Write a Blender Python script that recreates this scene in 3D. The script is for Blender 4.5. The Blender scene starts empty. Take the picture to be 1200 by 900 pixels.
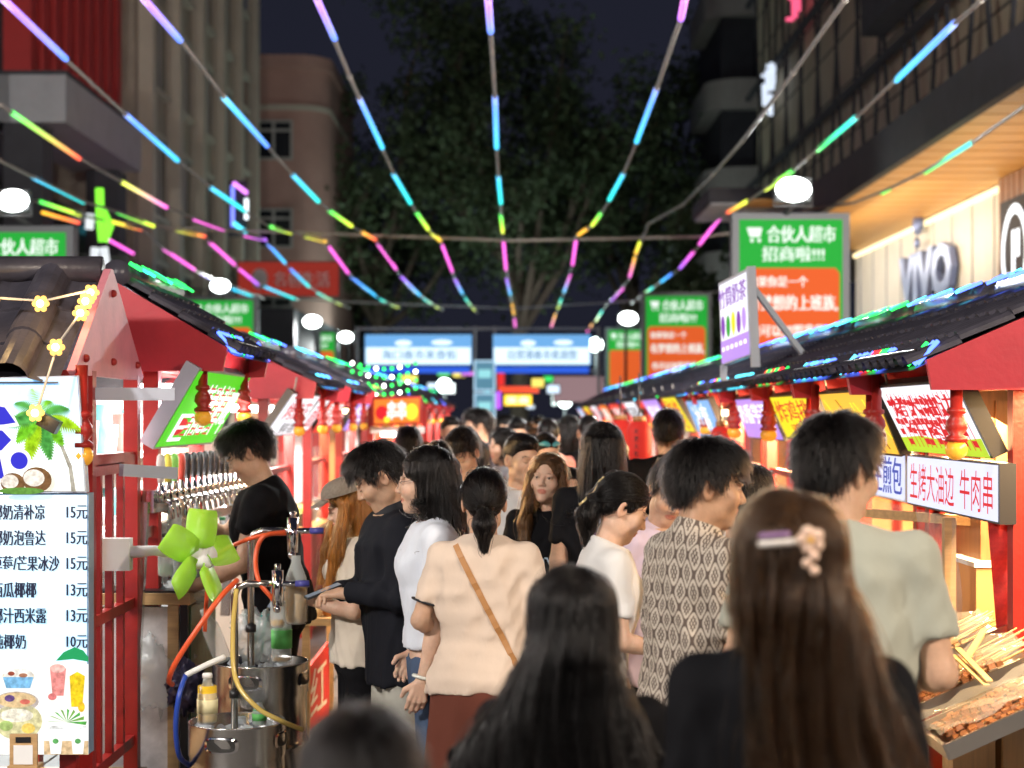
import bpy, math, random
import numpy as np
from mathutils import Vector, Matrix
R = math.radians
scene = bpy.context.scene
COL = scene.collection
random.seed(7)
# ------------------------------------------------------------------ camera
FPX, CX, CY, CAMZ = 2000.0, 600.0, 487.0, 1.80      # focal length and vanishing point on a 1200 px wide frame
cam_data = bpy.data.cameras.new('camera')
cam_data.sensor_width = 36.0
cam_data.lens = 36.0 * FPX / 1200.0
cam_data.shift_y = (CY - 450.0) / 1200.0
cam_data.clip_start = 0.05
cam_data.clip_end = 2000.0
cam_data.dof.use_dof = True
cam_data.dof.focus_distance = 6.4
cam_data.dof.aperture_fstop = 2.6
cam = bpy.data.objects.new('camera', cam_data)
cam.location = (0, 0, CAMZ)
cam.rotation_euler = (R(90), 0, 0)
COL.objects.link(cam)
scene.camera = cam
# ------------------------------------------------------------------ world (night)
world = bpy.data.worlds.new('World')
scene.world = world
world.use_nodes = True
wn = world.node_tree
bg = wn.nodes['Background']
bg.inputs['Color'].default_value = (0.27, 0.29, 0.50, 1)
bg.inputs['Strength'].default_value = 0.038
vs = scene.view_settings
scene.display_settings.display_device = 'sRGB'
vs.view_transform = 'Standard'
vs.look = 'None'
vs.exposure = 0.38
vs.gamma = 1.0
scene.render.engine = 'CYCLES'
cy = scene.cycles
cy.use_denoising = True
try:
    cy.denoiser = 'OPENIMAGEDENOISE'
    cy.denoising_input_passes = 'RGB_ALBEDO_NORMAL'
except Exception:
    pass
cy.max_bounces = 6
cy.diffuse_bounces = 2
cy.glossy_bounces = 3
cy.transmission_bounces = 6
cy.transparent_max_bounces = 12
cy.sample_clamp_indirect = 4.0
cy.caustics_reflective = False
cy.caustics_refractive = False

# ------------------------------------------------------------------ helpers
def at(px, py, Y):
    """A point of the street seen at a pixel of the photograph, at distance Y."""
    return Vector(((px - CX) / FPX * Y, Y, CAMZ + (CY - py) / FPX * Y))

_m = {}
def mat(name, col=(.5, .5, .5), rough=.6, metal=0.0, emit=None, es=0.0, var=0.0, vscale=6.0, bump=0.0, bscale=40.0,
        stretch=(1, 1, 1), spec=.5, alpha=None, trans=0.0, ior=1.45, sheen=0.0, sss=0.0, attr=None, coat=0.0):
    if name in _m:
        return _m[name]
    m = bpy.data.materials.new(name)
    m.use_nodes = True
    nt = m.node_tree
    b = nt.nodes['Principled BSDF']
    I = b.inputs
    c4 = (*col, 1)
    I['Base Color'].default_value = c4
    I['Roughness'].default_value = rough
    I['Metallic'].default_value = metal
    I['Specular IOR Level'].default_value = spec
    I['IOR'].default_value = ior
    I['Transmission Weight'].default_value = trans
    I['Coat Weight'].default_value = coat
    if sheen: I['Sheen Weight'].default_value = sheen
    if sss:
        I['Subsurface Weight'].default_value = sss
        I['Subsurface Radius'].default_value = (1, .35, .2)
        I['Subsurface Scale'].default_value = .012
    if alpha is not None: I['Alpha'].default_value = alpha
    if emit:
        I['Emission Color'].default_value = (*emit, 1)
        I['Emission Strength'].default_value = es
    src = None
    if attr:
        a = nt.nodes.new('ShaderNodeAttribute'); a.attribute_name = attr
        src = a.outputs['Color']
        if emit is not None and emit == 'attr': pass
    if var or bump:
        tc = nt.nodes.new('ShaderNodeTexCoord')
        mp = nt.nodes.new('ShaderNodeMapping'); mp.inputs['Scale'].default_value = stretch
        nt.links.new(tc.outputs['Object'], mp.inputs['Vector'])
    if var:
        n = nt.nodes.new('ShaderNodeTexNoise'); n.inputs['Scale'].default_value = vscale
        n.inputs['Detail'].default_value = 5; n.inputs['Roughness'].default_value = .65
        nt.links.new(mp.outputs[0], n.inputs['Vector'])
        mr = nt.nodes.new('ShaderNodeMapRange')
        mr.inputs['From Min'].default_value = .25; mr.inputs['From Max'].default_value = .75
        mr.inputs['To Min'].default_value = 1 - var; mr.inputs['To Max'].default_value = 1 + var
        nt.links.new(n.outputs['Fac'], mr.inputs['Value'])
        mx = nt.nodes.new('ShaderNodeMix'); mx.data_type = 'RGBA'; mx.blend_type = 'MULTIPLY'
        mx.inputs['Factor'].default_value = 1
        if src: nt.links.new(src, mx.inputs[6])
        else: mx.inputs[6].default_value = c4
        nt.links.new(mr.outputs[0], mx.inputs[7])
        src = mx.outputs[2]
    if src: nt.links.new(src, I['Base Color'])
    if bump:
        n2 = nt.nodes.new('ShaderNodeTexNoise'); n2.inputs['Scale'].default_value = bscale; n2.inputs['Detail'].default_value = 4
        nt.links.new(mp.outputs[0], n2.inputs['Vector'])
        bp = nt.nodes.new('ShaderNodeBump'); bp.inputs['Strength'].default_value = bump; bp.inputs['Distance'].default_value = .01
        nt.links.new(n2.outputs['Fac'], bp.inputs['Height'])
        nt.links.new(bp.outputs[0], I['Normal'])
    _m[name] = m
    return m

def glow(name, col, s, attr=None, printed=False):
    """A lamp surface: something that really gives off light."""
    if name in _m: return _m[name]
    m = bpy.data.materials.new(name); m.use_nodes = True
    nt = m.node_tree; b = nt.nodes['Principled BSDF']
    b.inputs['Base Color'].default_value = (*[min(1, c * .25) for c in col], 1)
    b.inputs['Roughness'].default_value = .6; b.inputs['Specular IOR Level'].default_value = .12
    b.inputs['Emission Color'].default_value = (*col, 1)
    b.inputs['Emission Strength'].default_value = s * (.80 if s < 1.4 else 1)
    if attr:
        a = nt.nodes.new('ShaderNodeAttribute'); a.attribute_name = attr
        nt.links.new(a.outputs['Color'], b.inputs['Emission Color'])
    if printed:
        tc = nt.nodes.new('ShaderNodeTexCoord'); n = nt.nodes.new('ShaderNodeTexNoise'); n.inputs['Scale'].default_value = 55; n.inputs['Detail'].default_value = 6
        nt.links.new(tc.outputs['Object'], n.inputs['Vector']); mr = nt.nodes.new('ShaderNodeMapRange'); mr.inputs['From Min'].default_value = .3; mr.inputs['From Max'].default_value = .7; mr.inputs['To Min'].default_value = s * .38; mr.inputs['To Max'].default_value = s * 1.05
        nt.links.new(n.outputs['Fac'], mr.inputs['Value']); nt.links.new(mr.outputs[0], b.inputs['Emission Strength'])
    _m[name] = m
    return m

class MB:
    """Collects boxes, bars, tubes, lathes and prisms and links them as ONE mesh object."""
    def __init__(s): s.v = []; s.f = []; s.mi = []; s.sm = []; s.mats = []; s.n = 0; s.col = {}
    def m(s, material):
        if material not in s.mats: s.mats.append(material)
        return s.mats.index(material)
    def add(s, verts, faces, material=None, smooth=False):
        k = s.m(material) if material else 0
        s.v.extend([tuple(p) for p in verts])
        for f in faces:
            s.f.append(tuple(i + s.n for i in f)); s.mi.append(k); s.sm.append(smooth)
        s.n += len(verts)
        return s
    def box(s, c, size, material=None, rot=None, taper=1.0):
        hx, hy, hz = size[0] / 2, size[1] / 2, size[2] / 2
        P = []
        for z in (-1, 1):
            t = 1.0 if z < 0 else taper
            for x, y in ((-1, -1), (1, -1), (1, 1), (-1, 1)):
                p = Vector((x * hx * t, y * hy * t, z * hz))
                if rot is not None: p = rot @ p
                P.append(p + Vector(c))
        return s.add(P, [(3, 2, 1, 0), (4, 5, 6, 7), (0, 1, 5, 4), (1, 2, 6, 5), (2, 3, 7, 6), (3, 0, 4, 7)], material)
    def bar(s, a, b, w, h=None, material=None, up=(0, 0, 1)):
        a, b = Vector(a), Vector(b); d = (b - a); L = d.length
        if L < 1e-6: return s
        d.normalize(); h = h or w
        u = Vector(up)
        if abs(d.dot(u)) > .98: u = Vector((0, 1, 0))
        x = d.cross(u).normalized(); y = x.cross(d)
        P = []
        for e in (a, b):
            for i, j in ((-1, -1), (1, -1), (1, 1), (-1, 1)):
                P.append(e + x * (i * w / 2) + y * (j * h / 2))
        return s.add(P, [(3, 2, 1, 0), (4, 5, 6, 7), (0, 1, 5, 4), (1, 2, 6, 5), (2, 3, 7, 6), (3, 0, 4, 7)], material)
    def tube(s, pts, r, n=8, material=None, caps=True):
        pts = [Vector(p) for p in pts]; rs = r if isinstance(r, (list, tuple)) else [r] * len(pts)
        V = []; F = []; px = None
        for i, p in enumerate(pts):
            d = (pts[min(i + 1, len(pts) - 1)] - pts[max(i - 1, 0)])
            if d.length < 1e-9: d = Vector((0, 0, 1))
            d.normalize()
            if px is None:
                u = Vector((0, 0, 1)) if abs(d.z) < .9 else Vector((1, 0, 0))
                px = d.cross(u).normalized()
            px = (px - d * px.dot(d)).normalized(); py_ = d.cross(px)
            for k in range(n):
                a = 2 * math.pi * k / n
                V.append(p + px * (math.cos(a) * rs[i]) + py_ * (math.sin(a) * rs[i]))
        for i in range(len(pts) - 1):
            for k in range(n):
                F.append((i * n + k, i * n + (k + 1) % n, (i + 1) * n + (k + 1) % n, (i + 1) * n + k))
        if caps:
            F.append(tuple(range(n - 1, -1, -1))); F.append(tuple((len(pts) - 1) * n + k for k in range(n)))
        return s.add(V, F, material, True)
    def lathe(s, prof, c=(0, 0, 0), n=16, material=None, axis=None, smooth=True):
        V = []; F = []; c = Vector(c)
        q = Vector((0, 0, 1)).rotation_difference(Vector(axis)) if axis is not None else None
        for r, z in prof:
            for k in range(n):
                a = 2 * math.pi * k / n
                p = Vector((r * math.cos(a), r * math.sin(a), z))
                V.append((q @ p if q else p) + c)
        for i in range(len(prof) - 1):
            for k in range(n):
                F.append((i * n + k, i * n + (k + 1) % n, (i + 1) * n + (k + 1) % n, (i + 1) * n + k))
        F.append(tuple(range(n - 1, -1, -1))); F.append(tuple((len(prof) - 1) * n + k for k in range(n)))
        return s.add(V, F, material, smooth)
    def ball(s, c, r, material=None, n=12, sq=(1, 1, 1)):
        prof = [(math.sin(math.pi * i / (n // 2 + 2)), -math.cos(math.pi * i / (n // 2 + 2))) for i in range(n // 2 + 3)]
        k0 = len(s.v)
        s.lathe([(max(a, .001) * r, b * r) for a, b in prof], (0, 0, 0), n, material)
        s.v[k0:] = [(p[0] * sq[0] + c[0], p[1] * sq[1] + c[1], p[2] * sq[2] + c[2]) for p in s.v[k0:]]
        return s
    def prism(s, poly, vec, material=None):
        """A flat outline (3-D points) pushed along vec."""
        n = len(poly); vec = Vector(vec); P = [Vector(p) for p in poly]
        V = P + [p + vec for p in P]
        F = [tuple(range(n - 1, -1, -1)), tuple(range(n, 2 * n))] + [(i, (i + 1) % n, n + (i + 1) % n, n + i) for i in range(n)]
        return s.add(V, F, material)
    def build(s, name, material=None, parent=None, loc=None):
        me = bpy.data.meshes.new(name)
        if loc is not None:
            l = Vector(loc); s.v = [tuple(Vector(p) - l) for p in s.v]
        me.from_pydata(s.v, [], s.f)
        if s.mats:
            for m_ in s.mats: me.materials.append(m_)
            me.polygons.foreach_set('material_index', s.mi)
        elif material: me.materials.append(material)
        me.polygons.foreach_set('use_smooth', s.sm)
        me.update()
        o = bpy.data.objects.new(name, me); COL.objects.link(o)
        if parent is not None: o.parent = parent
        if loc is not None: o.location = loc
        return o

def tag(o, label, cat, group=None, kind=None):
    o['label'] = label; o['category'] = cat
    if group: o['group'] = group
    if kind: o['kind'] = kind
    return o
def thing(name, label, cat, loc=(0, 0, 0), rz=0.0, group=None):
    o = bpy.data.objects.new(name, None); o.empty_display_size = .1
    COL.objects.link(o); o.location = loc; o.rotation_euler = (0, 0, rz)
    return tag(o, label, cat, group)
def setting(o, kind='structure'):
    o['kind'] = kind; return o
def copy_tree(o, parent=None):
    c = o.copy(); COL.objects.link(c); c.parent = parent
    for ch in [x for x in COL.objects if x.parent == o]: copy_tree(ch, c)
    return c

_txt = {}
def glyphs(s, bold=.012):
    """Outline of a line of writing as a flat mesh, normalised to its own box."""
    if (s, bold) in _txt: return _txt[s, bold]
    c = bpy.data.curves.new('writing', 'FONT'); c.body = s; c.offset = bold; c.resolution_u = 2
    o = bpy.data.objects.new('writing', c); COL.objects.link(o)
    dg = bpy.context.evaluated_depsgraph_get()
    me = bpy.data.meshes.new_from_object(o.evaluated_get(dg))
    V = np.array([v.co[:] for v in me.vertices]); F = [tuple(p.vertices) for p in me.polygons]
    bpy.data.objects.remove(o); bpy.data.curves.remove(c); bpy.data.meshes.remove(me)
    lo, hi = V.min(0), V.max(0)
    _txt[s, bold] = (V, F, lo, hi)
    return _txt[s, bold]
def write(mb, s, quad, u0, v0, u1, v1, material, lift=.004, bold=.012, keep=None, flip=False):
    """Letters s laid on a quad (TL, TR, BR, BL) inside the box u0..u1, v0..v1 (v down). keep: 'L' keeps the letters' own proportions."""
    heavy = 2 if bold > .035 else 1 if bold > .011 else 0      # heavier lettering: the outline laid down again beside itself
    V, F, lo, hi = glyphs(s, 0.0 if s not in ('VIVO',) else bold)
    TL, TR, BR, BL = [np.array(p, float) for p in quad]
    w = hi[0] - lo[0]; h = hi[1] - lo[1]
    U = (V[:, 0] - lo[0]) / w; W = (hi[1] - V[:, 1]) / h
    if keep:
        rw = np.linalg.norm(TR - TL); rh = np.linalg.norm(BL - TL)
        hh = (v1 - v0) * rh; ww = hh * w / h
        fu = ww / rw
        if keep == 'R': u0 = u1 - fu
        elif keep == 'C': u0 = (u0 + u1) / 2 - fu / 2
        u1 = u0 + fu
    U = u0 + (u1 - u0) * U; W = v0 + (v1 - v0) * W
    P = ((1 - U) * (1 - W))[:, None] * TL + (U * (1 - W))[:, None] * TR + (U * W)[:, None] * BR + ((1 - U) * W)[:, None] * BL
    n = np.cross(BL - TL, TR - TL); n /= np.linalg.norm(n)
    P = P + n * lift
    mb.add([tuple(p) for p in P], F, material)
    if heavy and s != 'VIVO':
        ch = np.linalg.norm(BL - TL) * (v1 - v0)
        du = (TR - TL) / np.linalg.norm(TR - TL) * ch; dv = (BL - TL) / np.linalg.norm(BL - TL) * ch
        for k, (a, b) in enumerate(((.028, 0), (-.028, 0), (0, .022), (0, -.022))[:2 + 2 * (heavy > 1)]):
            mb.add([tuple(p) for p in P + du * a * (1 + .5 * (heavy > 1)) + dv * b + n * .0004 * (k + 1)], F, material)
def qpt(quad, u, v, lift=0):
    TL, TR, BR, BL = [np.array(p, float) for p in quad]
    n = np.cross(BL - TL, TR - TL); n /= np.linalg.norm(n)
    return Vector((1 - u) * (1 - v) * TL + u * (1 - v) * TR + u * v * BR + (1 - u) * v * BL + n * lift)
def qshape(mb, quad, pts, material, lift=.003):
    P = [qpt(quad, u, v, lift) for u, v in pts]
    a = sum((pts[i][0] * pts[(i + 1) % len(pts)][1] - pts[(i + 1) % len(pts)][0] * pts[i][1]) for i in range(len(pts)))
    mb.add(P, [tuple(range(len(P)))] if a < 0 else [tuple(range(len(P) - 1, -1, -1))], material)
def qell(mb, quad, u, v, ru, rv, material, lift=.003, n=20):
    qshape(mb, quad, [(u + ru * math.cos(2 * math.pi * i / n), v + rv * math.sin(2 * math.pi * i / n)) for i in range(n)], material, lift)
def slab(mb, quad, thick, material, lift=0):
    P = [qpt(quad, u, v, lift) for u, v in ((0, 0), (1, 0), (1, 1), (0, 1))]
    n = (qpt(quad, .5, .5, 1) - qpt(quad, .5, .5, 0))
    mb.prism(P, -n * thick, material)

def lightbox(name, label, cat, quad, face, case, texts=(), thick=.06, border=.02, shapes=None, group=None):
    """An illuminated sign: case, glowing face and raised lettering. texts: (string, u0, v0, u1, v1, material, keep)"""
    c = sum((Vector(p) for p in quad), Vector()) / 4
    t = thing(name, label, cat, c, group=group)
    Q = [Vector(p) - c for p in quad]
    a = MB(); slab(a, Q, thick, case); a.build('case', None, t)
    w = (Q[1] - Q[0]).length; h = (Q[3] - Q[0]).length
    bu, bv = border / w, border / h
    f = MB(); P = [qpt(Q, u, v, .003) for u, v in ((bu, bv), (1 - bu, bv), (1 - bu, 1 - bv), (bu, 1 - bv))]
    f.add(P, [(3, 2, 1, 0)], face); f.build('face_panel', None, t)
    if texts or shapes:
        l = MB()
        if shapes: shapes(l, Q)
        for tx in texts:
            write(l, tx[0], Q, tx[1], tx[2], tx[3], tx[4], tx[5], .009, tx[7] if len(tx) > 7 else .012, tx[6] if len(tx) > 6 else None)
        l.build('lettering', None, t)
    return t

def lamp(name, loc, power, col=(1, 1, 1), size=.1, parent=None, kind='POINT', rot=None, sy=None, spread=None):
    d = bpy.data.lights.new(name, kind); d.energy = power; d.color = col
    if kind == 'AREA':
        d.shape = 'RECTANGLE'; d.size = size; d.size_y = sy or size
        if spread: d.spread = spread
    elif kind == 'SPOT':
        d.shadow_soft_size = size; d.spot_size = spread or 2.0; d.spot_blend = .5
    else: d.shadow_soft_size = size
    o = bpy.data.objects.new(name, d); COL.objects.link(o); o.location = loc
    if rot: o.rotation_euler = rot
    if parent: o.parent = parent
    return o
# ================================================================== SETTING
m_pave = mat('paving', (.16, .15, .145), .55, var=.25, vscale=3, bump=.2, bscale=30)
m_asph = mat('asphalt', (.05, .05, .05), .6, var=.3, vscale=9, bump=.3, bscale=90)
g = MB(); g.add([(-300, -40, 0), (300, -40, 0), (300, 600, 0), (-300, 600, 0)], [(0, 1, 2, 3)], m_asph)
setting(g.build('ground'))
pv = MB()
for i in range(-4, 4):            # flagstones of the pedestrian street
    for j in range(-4, 60):
        x0, y0 = i * 1.2, j * 1.2
        pv.box((x0 + .6, y0 + .6, .006), (1.185, 1.185, .012), m_pave)
setting(pv.build('pavement'))

m_stone = mat('facade_stone', (.40, .34, .27), .8, var=.18, vscale=1.2, bump=.1)
m_stone_l = mat('pilaster_stone', (.55, .49, .40), .8, var=.12, vscale=1.2)
m_dkglass = mat('dark_window_glass', (.02, .022, .03), .12, spec=.8)
m_grey = mat('canopy_grey', (.36, .37, .40), .5, var=.12, vscale=2)
m_dark = mat('dark_cladding', (.045, .045, .055), .8, var=.2, vscale=2)
m_redfin = mat('red_fin_paint', (.42, .035, .035), .45, var=.1, vscale=2)
m_pink = mat('pink_render', (.50, .30, .25), .85, var=.12, vscale=.8)
m_frame = mat('window_frame', (.45, .43, .40), .5)
m_cream = mat('cream_panel', (.62, .58, .50), .55, var=.06, vscale=2)
m_wood = mat('soffit_wood', (.50, .26, .07), .45, var=.15, vscale=3, stretch=(.3, 6, 1))
m_wood2 = mat('brown_wood_slat', (.30, .14, .06), .5, var=.2, vscale=5)
m_wire = mat('cable_grey', (.45, .42, .38), .6)
m_steel = mat('tower_steel', (.16, .165, .175), .5, metal=.4)

# ---- left department building
lb = thing('department_building', 'dark stone building with red fins and pale pilasters along the left side', 'building', (-9, 40, 0))
w = MB()
w.box((-4.05, 8.7, 11.5), (8, 15.6, 23), m_stone)       # far wing behind the pilasters
w.box((-4.6, -14, 11.5), (8, 13, 23), m_dark)         # near wing behind the fins
w.build('wall', None, lb)
for k in range(6):
    y = 1.6 + k * 3.4
    p = MB(); p.box((.12, y, 11.5), (.36, .5, 23), m_stone_l); p.box((.16, y, .4), (.5, .7, .8), m_stone_l)
    p.build('pilaster', None, lb)
for k in range(5):
    y = 3.3 + k * 3.4
    for zf in range(6):
        f = MB(); z = 4.6 + zf * 3.2
        f.box((.0, y, z), (.10, 1.5, 2.0), m_dkglass)
        fo = f.build('window', None, lb)
        q = MB(); q.box((.07, y, z + 1.05), (.14, 1.7, .12), m_stone_l); q.box((.07, y, z - 1.05), (.2, 1.7, .12), m_stone_l)
        q.bar((.06, y, z - 1), (.06, y, z + 1), .06, .06, m_frame); q.build('frame', None, fo)
fin = MB()
for k in range(9):
    y = -7.6 + k * .88
    fin.box((-.35, y, 15.2), (.55, .42, 15.6), m_redfin)
fin.build('red_fin_screen', None, lb)
rp = MB(); rp.box((-.5, -12.4, 15.2), (.2, 3.0, 15.6), m_redfin); rp.build('red_panel', None, lb)
cp = MB(); cp.box((0.3, -6.5, 7.45), (1.5, 6.2, .85), m_grey); cp.box((.3, -6.5, 7.91), (1.56, 6.3, .06), m_dark)
cp.box((-1.6, -9.6 + .45, 7.45), (3.3, .9, .85), m_grey)
cp.build('canopy', None, lb)
for y in (-9.3, -3.4):
    dc = MB(); dc.box((.3, y, 3.5), (.7, .7, 7), m_dark); dc.build('column', None, lb)
sf = MB(); sf.box((-.4, -5.0, 3.2), (.2, 6.0, 6), m_dkglass); sf.build('shop_glazing', None, lb)

# ---- pink building with curved roofline
pb = thing('corner_building', 'pink rendered building with curved roofline beyond the pilasters', 'building', (-9.2, 62, 0))
w = MB()
n = 14; poly = [(-3, 0, 0)] + [(1.3 + 1.2 * math.sin(a), 1.2 - 1.2 * math.cos(a), 0) for a in [i * math.pi / 2 / n for i in range(n + 1)]] + [(2.5, 10, 0), (-3, 10, 0)]
w.prism(poly, (0, 0, 14.4), m_pink)
big = [(p[0] * 1.06 - .05, p[1] * 1.06 - .35, 14.4) for p in poly]
w.prism(big, (0, 0, .45), m_pink); w.prism([(p[0] * 1.02, p[1] * 1.02 - .15, 12.9) for p in poly], (0, 0, .18), m_stone_l)
w.build('wall', None, pb)
for z in (11.8, 8.6, 5.4):
    for x in (-1.6, .55):
        f = MB(); f.box((x, -.03, z), (1.3, .08, 1.35), m_dkglass); fo = f.build('window', None, pb)
        q = MB()
        for dx in (-.65, 0, .65): q.box((x + dx, -.09, z), (.09, .08, 1.4), m_frame)
        for dz in (-.68, .35, .68): q.box((x, -.085, z + dz), (1.38, .07, .09), m_frame)
        q.build('frame', None, fo)

# ---- rounded building at the right, behind the lattice facade
rb = thing('apartment_building', 'grey apartment block with rounded balcony bands behind the lattice facade', 'building', (8.4, 66, 0))
m_apt = mat('apartment_grey', (.42, .39, .36), .8, var=.12)
w = MB(); w.box((2.2, 4, 12), (5, 8, 24), m_dark); w.build('wall', None, rb)
for z in (7, 10.2, 13.6, 17.2, 20.8):
    n = 12; arc = [(-.9 + 0, 6, z)] + [(.6 - 1.5 * math.cos(a), .9 - 1.5 * math.sin(a), z) for a in [i * math.pi / 2 / n for i in range(n + 1)]] + [(4.7, -.6, z), (4.7, 6, z)]
    b = MB(); b.prism(arc, (0, 0, 1.15), m_apt); b.build('balcony', None, rb)
for z in (8.9, 12.2, 15.6):
    b = MB(); b.box((1.7, -.03, z), (1.5, .1, 1.4), m_dkglass); b.build('window', None, rb)

# ---- right shopping building: lattice facade, canopy with timber soffit, cream wall
sb = thing('shopping_building', 'shop building with dark lattice facade, timber soffit canopy and cream panel wall', 'building', (7.5, 30, 0))
m_lat = mat('facade_panel_tan', (.50, .42, .30), .7, var=.12, vscale=1.5)
w = MB(); w.box((4.2, 8.5, 15), (8, 30, 18), m_lat); w.build('upper_wall', None, sb)
seam = MB()
for k in range(12): seam.box((.19, 8.5, 7 + k * 1.2), (.03, 30, .03), m_dark)
seam.build('panel_seam', None, sb)
la = MB()
xl = -.05
for k in range(12):
    y = -6.4 + k * 2.4
    for s_ in (-1, 1):
        la.bar((xl, y + 1.2 - s_ * 1.0, 6.0), (xl, y + 1.2 + s_ * 1.0, 14.5), .06, .10, m_dark)
        la.bar((xl - .01, y + 1.2 + s_ * 1.0, 14.5), (xl - .01, y + 1.2 - s_ * .9, 23), .06, .10, m_dark)
for z in (6.1, 8.9, 11.7, 14.6, 17.5): la.bar((xl - .06, -6.5, z), (xl - .06, 23.5, z), .16, .12, m_dark)
la.build('lattice', None, sb)
db = MB(); db.box((-.25, 1.0, 11.2), (.5, 6.5, 3.6), m_dark); db.build('dark_billboard', None, sb)
w = MB(); w.box((.3, 1.2, 2.7), (.5, 12.6, 5.36), m_cream)
for k in range(10): w.box((.04, -4.6 + k * 1.28, 2.7), (.03, .012, 5.3), m_grey)
w.build('wall', None, sb)
cv = MB(); cv.box((.02, 1.2, 5.30), (.06, 12.6, .07), glow('cove_light', (1, .82, .45), 1.6)); cv.build('cove_lamp', None, sb)
so = MB()
for k in range(30): so.box((-.95, -13.5 + k * .7, 5.42), (2.2, .62, .05), m_wood)
so.build('soffit', None, sb)
fa = MB(); fa.box((-2.1, -3.4, 5.62), (.12, 21.4, .62), m_dark); fa.box((-.95, -3.4, 5.75), (2.3, 21.4, .3), m_dark)
fa.build('fascia', None, sb)
wc = MB()
for k in range(9): wc.box((-.02, -6.45 + k * .28, 2.7), (.2, .2, 5.36), m_wood2)
wc.box((.15, -6.6, 2.7), (.3, 2.9, 5.36), m_dark)
wc.build('timber_column', None, sb)
c2 = MB(); c2.box((-2.3, 4.0, 6.0), (2.9, 3.0, .28), m_dark)
for k in range(12): c2.box((-2.3, 2.62 + k * .25, 5.84), (2.8, .12, .05), m_grey)
c2.build('entrance_canopy', None, sb)
s2 = MB()
for x in (-2.6, -1.3):
    s2.box((x, 2.4, 5.83), (1.0, .9, .05), m_wood)
s2.box((-1.1, 1.2, 5.62), (1.7, 2.2, .05), m_wood)
s2.build('entrance_soffit', None, sb)
lamp('soffit_wash', (-1.0, -4, 3.7), 110, (1, .72, .36), .8, sb, 'AREA', (R(180), 0, 0), 12, R(150))
lamp('cove_wash', (-1.7, 1.5, 5.0), 150, (1, .93, .80), .3, sb, 'AREA', (0, R(-62), 0), 11)

# letters on the cream wall
m_letter = mat('blue_grey_letter', (.16, .20, .36), .35, metal=.4)
Q = [Vector((7.52, 32.6, 4.80)), Vector((7.52, 28.7, 4.80)), Vector((7.52, 28.7, 3.86)), Vector((7.52, 32.6, 3.86))]
t = thing('shop_wall_letters', 'large blue-grey metal letters on the cream panel wall', 'shop sign', (7.5, 30.6, 4.2))
mbl = MB(); V, F, lo, hi = glyphs('VIVO', .05)
q = [p - Vector((7.5, 30.6, 4.2)) for p in Q]
write(mbl, 'VIVO', q, 0, 0, 1, 1, m_letter, lift=.14, bold=.05)
base = len(mbl.v); mbl2 = MB(); write(mbl2, 'VIVO', q, 0, 0, 1, 1, m_letter, lift=.02, bold=.05)
edges = {}
for f in mbl.f:
    for i in range(len(f)):
        a, b = f[i], f[(i + 1) % len(f)]
        edges[(a, b)] = edges.get((a, b), 0) + 1
mbl.add(mbl2.v, [], m_letter)
for (a, b) in list(edges):
    if (b, a) not in edges:
        mbl.f.append((b, a, a + base, b + base)); mbl.mi.append(0); mbl.sm.append(False)
mbl.build('letters', None, t)
lg = MB(); lg.ball((-.1, .5, 1.08), .2, m_letter, 12, (.5, 1, 1)); lg.ball((-.12, .5, .74), .11, m_letter, 12, (.5, 1, 1)); lg.build('emblem', None, t)
Q = [Vector((7.36, 25.75, 5.0)), Vector((7.36, 24.2, 5.0)), Vector((7.36, 24.2, 3.4)), Vector((7.36, 25.75, 3.4))]
def ring_shape(l, q):
    wt = glow('sign_white', (.9, .95, 1), 1.6)
    for i in range(28):
        a0, a1 = 2 * math.pi * i / 28, 2 * math.pi * (i + 1) / 28
        qshape(l, q, [(.5 + .42 * math.cos(a0), .5 + .44 * math.sin(a0)), (.5 + .42 * math.cos(a1), .5 + .44 * math.sin(a1)), (.5 + .33 * math.cos(a1), .5 + .35 * math.sin(a1)), (.5 + .33 * math.cos(a0), .5 + .35 * math.sin(a0))], wt, .01)
    qshape(l, q, [(.42, .3), (.52, .3), (.52, .7), (.42, .7)], wt, .01); qshape(l, q, [(.56, .3), (.66, .3), (.66, .55), (.56, .55)], wt, .01)
lightbox('round_shop_sign', 'white ring emblem lit on the dark timber column', 'shop sign', Q, m_dark, m_dark, shapes=ring_shape)
Q = [Vector((7.36, 26.6, 3.35)), Vector((7.36, 24.4, 3.45)), Vector((7.36, 24.4, 3.05)), Vector((7.36, 26.6, 2.95))]
lightbox('small_shop_sign', 'small white lettered shop sign under the ring emblem', 'shop sign', Q, m_dark, m_dark,
         [('广场旗舰店', .05, .1, .95, .9, glow('sign_white', (.9, .95, 1), 1.6))], thick=.04)
t = thing('striped_neon_sign', 'slanted white, orange and pink neon bars under the ring emblem', 'neon sign', (7.3, 25.0, 3.1))
for k, c in enumerate(((1, .95, .9), (1, .35, .1), (1, .2, .25))):
    b = MB(); b.bar((-.05, .75 - k * .25, -.5), (-.05, -.2 - k * .25, .75), .07, .07, glow('neon_bar_%d' % k, c, 2.2)); b.build('neon_bar', None, t)
def blobsign(name, label, loc, cols, seed, sc=1.0):
    rr = random.Random(seed); t = thing(name, label, 'shop sign', loc)
    for k, (c, n_, dy, dz) in enumerate(cols):
        b = MB()
        for i in range(n_):
            y = dy + rr.uniform(-1, 1) * sc; z = dz + rr.uniform(-.55, .55) * sc
            if rr.random() < .5: b.bar((-.1, y, z), (-.1, y + .5 * sc, z + .1), .14, .1, c)
            else: b.bar((-.1, y, z - .3), (-.1, y + .1, z + .3 * sc), .14, .1, c)
        b.build('lit_character', None, t)
    return t
m_gl_wht = glow('lit_letter_white', (.75, .85, 1), 1.0)
m_gl_pnk = glow('lit_letter_pink', (1, .12, .25), 1.2)
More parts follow.
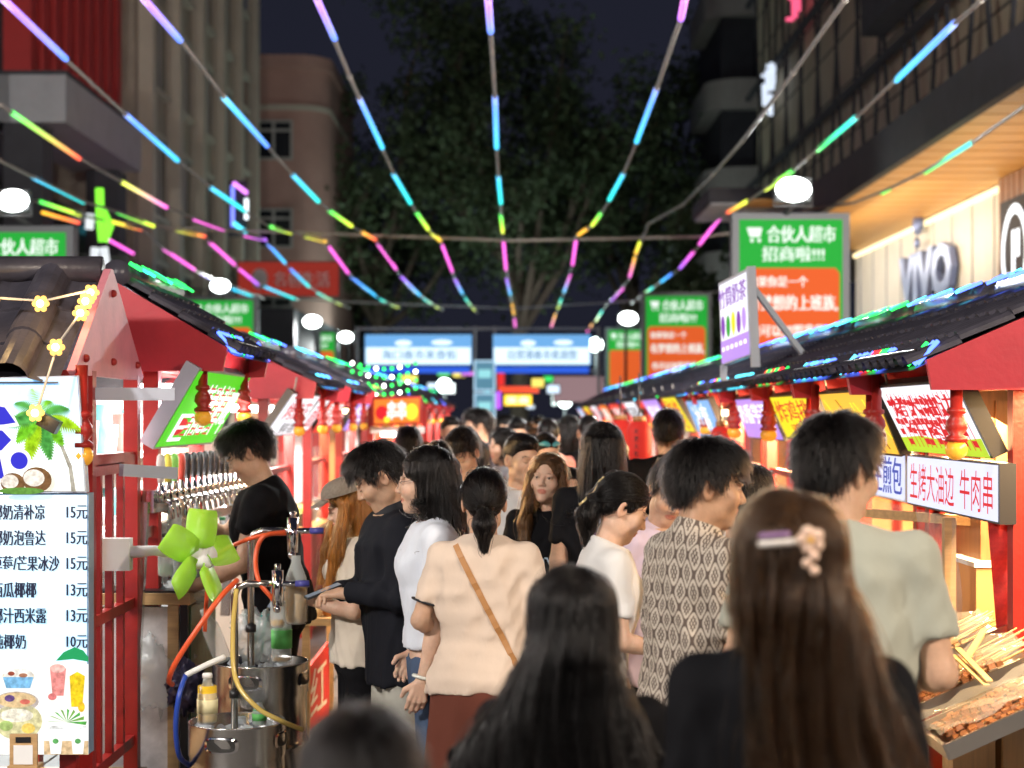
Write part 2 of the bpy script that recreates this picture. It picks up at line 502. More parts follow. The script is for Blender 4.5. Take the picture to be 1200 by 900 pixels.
blobsign('facade_logo_sign', 'white and red lit characters high on the lattice facade', (7.4, 47, 11.5), [(m_gl_wht, 12, 1.6, -.4), (m_gl_pnk, 6, -3.2, 1.1)], 3)

# ---- shops on the left street front
def shopsign(name, label, Q, face, texts, case=m_dark, **k): return lightbox(name, label, 'shop sign', Q, face, case, texts, thick=.15, border=.03, **k)
wl = glow('letter_white', (1, 1, 1), 1.3)
Q = [at(84, 296, 29), at(150, 300, 29), at(150, 330, 29), at(84, 330, 29)]
shopsign('dark_shop_sign', 'dark shop sign with white lettering beside the green billboard', Q, m_dark, [('Vistar', .15, .25, .85, .8, wl)])
Q = [at(278, 306, 50), at(398, 306, 50), at(398, 348, 50), at(278, 348, 50)]
def redsh(l, q): qell(l, q, .22, .5, .08, .3, mat('sign_white_dull', (.8, .7, .7), .5), .01)
shopsign('red_shop_sign', 'wide dull red shop sign with a round white emblem on the left', Q, glow('red_sign_face', (.32, .03, .02), .8), [('名创生活', .36, .3, .9, .72, mat('sign_white_dull', (.8, .7, .7), .5))], shapes=redsh)
sh = thing('shop_row', 'low grey shop row behind the left stalls under the red sign', 'building', (-11.5, 50, 0))
w = MB(); w.box((0, 8, 2.5), (10, 14, 5), m_dark); w.build('wall', None, sh)
for k in range(4):
    b = MB(); b.box((-3.4 + k * 2.3, .96, 1.6), (2, .1, 2.6), glow('shop_window_glow', (.9, .75, .55), .5)); b.build('shop_window', None, sh)
t = thing('leaf_neon_sign', 'green and white leaf-shaped neon sign on the left facade', 'neon sign', at(113, 265, 28))
for k, (c, pts) in enumerate(((glow('neon_green', (.25, 1, .05), 1.3), [(.05, .62), (.06, .2), (.1, -.25)]), (glow('neon_green', (.2, 1, .05), 1.3), [(.1, .25), (.22, .0), (.12, -.25)]),
                              (glow('neon_white', (.8, .85, .9), 1.0), [(-.1, .2), (-.12, -.05)]), (glow('neon_white', (.8, .85, .9), 1.0), [(-.02, -.35), (-.05, -.7)]), (glow('neon_white', (.8, .85, .9), 1.0), [(.12, -.35), (.16, -.65)]))):
    b = MB(); b.tube([(x, 0, z) for x, z in pts], [.07] * len(pts), 8, c); b.build('neon_tube', None, t)
t = thing('corner_neon_sign', 'upright dark sign outlined in violet and cyan neon on the left facade', 'neon sign', at(278, 244, 46))
b = MB(); b.box((0, .1, 0), (.5, .12, 1.5), m_dark); b.build('board', None, t)
for c, pts in ((glow('neon_violet', (.8, .25, 1), 1.8), [(-.1, .68), (.27, .4)]), (glow('neon_white2', (.85, .95, 1), 1.8), [(.25, .25), (.25, -.3)]), (glow('neon_cyan', (.1, .8, 1), 1.8), [(-.1, -.4), (.25, -.66)]), (glow('neon_blue', (.2, .25, 1), 1.5), [(-.12, .6), (-.12, -.5)])):
    b = MB(); b.tube([(x, -.02, z) for x, z in pts], .05, 8, c); b.build('neon_tube', None, t)

# ---- trees
m_leaf = mat('leaf', (.075, .11, .05), .6, var=.45, vscale=.7)
m_bark = mat('bark', (.16, .12, .09), .85, var=.3, vscale=4)
def tree(label, x, y, h, rad, seed, nl=9000, group='street trees behind the gate'):
    rr = np.random.default_rng(seed)
    t = thing('street_tree', label, 'tree', (x, y, 0), group=group)
    tr = MB(); limbs = []
    tr.tube([(0, 0, 0), (.15, 0, h * .2), (.0, .1, h * .42)], [.42, .34, .27], 10, m_bark)
    for k in range(11):
        a = k * 2.4 + rr.uniform(-.3, .3); z0 = h * rr.uniform(.22, .45); L = rad * rr.uniform(.6, 1.0)
        zt = h * rr.uniform(.45, .95)
        p0 = Vector((.1, .05, z0)); p3 = Vector((math.cos(a) * L, math.sin(a) * L, zt))
        p1 = p0.lerp(p3, .35) + Vector((0, 0, -.3)); p2 = p0.lerp(p3, .7) + Vector((rr.uniform(-.4, .4), rr.uniform(-.4, .4), .2))
        tr.tube([p0, p1, p2, p3], [.17, .12, .07, .02], 7, m_bark)
        limbs += [p1, p2, p3, p2.lerp(p3, .5)]
        for j in range(3):
            q0 = p1.lerp(p3, rr.uniform(.2, .9)); q1 = q0 + Vector(rr.uniform(-1, 1, 3)) * rad * .3 + Vector((0, 0, .7))
            tr.tube([q0, q0.lerp(q1, .5) + Vector((0, 0, .15)), q1], [.05, .035, .012], 5, m_bark); limbs += [q1, q0.lerp(q1, .6)]
    tr.build('trunk', None, t)
    cl = np.array([list(p) for p in limbs]); cl = np.concatenate([cl, cl + rr.normal(0, rad * .14, cl.shape)])
    which = rr.integers(0, len(cl), nl); size = rr.uniform(.5, 1.3, len(cl))
    P = cl[which] + rr.normal(0, 1, (nl, 3)) * (rad * .085 * size[which])[:, None]
    P = P[P[:, 2] > h * .16]; nl = len(P)
    a = rr.normal(0, 1, (nl, 3)); a /= np.linalg.norm(a, axis=1)[:, None]
    b = np.cross(a, rr.normal(0, 1, (nl, 3))); b /= np.linalg.norm(b, axis=1)[:, None]
    s = rr.uniform(.10, .2, nl)[:, None]
    V = np.stack([P - a * s, P + b * s * .55, P + a * s, P - b * s * .55], 1).reshape(-1, 3)
    F = np.arange(nl * 4).reshape(-1, 4)
    c = MB(); c.add([tuple(v) for v in V], [tuple(f) for f in F], m_leaf); c.build('crown', None, t)
tree('broad dark leafy tree left of the gate, the widest of the trees', -5.6, 70, 20, 6.8, 1, 16000)
tree('tall dark leafy tree right of the gate', 5.2, 74, 21, 6.6, 2, 16000)
tree('dark leafy tree standing directly behind the gate pillar', .2, 64, 17.5, 5.2, 3, 13000)
tree('small paler leafy tree in front of the rounded apartment block', 6.2, 52, 8.2, 2.2, 4, 6000)
tree('tall dark tree in the left gap between pink building and street', -7.6, 84, 18, 5.2, 5, 9000)

# ================================================================== LED STRINGS OVER THE STREET
HZ = 5.0
def over(px, py, h=HZ):
    Y = (h - CAMZ) * FPX / (CY - py); return at(px, py, Y)
C = dict(v=(.42, .13, 1), b=(.08, .25, 1), c=(.03, .6, 1), t=(.0, .85, .75), g=(.06, 1, .1), y=(.85, 1, .05), o=(1, .5, .03), r=(1, .08, .05), p=(1, .12, .75))
m_tube = glow('led_tube_lit', (1, 1, 1), 1.45, attr='led')
m_tube_off = mat('led_tube_unlit', (.24, .225, .21), .35)
n_str = [0]
def litpiece(t, loc, a, b, ca, cb, rad=.029):
    mb = MB(); K = 7
    pts = [Vector(a).lerp(Vector(b), i / (K - 1)) - loc for i in range(K)]
    mb.tube(pts, rad, 8, m_tube)
    o = mb.build('light_tube', None, t)
    ca, cb = np.array(C[ca]), np.array(C[cb])
    col = np.ones((len(mb.v), 4)); i = np.minimum(np.arange(len(mb.v)) // 8, K - 1) / (K - 1)
    col[:, :3] = ca + (cb - ca) * i[:, None]
    at_ = o.data.color_attributes.new('led', 'FLOAT_COLOR', 'POINT'); at_.data.foreach_set('color', col.ravel())
def led_string(label, path, lits, h=HZ, name='led_light_string'):
    pts = [over(x, y, h) for x, y in path]; loc = pts[0].copy()
    t = thing(name, label, 'string light', loc, group='coloured light strings over the street')
    mb = MB(); mb.tube([p - loc for p in pts], .021, 7, m_tube_off)
    for p in pts[1:-1]: mb.ball(p - loc, .027, m_wire, 8)
    mb.build('unlit_tube', None, t)
    for (x1, y1), (x2, y2), c in lits:
        cs = c if len(c) == 2 else c + c
        litpiece(t, loc, over(x1, y1, h), over(x2, y2, h), cs[0], cs[1])
led_string('light string starting at the top left corner, violet then cyan', [(-60, -62), (5, 0), (75, 68), (147, 134), (207, 187), (265, 235), (315, 265), (378, 282), (400, 311), (425, 338), (470, 362)],
           [((3, -2), (77, 69), 'vb'), ((147, 134), (208, 188), 'bc'), ((247, 220), (287, 247), 'ct'), ((315, 265), (341, 273), 'gy'), ((358, 277), (381, 283), 'yo'), ((386, 290), (408, 320), 'p'), ((412, 325), (442, 348), 'bc'), ((446, 351), (466, 360), 'ty')])
led_string('second light string from the left, passing the red fins', [(125, -60), (170, 0), (210, 45), (262, 113), (312, 170), (345, 207), (372, 235), (400, 258), (440, 281), (458, 306), (480, 338), (520, 364)],
           [((168, -2), (211, 47), 'vb'), ((262, 114), (313, 171), 'cb'), ((343, 205), (373, 236), 'ct'), ((386, 247), (412, 265), 'gy'), ((424, 272), (440, 281), 'or'), ((443, 286), (464, 315), 'p'), ((470, 324), (492, 346), 'vc'), ((497, 350), (514, 361), 'ty')])
led_string('third light string from the left, over the dark trees', [(345, -60), (372, 0), (390, 42), (410, 90), (421, 115), (447, 172), (462, 205), (480, 236), (498, 264), (515, 281), (527, 310), (538, 340), (560, 367)],
           [((371, -2), (392, 45), 'vb'), ((421, 115), (448, 173), 'bc'), ((461, 204), (481, 238), 'ct'), ((488, 249), (502, 269), 'gy'), ((506, 273), (516, 282), 'yo'), ((518, 287), (530, 318), 'p'), ((533, 327), (542, 344), 'vc'), ((545, 349), (556, 363), 'ty')])
led_string('straight light string down the middle of the street', [(568, -60), (572, 0), (575, 36), (580, 115), (582, 172), (584, 208), (587, 237), (588, 270), (590, 281), (593, 312), (599, 350), (603, 388)],
           [((572, -2), (575, 37), 'vb'), ((580, 114), (582, 173), 'bc'), ((584, 207), (587, 238), 'ct'), ((587, 252), (589, 272), 'gy'), ((590, 283), (593, 316), 'p'), ((594, 327), (598, 345), 'vc'), ((600, 356), (602, 368), 'o'), ((603, 374), (604, 386), 'p')])
led_string('light string right of the middle one, bending left at the cross wire', [(815, -60), (802, 0), (798, 22), (770, 103), (747, 165), (731, 203), (715, 234), (705, 249), (695, 263), (676, 276), (671, 310), (660, 345), (645, 385)],
           [((803, -4), (798, 22), 'pv'), ((769, 105), (746, 166), 'bc'), ((731, 203), (714, 234), 'ct'), ((705, 249), (694, 264), 'gy'), ((688, 268), (678, 275), 'o'), ((675, 281), (671, 310), 'p'), ((668, 322), (661, 342), 'pc'), ((658, 350), (654, 361), 'ty'), ((651, 368), (645, 386), 'op')])
led_string('grey unlit light string climbing from the gate to the top right', [(1030, -58), (990, 0), (930, 85), (870, 165), (835, 205), (800, 240), (760, 262), (750, 288), (737, 328), (715, 352), (690, 386)],
           [((750, 284), (745, 297), 'yo'), ((744, 302), (738, 324), 'op'), ((730, 338), (716, 352), 'pv'), ((706, 364), (698, 376), 'ty'), ((694, 380), (688, 389), 'op')])
led_string('light string crossing the lattice facade, blue then green', [(1215, -52), (1150, 0), (1118, 28), (1050, 93), (1004, 137), (958, 175), (925, 203), (898, 220), (875, 237), (842, 256), (822, 284), (795, 316), (740, 355)],
           [((1119, 27), (1050, 94), 'bc'), ((1004, 137), (958, 176), 'tg'), ((929, 200), (897, 222), 'gy'), ((875, 236), (853, 249), 'yr'), ((843, 256), (820, 286), 'p'), ((813, 295), (797, 314), 'pv'), ((787, 321), (775, 330), 'bc'), ((765, 337), (752, 346), 'ty')])
led_string('short light string drooping from the floodlight across the soffit', [(1290, 60), (1200, 125), (1140, 167), (1085, 200), (1040, 222), (1000, 238), (942, 246)],
           [((1139, 167), (1084, 202), 'tg'), ((1042, 222), (1034, 226), 'g')])
led_string('light string entering low at the left edge, green then yellow', [(-60, 86), (0, 122), (15, 133), (92, 185), (142, 213), (195, 243), (262, 268), (311, 281), (330, 305), (360, 335), (410, 362)],
           [((14, 132), (93, 186), 'gr'), ((142, 213), (195, 243), 'yp'), ((228, 257), (262, 269), 'p'), ((287, 276), (311, 281), 'pv'), ((314, 286), (334, 308), 'bc'), ((340, 315), (362, 336), 'bt'), ((372, 343), (400, 357), 'ty')])
led_string('light string below it at the left edge, cyan then yellow', [(-60, 160), (0, 188), (40, 208), (98, 236), (140, 249), (180, 265), (210, 270), (240, 277), (262, 300), (300, 332), (350, 352)],
           [((39, 208), (98, 237), 'ct'), ((138, 249), (180, 265), 'gy'), ((208, 270), (240, 277), 'yr'), ((246, 284), (275, 310), 'p'), ((280, 315), (303, 334), 'pv'), ((310, 336), (345, 350), 'ct')])
led_string('lowest light string at the left, red and magenta', [(-20, 222), (45, 236), (95, 252), (130, 260), (166, 268), (190, 290), (230, 318), (310, 350)],
           [((46, 236), (94, 252), 'gy'), ((50, 249), (92, 261), 'or'), ((128, 259), (166, 269), 'yr'), ((122, 278), (156, 297), 'p'), ((192, 292), (228, 316), 'p'), ((236, 321), (262, 333), 'vc'), ((270, 338), (300, 349), 'ct')])
# loose lengths of light deeper in the street, beyond the first cross wire
rr = random.Random(5)
for k, (x, y, c) in enumerate([(405, 352, 'g'), (510, 345, 'p'), (555, 380, 'b'), (470, 378, 'c'), (660, 398, 'c'), (530, 393, 'b'), (505, 318, 'o'), (690, 395, 'v'), (520, 330, 'p'), (640, 395, 'b'), (455, 340, 'g'), (625, 372, 'p')]):
    pass
def crosswire(label, pts):
    mb = MB(); mb.tube(pts, .028, 6, m_wire); o = mb.build('cross_wire', None); return tag(o, label, 'cable')
crosswire('grey cable strung across the street holding the light strings', [(-12, 31, 5.7), (-6, 31, 5.2), (0, 31, 4.98), (3.5, 31, 5.05), (6.4, 31, 5.45)])
crosswire('second grey cable across the street just before the gate', [(-10, 47, 5.4), (-5, 47, 4.95), (0, 47, 4.75), (4, 47, 5.0), (8, 47, 5.5)])

# ================================================================== BILLBOARD TOWERS AND FLOODLIGHTS
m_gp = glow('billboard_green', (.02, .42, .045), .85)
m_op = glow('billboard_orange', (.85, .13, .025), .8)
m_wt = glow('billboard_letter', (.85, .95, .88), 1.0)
m_pole = mat('pole_dark', (.06, .06, .065), .5)
m_flood = glow('floodlight_lens', (.93, 1, .97), 14)
def billboard(label, px0, px1, py0, py1, Y, full=True):
    a, b = at(px0, py0, Y), at(px1, py1, Y)
    w = b.x - a.x; hz = a.z - b.z; cx = (a.x + b.x) / 2
    t = thing('billboard_tower', label, 'billboard', (cx, Y, 0), group='green and orange billboard towers')
    z1, z0 = a.z, b.z
    f = MB(); f.box((0, .2, (z0 + z1) / 2), (w + .22, .3, hz + .2), m_steel); f.build('case', None, t)
    p = MB()
    for s in (-1, 1):
        p.box((s * w * .4, .2, z0 / 2), (.14, .14, z0), m_steel); p.box((s * w * .4, .2, .03), (.4, .4, .06), m_steel)
    p.bar((-w * .4, .2, .4), (w * .4, .2, z0 - .2), .06, .06, m_steel); p.build('post', None, t)
    Q = [Vector((-w / 2, .04, z1)), Vector((w / 2, .04, z1)), Vector((w / 2, .04, z0)), Vector((-w / 2, .04, z0))]
    gp = MB(); slab(gp, Q, .03, m_gp); gp.build('green_panel', None, t)
    op = MB(); o_ = [(.07, .36), (.93, .36), (.97, .40), (.97, .985), (.03, .985), (.03, .40)]
    qshape(op, Q, o_, m_op, .004); op.build('orange_panel', None, t)
    l = MB()
    write(l, '合伙人超市', Q, .27, .045, .93, .17, m_wt, .01, .03)
    write(l, '招商啦!!!', Q, .22, .20, .82, .31, m_wt, .01, .03)
    qshape(l, Q, [(.07, .06), (.22, .06), (.2, .13), (.1, .13)], m_wt, .01); qell(l, Q, .12, .155, .018, .014, m_wt, .01, 10); qell(l, Q, .19, .155, .018, .014, m_wt, .01, 10)
    if full:
        write(l, '如果你是一个', Q, .08, .42, .66, .50, m_wt, .01, .03)
        write(l, '有梦想的上班族,', Q, .08, .56, .95, .68, m_wt, .01, .03)
        write(l, '也可以加盟我们!', Q, .10, .78, .85, .87, m_wt, .01, .03)
    l.build('lettering', None, t)
    return t
def flood(label, px, py, Y, power, sz=.5, pole=True, aim=0.0):
    p = at(px, py, Y)
    t = thing('floodlight', label, 'floodlight', p, rz=aim, group='white floodlights on poles')
    h = MB(); h.box((0, .08, 0), (sz, .14, sz * .66), m_steel)
    for k in range(6): h.box((-sz * .4 + k * sz * .16, .18, 0), (.02, .08, sz * .6), m_steel)
    h.build('housing', None, t)
    l = MB(); l.ball((0, .0, 0), 1, m_flood, 18, (sz * .49, .06, sz * .34)); l.build('lens', None, t)
    b = MB(); b.tube([(-sz * .54, .06, 0), (-sz * .54, .06, -sz * .45), (sz * .54, .06, -sz * .45), (sz * .54, .06, 0)], .02, 6, m_steel)
    if pole: b.tube([(0, .1, -sz * .45), (0, 1.0, -sz * .6), (0, 1.0, -p.z)], .045, 8, m_pole); b.box((0, 1.0, -p.z + .02), (.3, .3, .04), m_pole)
    b.build('bracket', None, t)
    lamp('floodlight_beam', (0, -.12, 0), power, (.95, 1, .98), .22, t, 'SPOT', (R(-50), 0, 0), spread=R(84))
    return t
billboard('tallest green and orange billboard in front of the cream wall at the right', 867, 988, 257, 415, 25.6)
billboard('green billboard cut by the left edge of the street', -50, 76, 272, 430, 25.2)
billboard('green and orange billboard left of the lattice facade, second on the right side', 757, 829, 347, 446, 42)
billboard('green billboard between the left stalls and the red shop sign', 219, 296, 352, 440, 40.5)
billboard('small distant orange billboard beside the gate on the right', 713, 756, 387, 452, 60, False)
billboard('small distant green billboard beside the gate on the left', 344, 392, 390, 450, 58, False)
flood('white floodlight on the pole over the tallest billboard', 930, 222, 25.0, 2600, .52)
flood('white floodlight on the pole over the left edge billboard', 15, 235, 24.6, 2600, .46)
flood('floodlight over the billboard between left stalls and red sign', 258, 335, 40, 1500, .45)
flood('distant floodlight on a pole left of the gate banner', 366, 377, 52, 1800, .55)
flood('distant floodlight beside the small left billboard', 405, 395, 58, 1000, .5)
flood('distant floodlight on a pole right of the gate banner', 736, 373, 50, 1800, .55)

# ================================================================== GATE AT THE END OF THE STALL ROWS
m_ban = glow('banner_blue', (.16, .42, .80), 1.0); m_banw = glow('banner_white', (.75, .92, 1), 1.25); m_banl = glow('banner_letter', (.10, .30, .58), .8)
gt = thing('market_gate', 'truss gate with two pale blue banners across the far street', 'gate', (0, 45, 0))
tr = MB()
for x in (-4.1, -.98, -.46, 2.3):
    for dy in (0, .4):
        tr.bar((x, dy, 0), (x, dy, 4.15), .06, .06, m_steel)
    for k in range(9): tr.bar((x, 0, k * .46), (x, .4, k * .46 + .46), .03, .03, m_steel)
for z in (3.0, 4.1):
    tr.bar((-4.1, .2, z), (2.3, .2, z), .07, .07, m_steel)
tr.build('truss', None, gt)
for k, (xa, xb, s) in enumerate(((-3.87, -1.06, '海口夜市美食街'), (-.5, 2.07, '自贸港夜市欢迎您'))):
    Q = [Vector((xa, -.08, 3.93)), Vector((xb, -.08, 3.93)), Vector((xb, -.08, 3.13)), Vector((xa, -.08, 3.13))]
    b = MB(); slab(b, Q, .06, m_ban); qshape(b, Q, [(.01, .42), (.99, .42), (.99, .97), (.01, .97)], m_banw, .005)
    qell(b, Q, .36, .28, .08, .1, m_banw, .006); qell(b, Q, .72, .26, .1, .09, m_banw, .006)
    write(b, s, Q, .16, .5, .86, .82, m_banl, .01, .02)
    b.build('banner', None, gt)
    c = MB(); c.box(((xa + xb) / 2, -.04, 3.0), ((xb - xa) * .96, .06, .16), glow('banner_strip_blue', (.03, .12, .75), 1.0)); c.build('lower_strip', None, gt)
for k, z in enumerate((1.15, 2.0, 2.85)):
    c = MB(); c.box((-.72, -.1, z), (.5, .08, .72), glow('pillar_panel', (.12, .30, .42), .8)); o = c.build('pillar_panel', None, gt)
    d = MB()
    for (x, zz, wd, hh) in ((-.72, z + .38, .56, .05), (-.72, z - .38, .56, .05), (-.98, z, .05, .76), (-.46, z, .05, .76)):
        d.box((x, -.13, zz), (wd, .06, hh), glow('pillar_rim', (.5, .75, .95), .9))
    d.box((-.72, -.15, z + .05), (.34, .02, .22), glow('pillar_core', (.35, .8, .85), .9))
    d.build('rim', None, o)
# lit shop fronts behind the gate
def farsign(label, px0, px1, py0, py1, Y, col, s, txt=None):
    Q = [at(px0, py0, Y), at(px1, py0, Y), at(px1, py1, Y), at(px0, py1, Y)]
    nm = 'far_sign_%d_%d' % (px0, py0)
    return shopsign('distant_shop_sign', label, Q, glow(nm, col, s), [(txt, .1, .2, .9, .8, wl)] if txt else [])
farsign('orange yellow lit sign low behind the gate', 590, 624, 462, 476, 58, (1, .62, .03), 1.6, '美食')
farsign('red sign above the orange one behind the gate', 583, 632, 452, 461, 60, (.9, .08, .03), 1.2)
farsign('narrow violet sign behind the gate pillar', 578, 588, 458, 480, 59, (.5, .12, .95), 1.3)
farsign('upright red sign behind the gate pillar', 582, 592, 436, 456, 62, (.8, .03, .03), 1.0)
farsign('upright pale blue sign far behind the gate', 604, 618, 430, 456, 64, (.35, .55, 1), 1.2)
farsign('small green sign far behind the gate', 636, 650, 440, 448, 63, (.05, .8, .15), 1.1)
farsign('pale pink board right of the gate banner', 648, 708, 440, 472, 55, (.5, .32, .34), .6)
farsign('white sign box at the left stall end', 520, 534, 448, 462, 50, (.9, 1, 1), 2.2)
farsign('tall white lit sign beyond the right stalls', 646, 653, 448, 476, 61, (.85, 1, .95), 1.6)

for k, (px, py, Y) in enumerate(((521, 452, 56), (698, 404, 57), (662, 470, 60), (438, 404, 62))):
    p = at(px, py, Y); t = thing('globe_lamp', ['white globe lamp on a post left of the gate pillar', 'white globe lamp beside the right gate banner', 'low white globe lamp behind the right stalls', 'white globe lamp high behind the left gate banner'][k], 'street lamp', (p.x, Y, 0), group='globe lamps beyond the gate')
    b = MB(); b.tube([(0, 0, 0), (0, 0, p.z - .2)], .05, 8, m_pole); b.build('pole', None, t)
    b = MB(); b.ball((0, 0, p.z), .24, glow('globe_glass', (.85, 1, .95), 7), 14); b.build('globe', None, t)
    lamp('globe_light', (0, -.35, p.z + .2), 170, (.75, 1, .95), .25, t)
rr = random.Random(44)
for k in range(16):
    px = [436, 452, 470, 500, 512, 540, 566, 598, 622, 640, 660, 676, 690, 706, 530, 616][k]; py = rr.uniform(432, 474); Y = rr.uniform(52, 70); w_ = rr.uniform(9, 20); h_ = rr.uniform(5, 14)
    c, cn = [((.1, .7, .75), 'teal'), ((.9, .15, .08), 'red'), ((.95, .75, .15), 'amber'), ((.7, .85, 1), 'pale blue'), ((.15, .75, .2), 'green'), ((.75, .2, .8), 'violet')][k % 6]
    farsign('small %s lit sign far beyond the gate, %s' % (cn, ['leftmost of its colour', 'second of its colour', 'rightmost of its colour'][k // 6]), px, px + w_, py, py + h_, Y, c, 1.3)
# ================================================================== STALLS
m_red = mat('stall_red_paint', (.33, .018, .014), .42, var=.18, vscale=9, bump=.12, bscale=60)
m_crim = mat('gable_red_paint', (.46, .025, .04), .45, var=.14, vscale=5, bump=.08)
m_pinkg = mat('faded_gable_paint', (.62, .22, .27), .5, var=.22, vscale=4, bump=.1)
m_tile = mat('roof_tile_dark', (.055, .052, .068), .34, var=.4, vscale=6, bump=.15)
m_plank = mat('plank_wood', (.48, .30, .14), .5, var=.25, vscale=5, stretch=(.6, 8, 8))
m_plank_d = mat('cabinet_wood', (.26, .13, .05), .5, var=.3, vscale=6, stretch=(6, 6, .6))
m_tubel = glow('tube_lamp_white', (1, .97, .93), 11)
m_tubew = glow('tube_lamp_warm', (1, .76, .42), 9)
m_bulb = mat('amber_bulb', (.75, .36, .04), .2, emit=(1, .45, .04), es=.18)
m_white = mat('white_panel', (.8, .8, .8), .5, var=.05)
m_metal = mat('stainless', (.62, .60, .57), .24, metal=1.0, var=.1, vscale=14)
m_chrome = mat('chrome', (.8, .8, .82), .12, metal=1.0)
m_blk = mat('black_plastic', (.015, .015, .017), .35)
m_gcase = mat('lightbox_case_grey', (.42, .46, .56), .45)
m_kcase = mat('lightbox_case_black', (.03, .03, .035), .4)
m_plastic = mat('clear_film', (.95, .95, .95), .10, alpha=.22, spec=1.0)
m_glass = mat('clear_bottle', (.9, .96, .94), .05, alpha=.32, spec=1.0)
m_clear = mat('clear_bag', (.85, .9, .9), .2, alpha=.34, spec=1.0)
m_beer = mat('amber_drink', (.62, .33, .02), .15, alpha=.85)

def corrugated(mb, P00, P10, P01, P11, ncov, rows, r, material, seg=6):
    """Half-round cover tiles running from the ridge (P00-P10) down to the eave (P01-P11)."""
    P00, P10, P01, P11 = [np.array(p, float) for p in (P00, P10, P01, P11)]
    nrm = np.cross(P10 - P00, P01 - P00); nrm /= np.linalg.norm(nrm)
    if nrm[2] < 0: nrm = -nrm
    us = []; hs = []
    for k in range(ncov):
        u0 = k / ncov
        for s in range(seg + 1):
            a = math.pi * s / seg; us.append(u0 + (.12 + .5 * (1 - math.cos(a)) / 2) / ncov); hs.append(r * math.sin(a))
        us.append(u0 + .80 / ncov); hs.append(-r * .25)
    us = np.array(us); hs = np.array(hs); U = len(us)
    V = []; F = []; rowsv = []
    for j in range(rows):
        for e in (0, 1):
            v = (j + e) / rows; lift = .012 * (e)
            p = (1 - us)[:, None] * ((1 - v) * P00 + v * P01) + us[:, None] * ((1 - v) * P10 + v * P11)
            p = p + nrm * (hs + lift)[:, None]; rowsv.append(p)
    V = np.concatenate(rowsv)
    for j in range(len(rowsv) - 1):
        for i in range(U - 1):
            F.append((j * U + i, j * U + i + 1, (j + 1) * U + i + 1, (j + 1) * U + i))
    mb.add([tuple(p) for p in V], F, material, False)
    # under-sheet
    mb.add([tuple(P00 - nrm * .012), tuple(P10 - nrm * .012), tuple(P11 - nrm * .012), tuple(P01 - nrm * .012)], [(0, 1, 2, 3)], material)

def pendant(parent, p, sc=1.0):
    """Turned red drop hanging from the eave with an amber bulb under it."""
    m = MB(); x, y, z = p
    m.lathe([(.022 * sc, .02), (.022 * sc, -.13 * sc), (.034 * sc, -.137 * sc), (.034 * sc, -.15 * sc), (.021 * sc, -.158 * sc), (.036 * sc, -.18 * sc), (.040 * sc, -.205 * sc), (.024 * sc, -.228 * sc), (.040 * sc, -.238 * sc), (.040 * sc, -.252 * sc)], (x, y, z), 14, m_red)
    o = m.build('pendant', None, parent)
    b = MB(); b.ball((x, y, z - .28 * sc), .040 * sc, m_bulb, 12, (1, 1, .95)); bo = b.build('bulb', None, o)
    return o

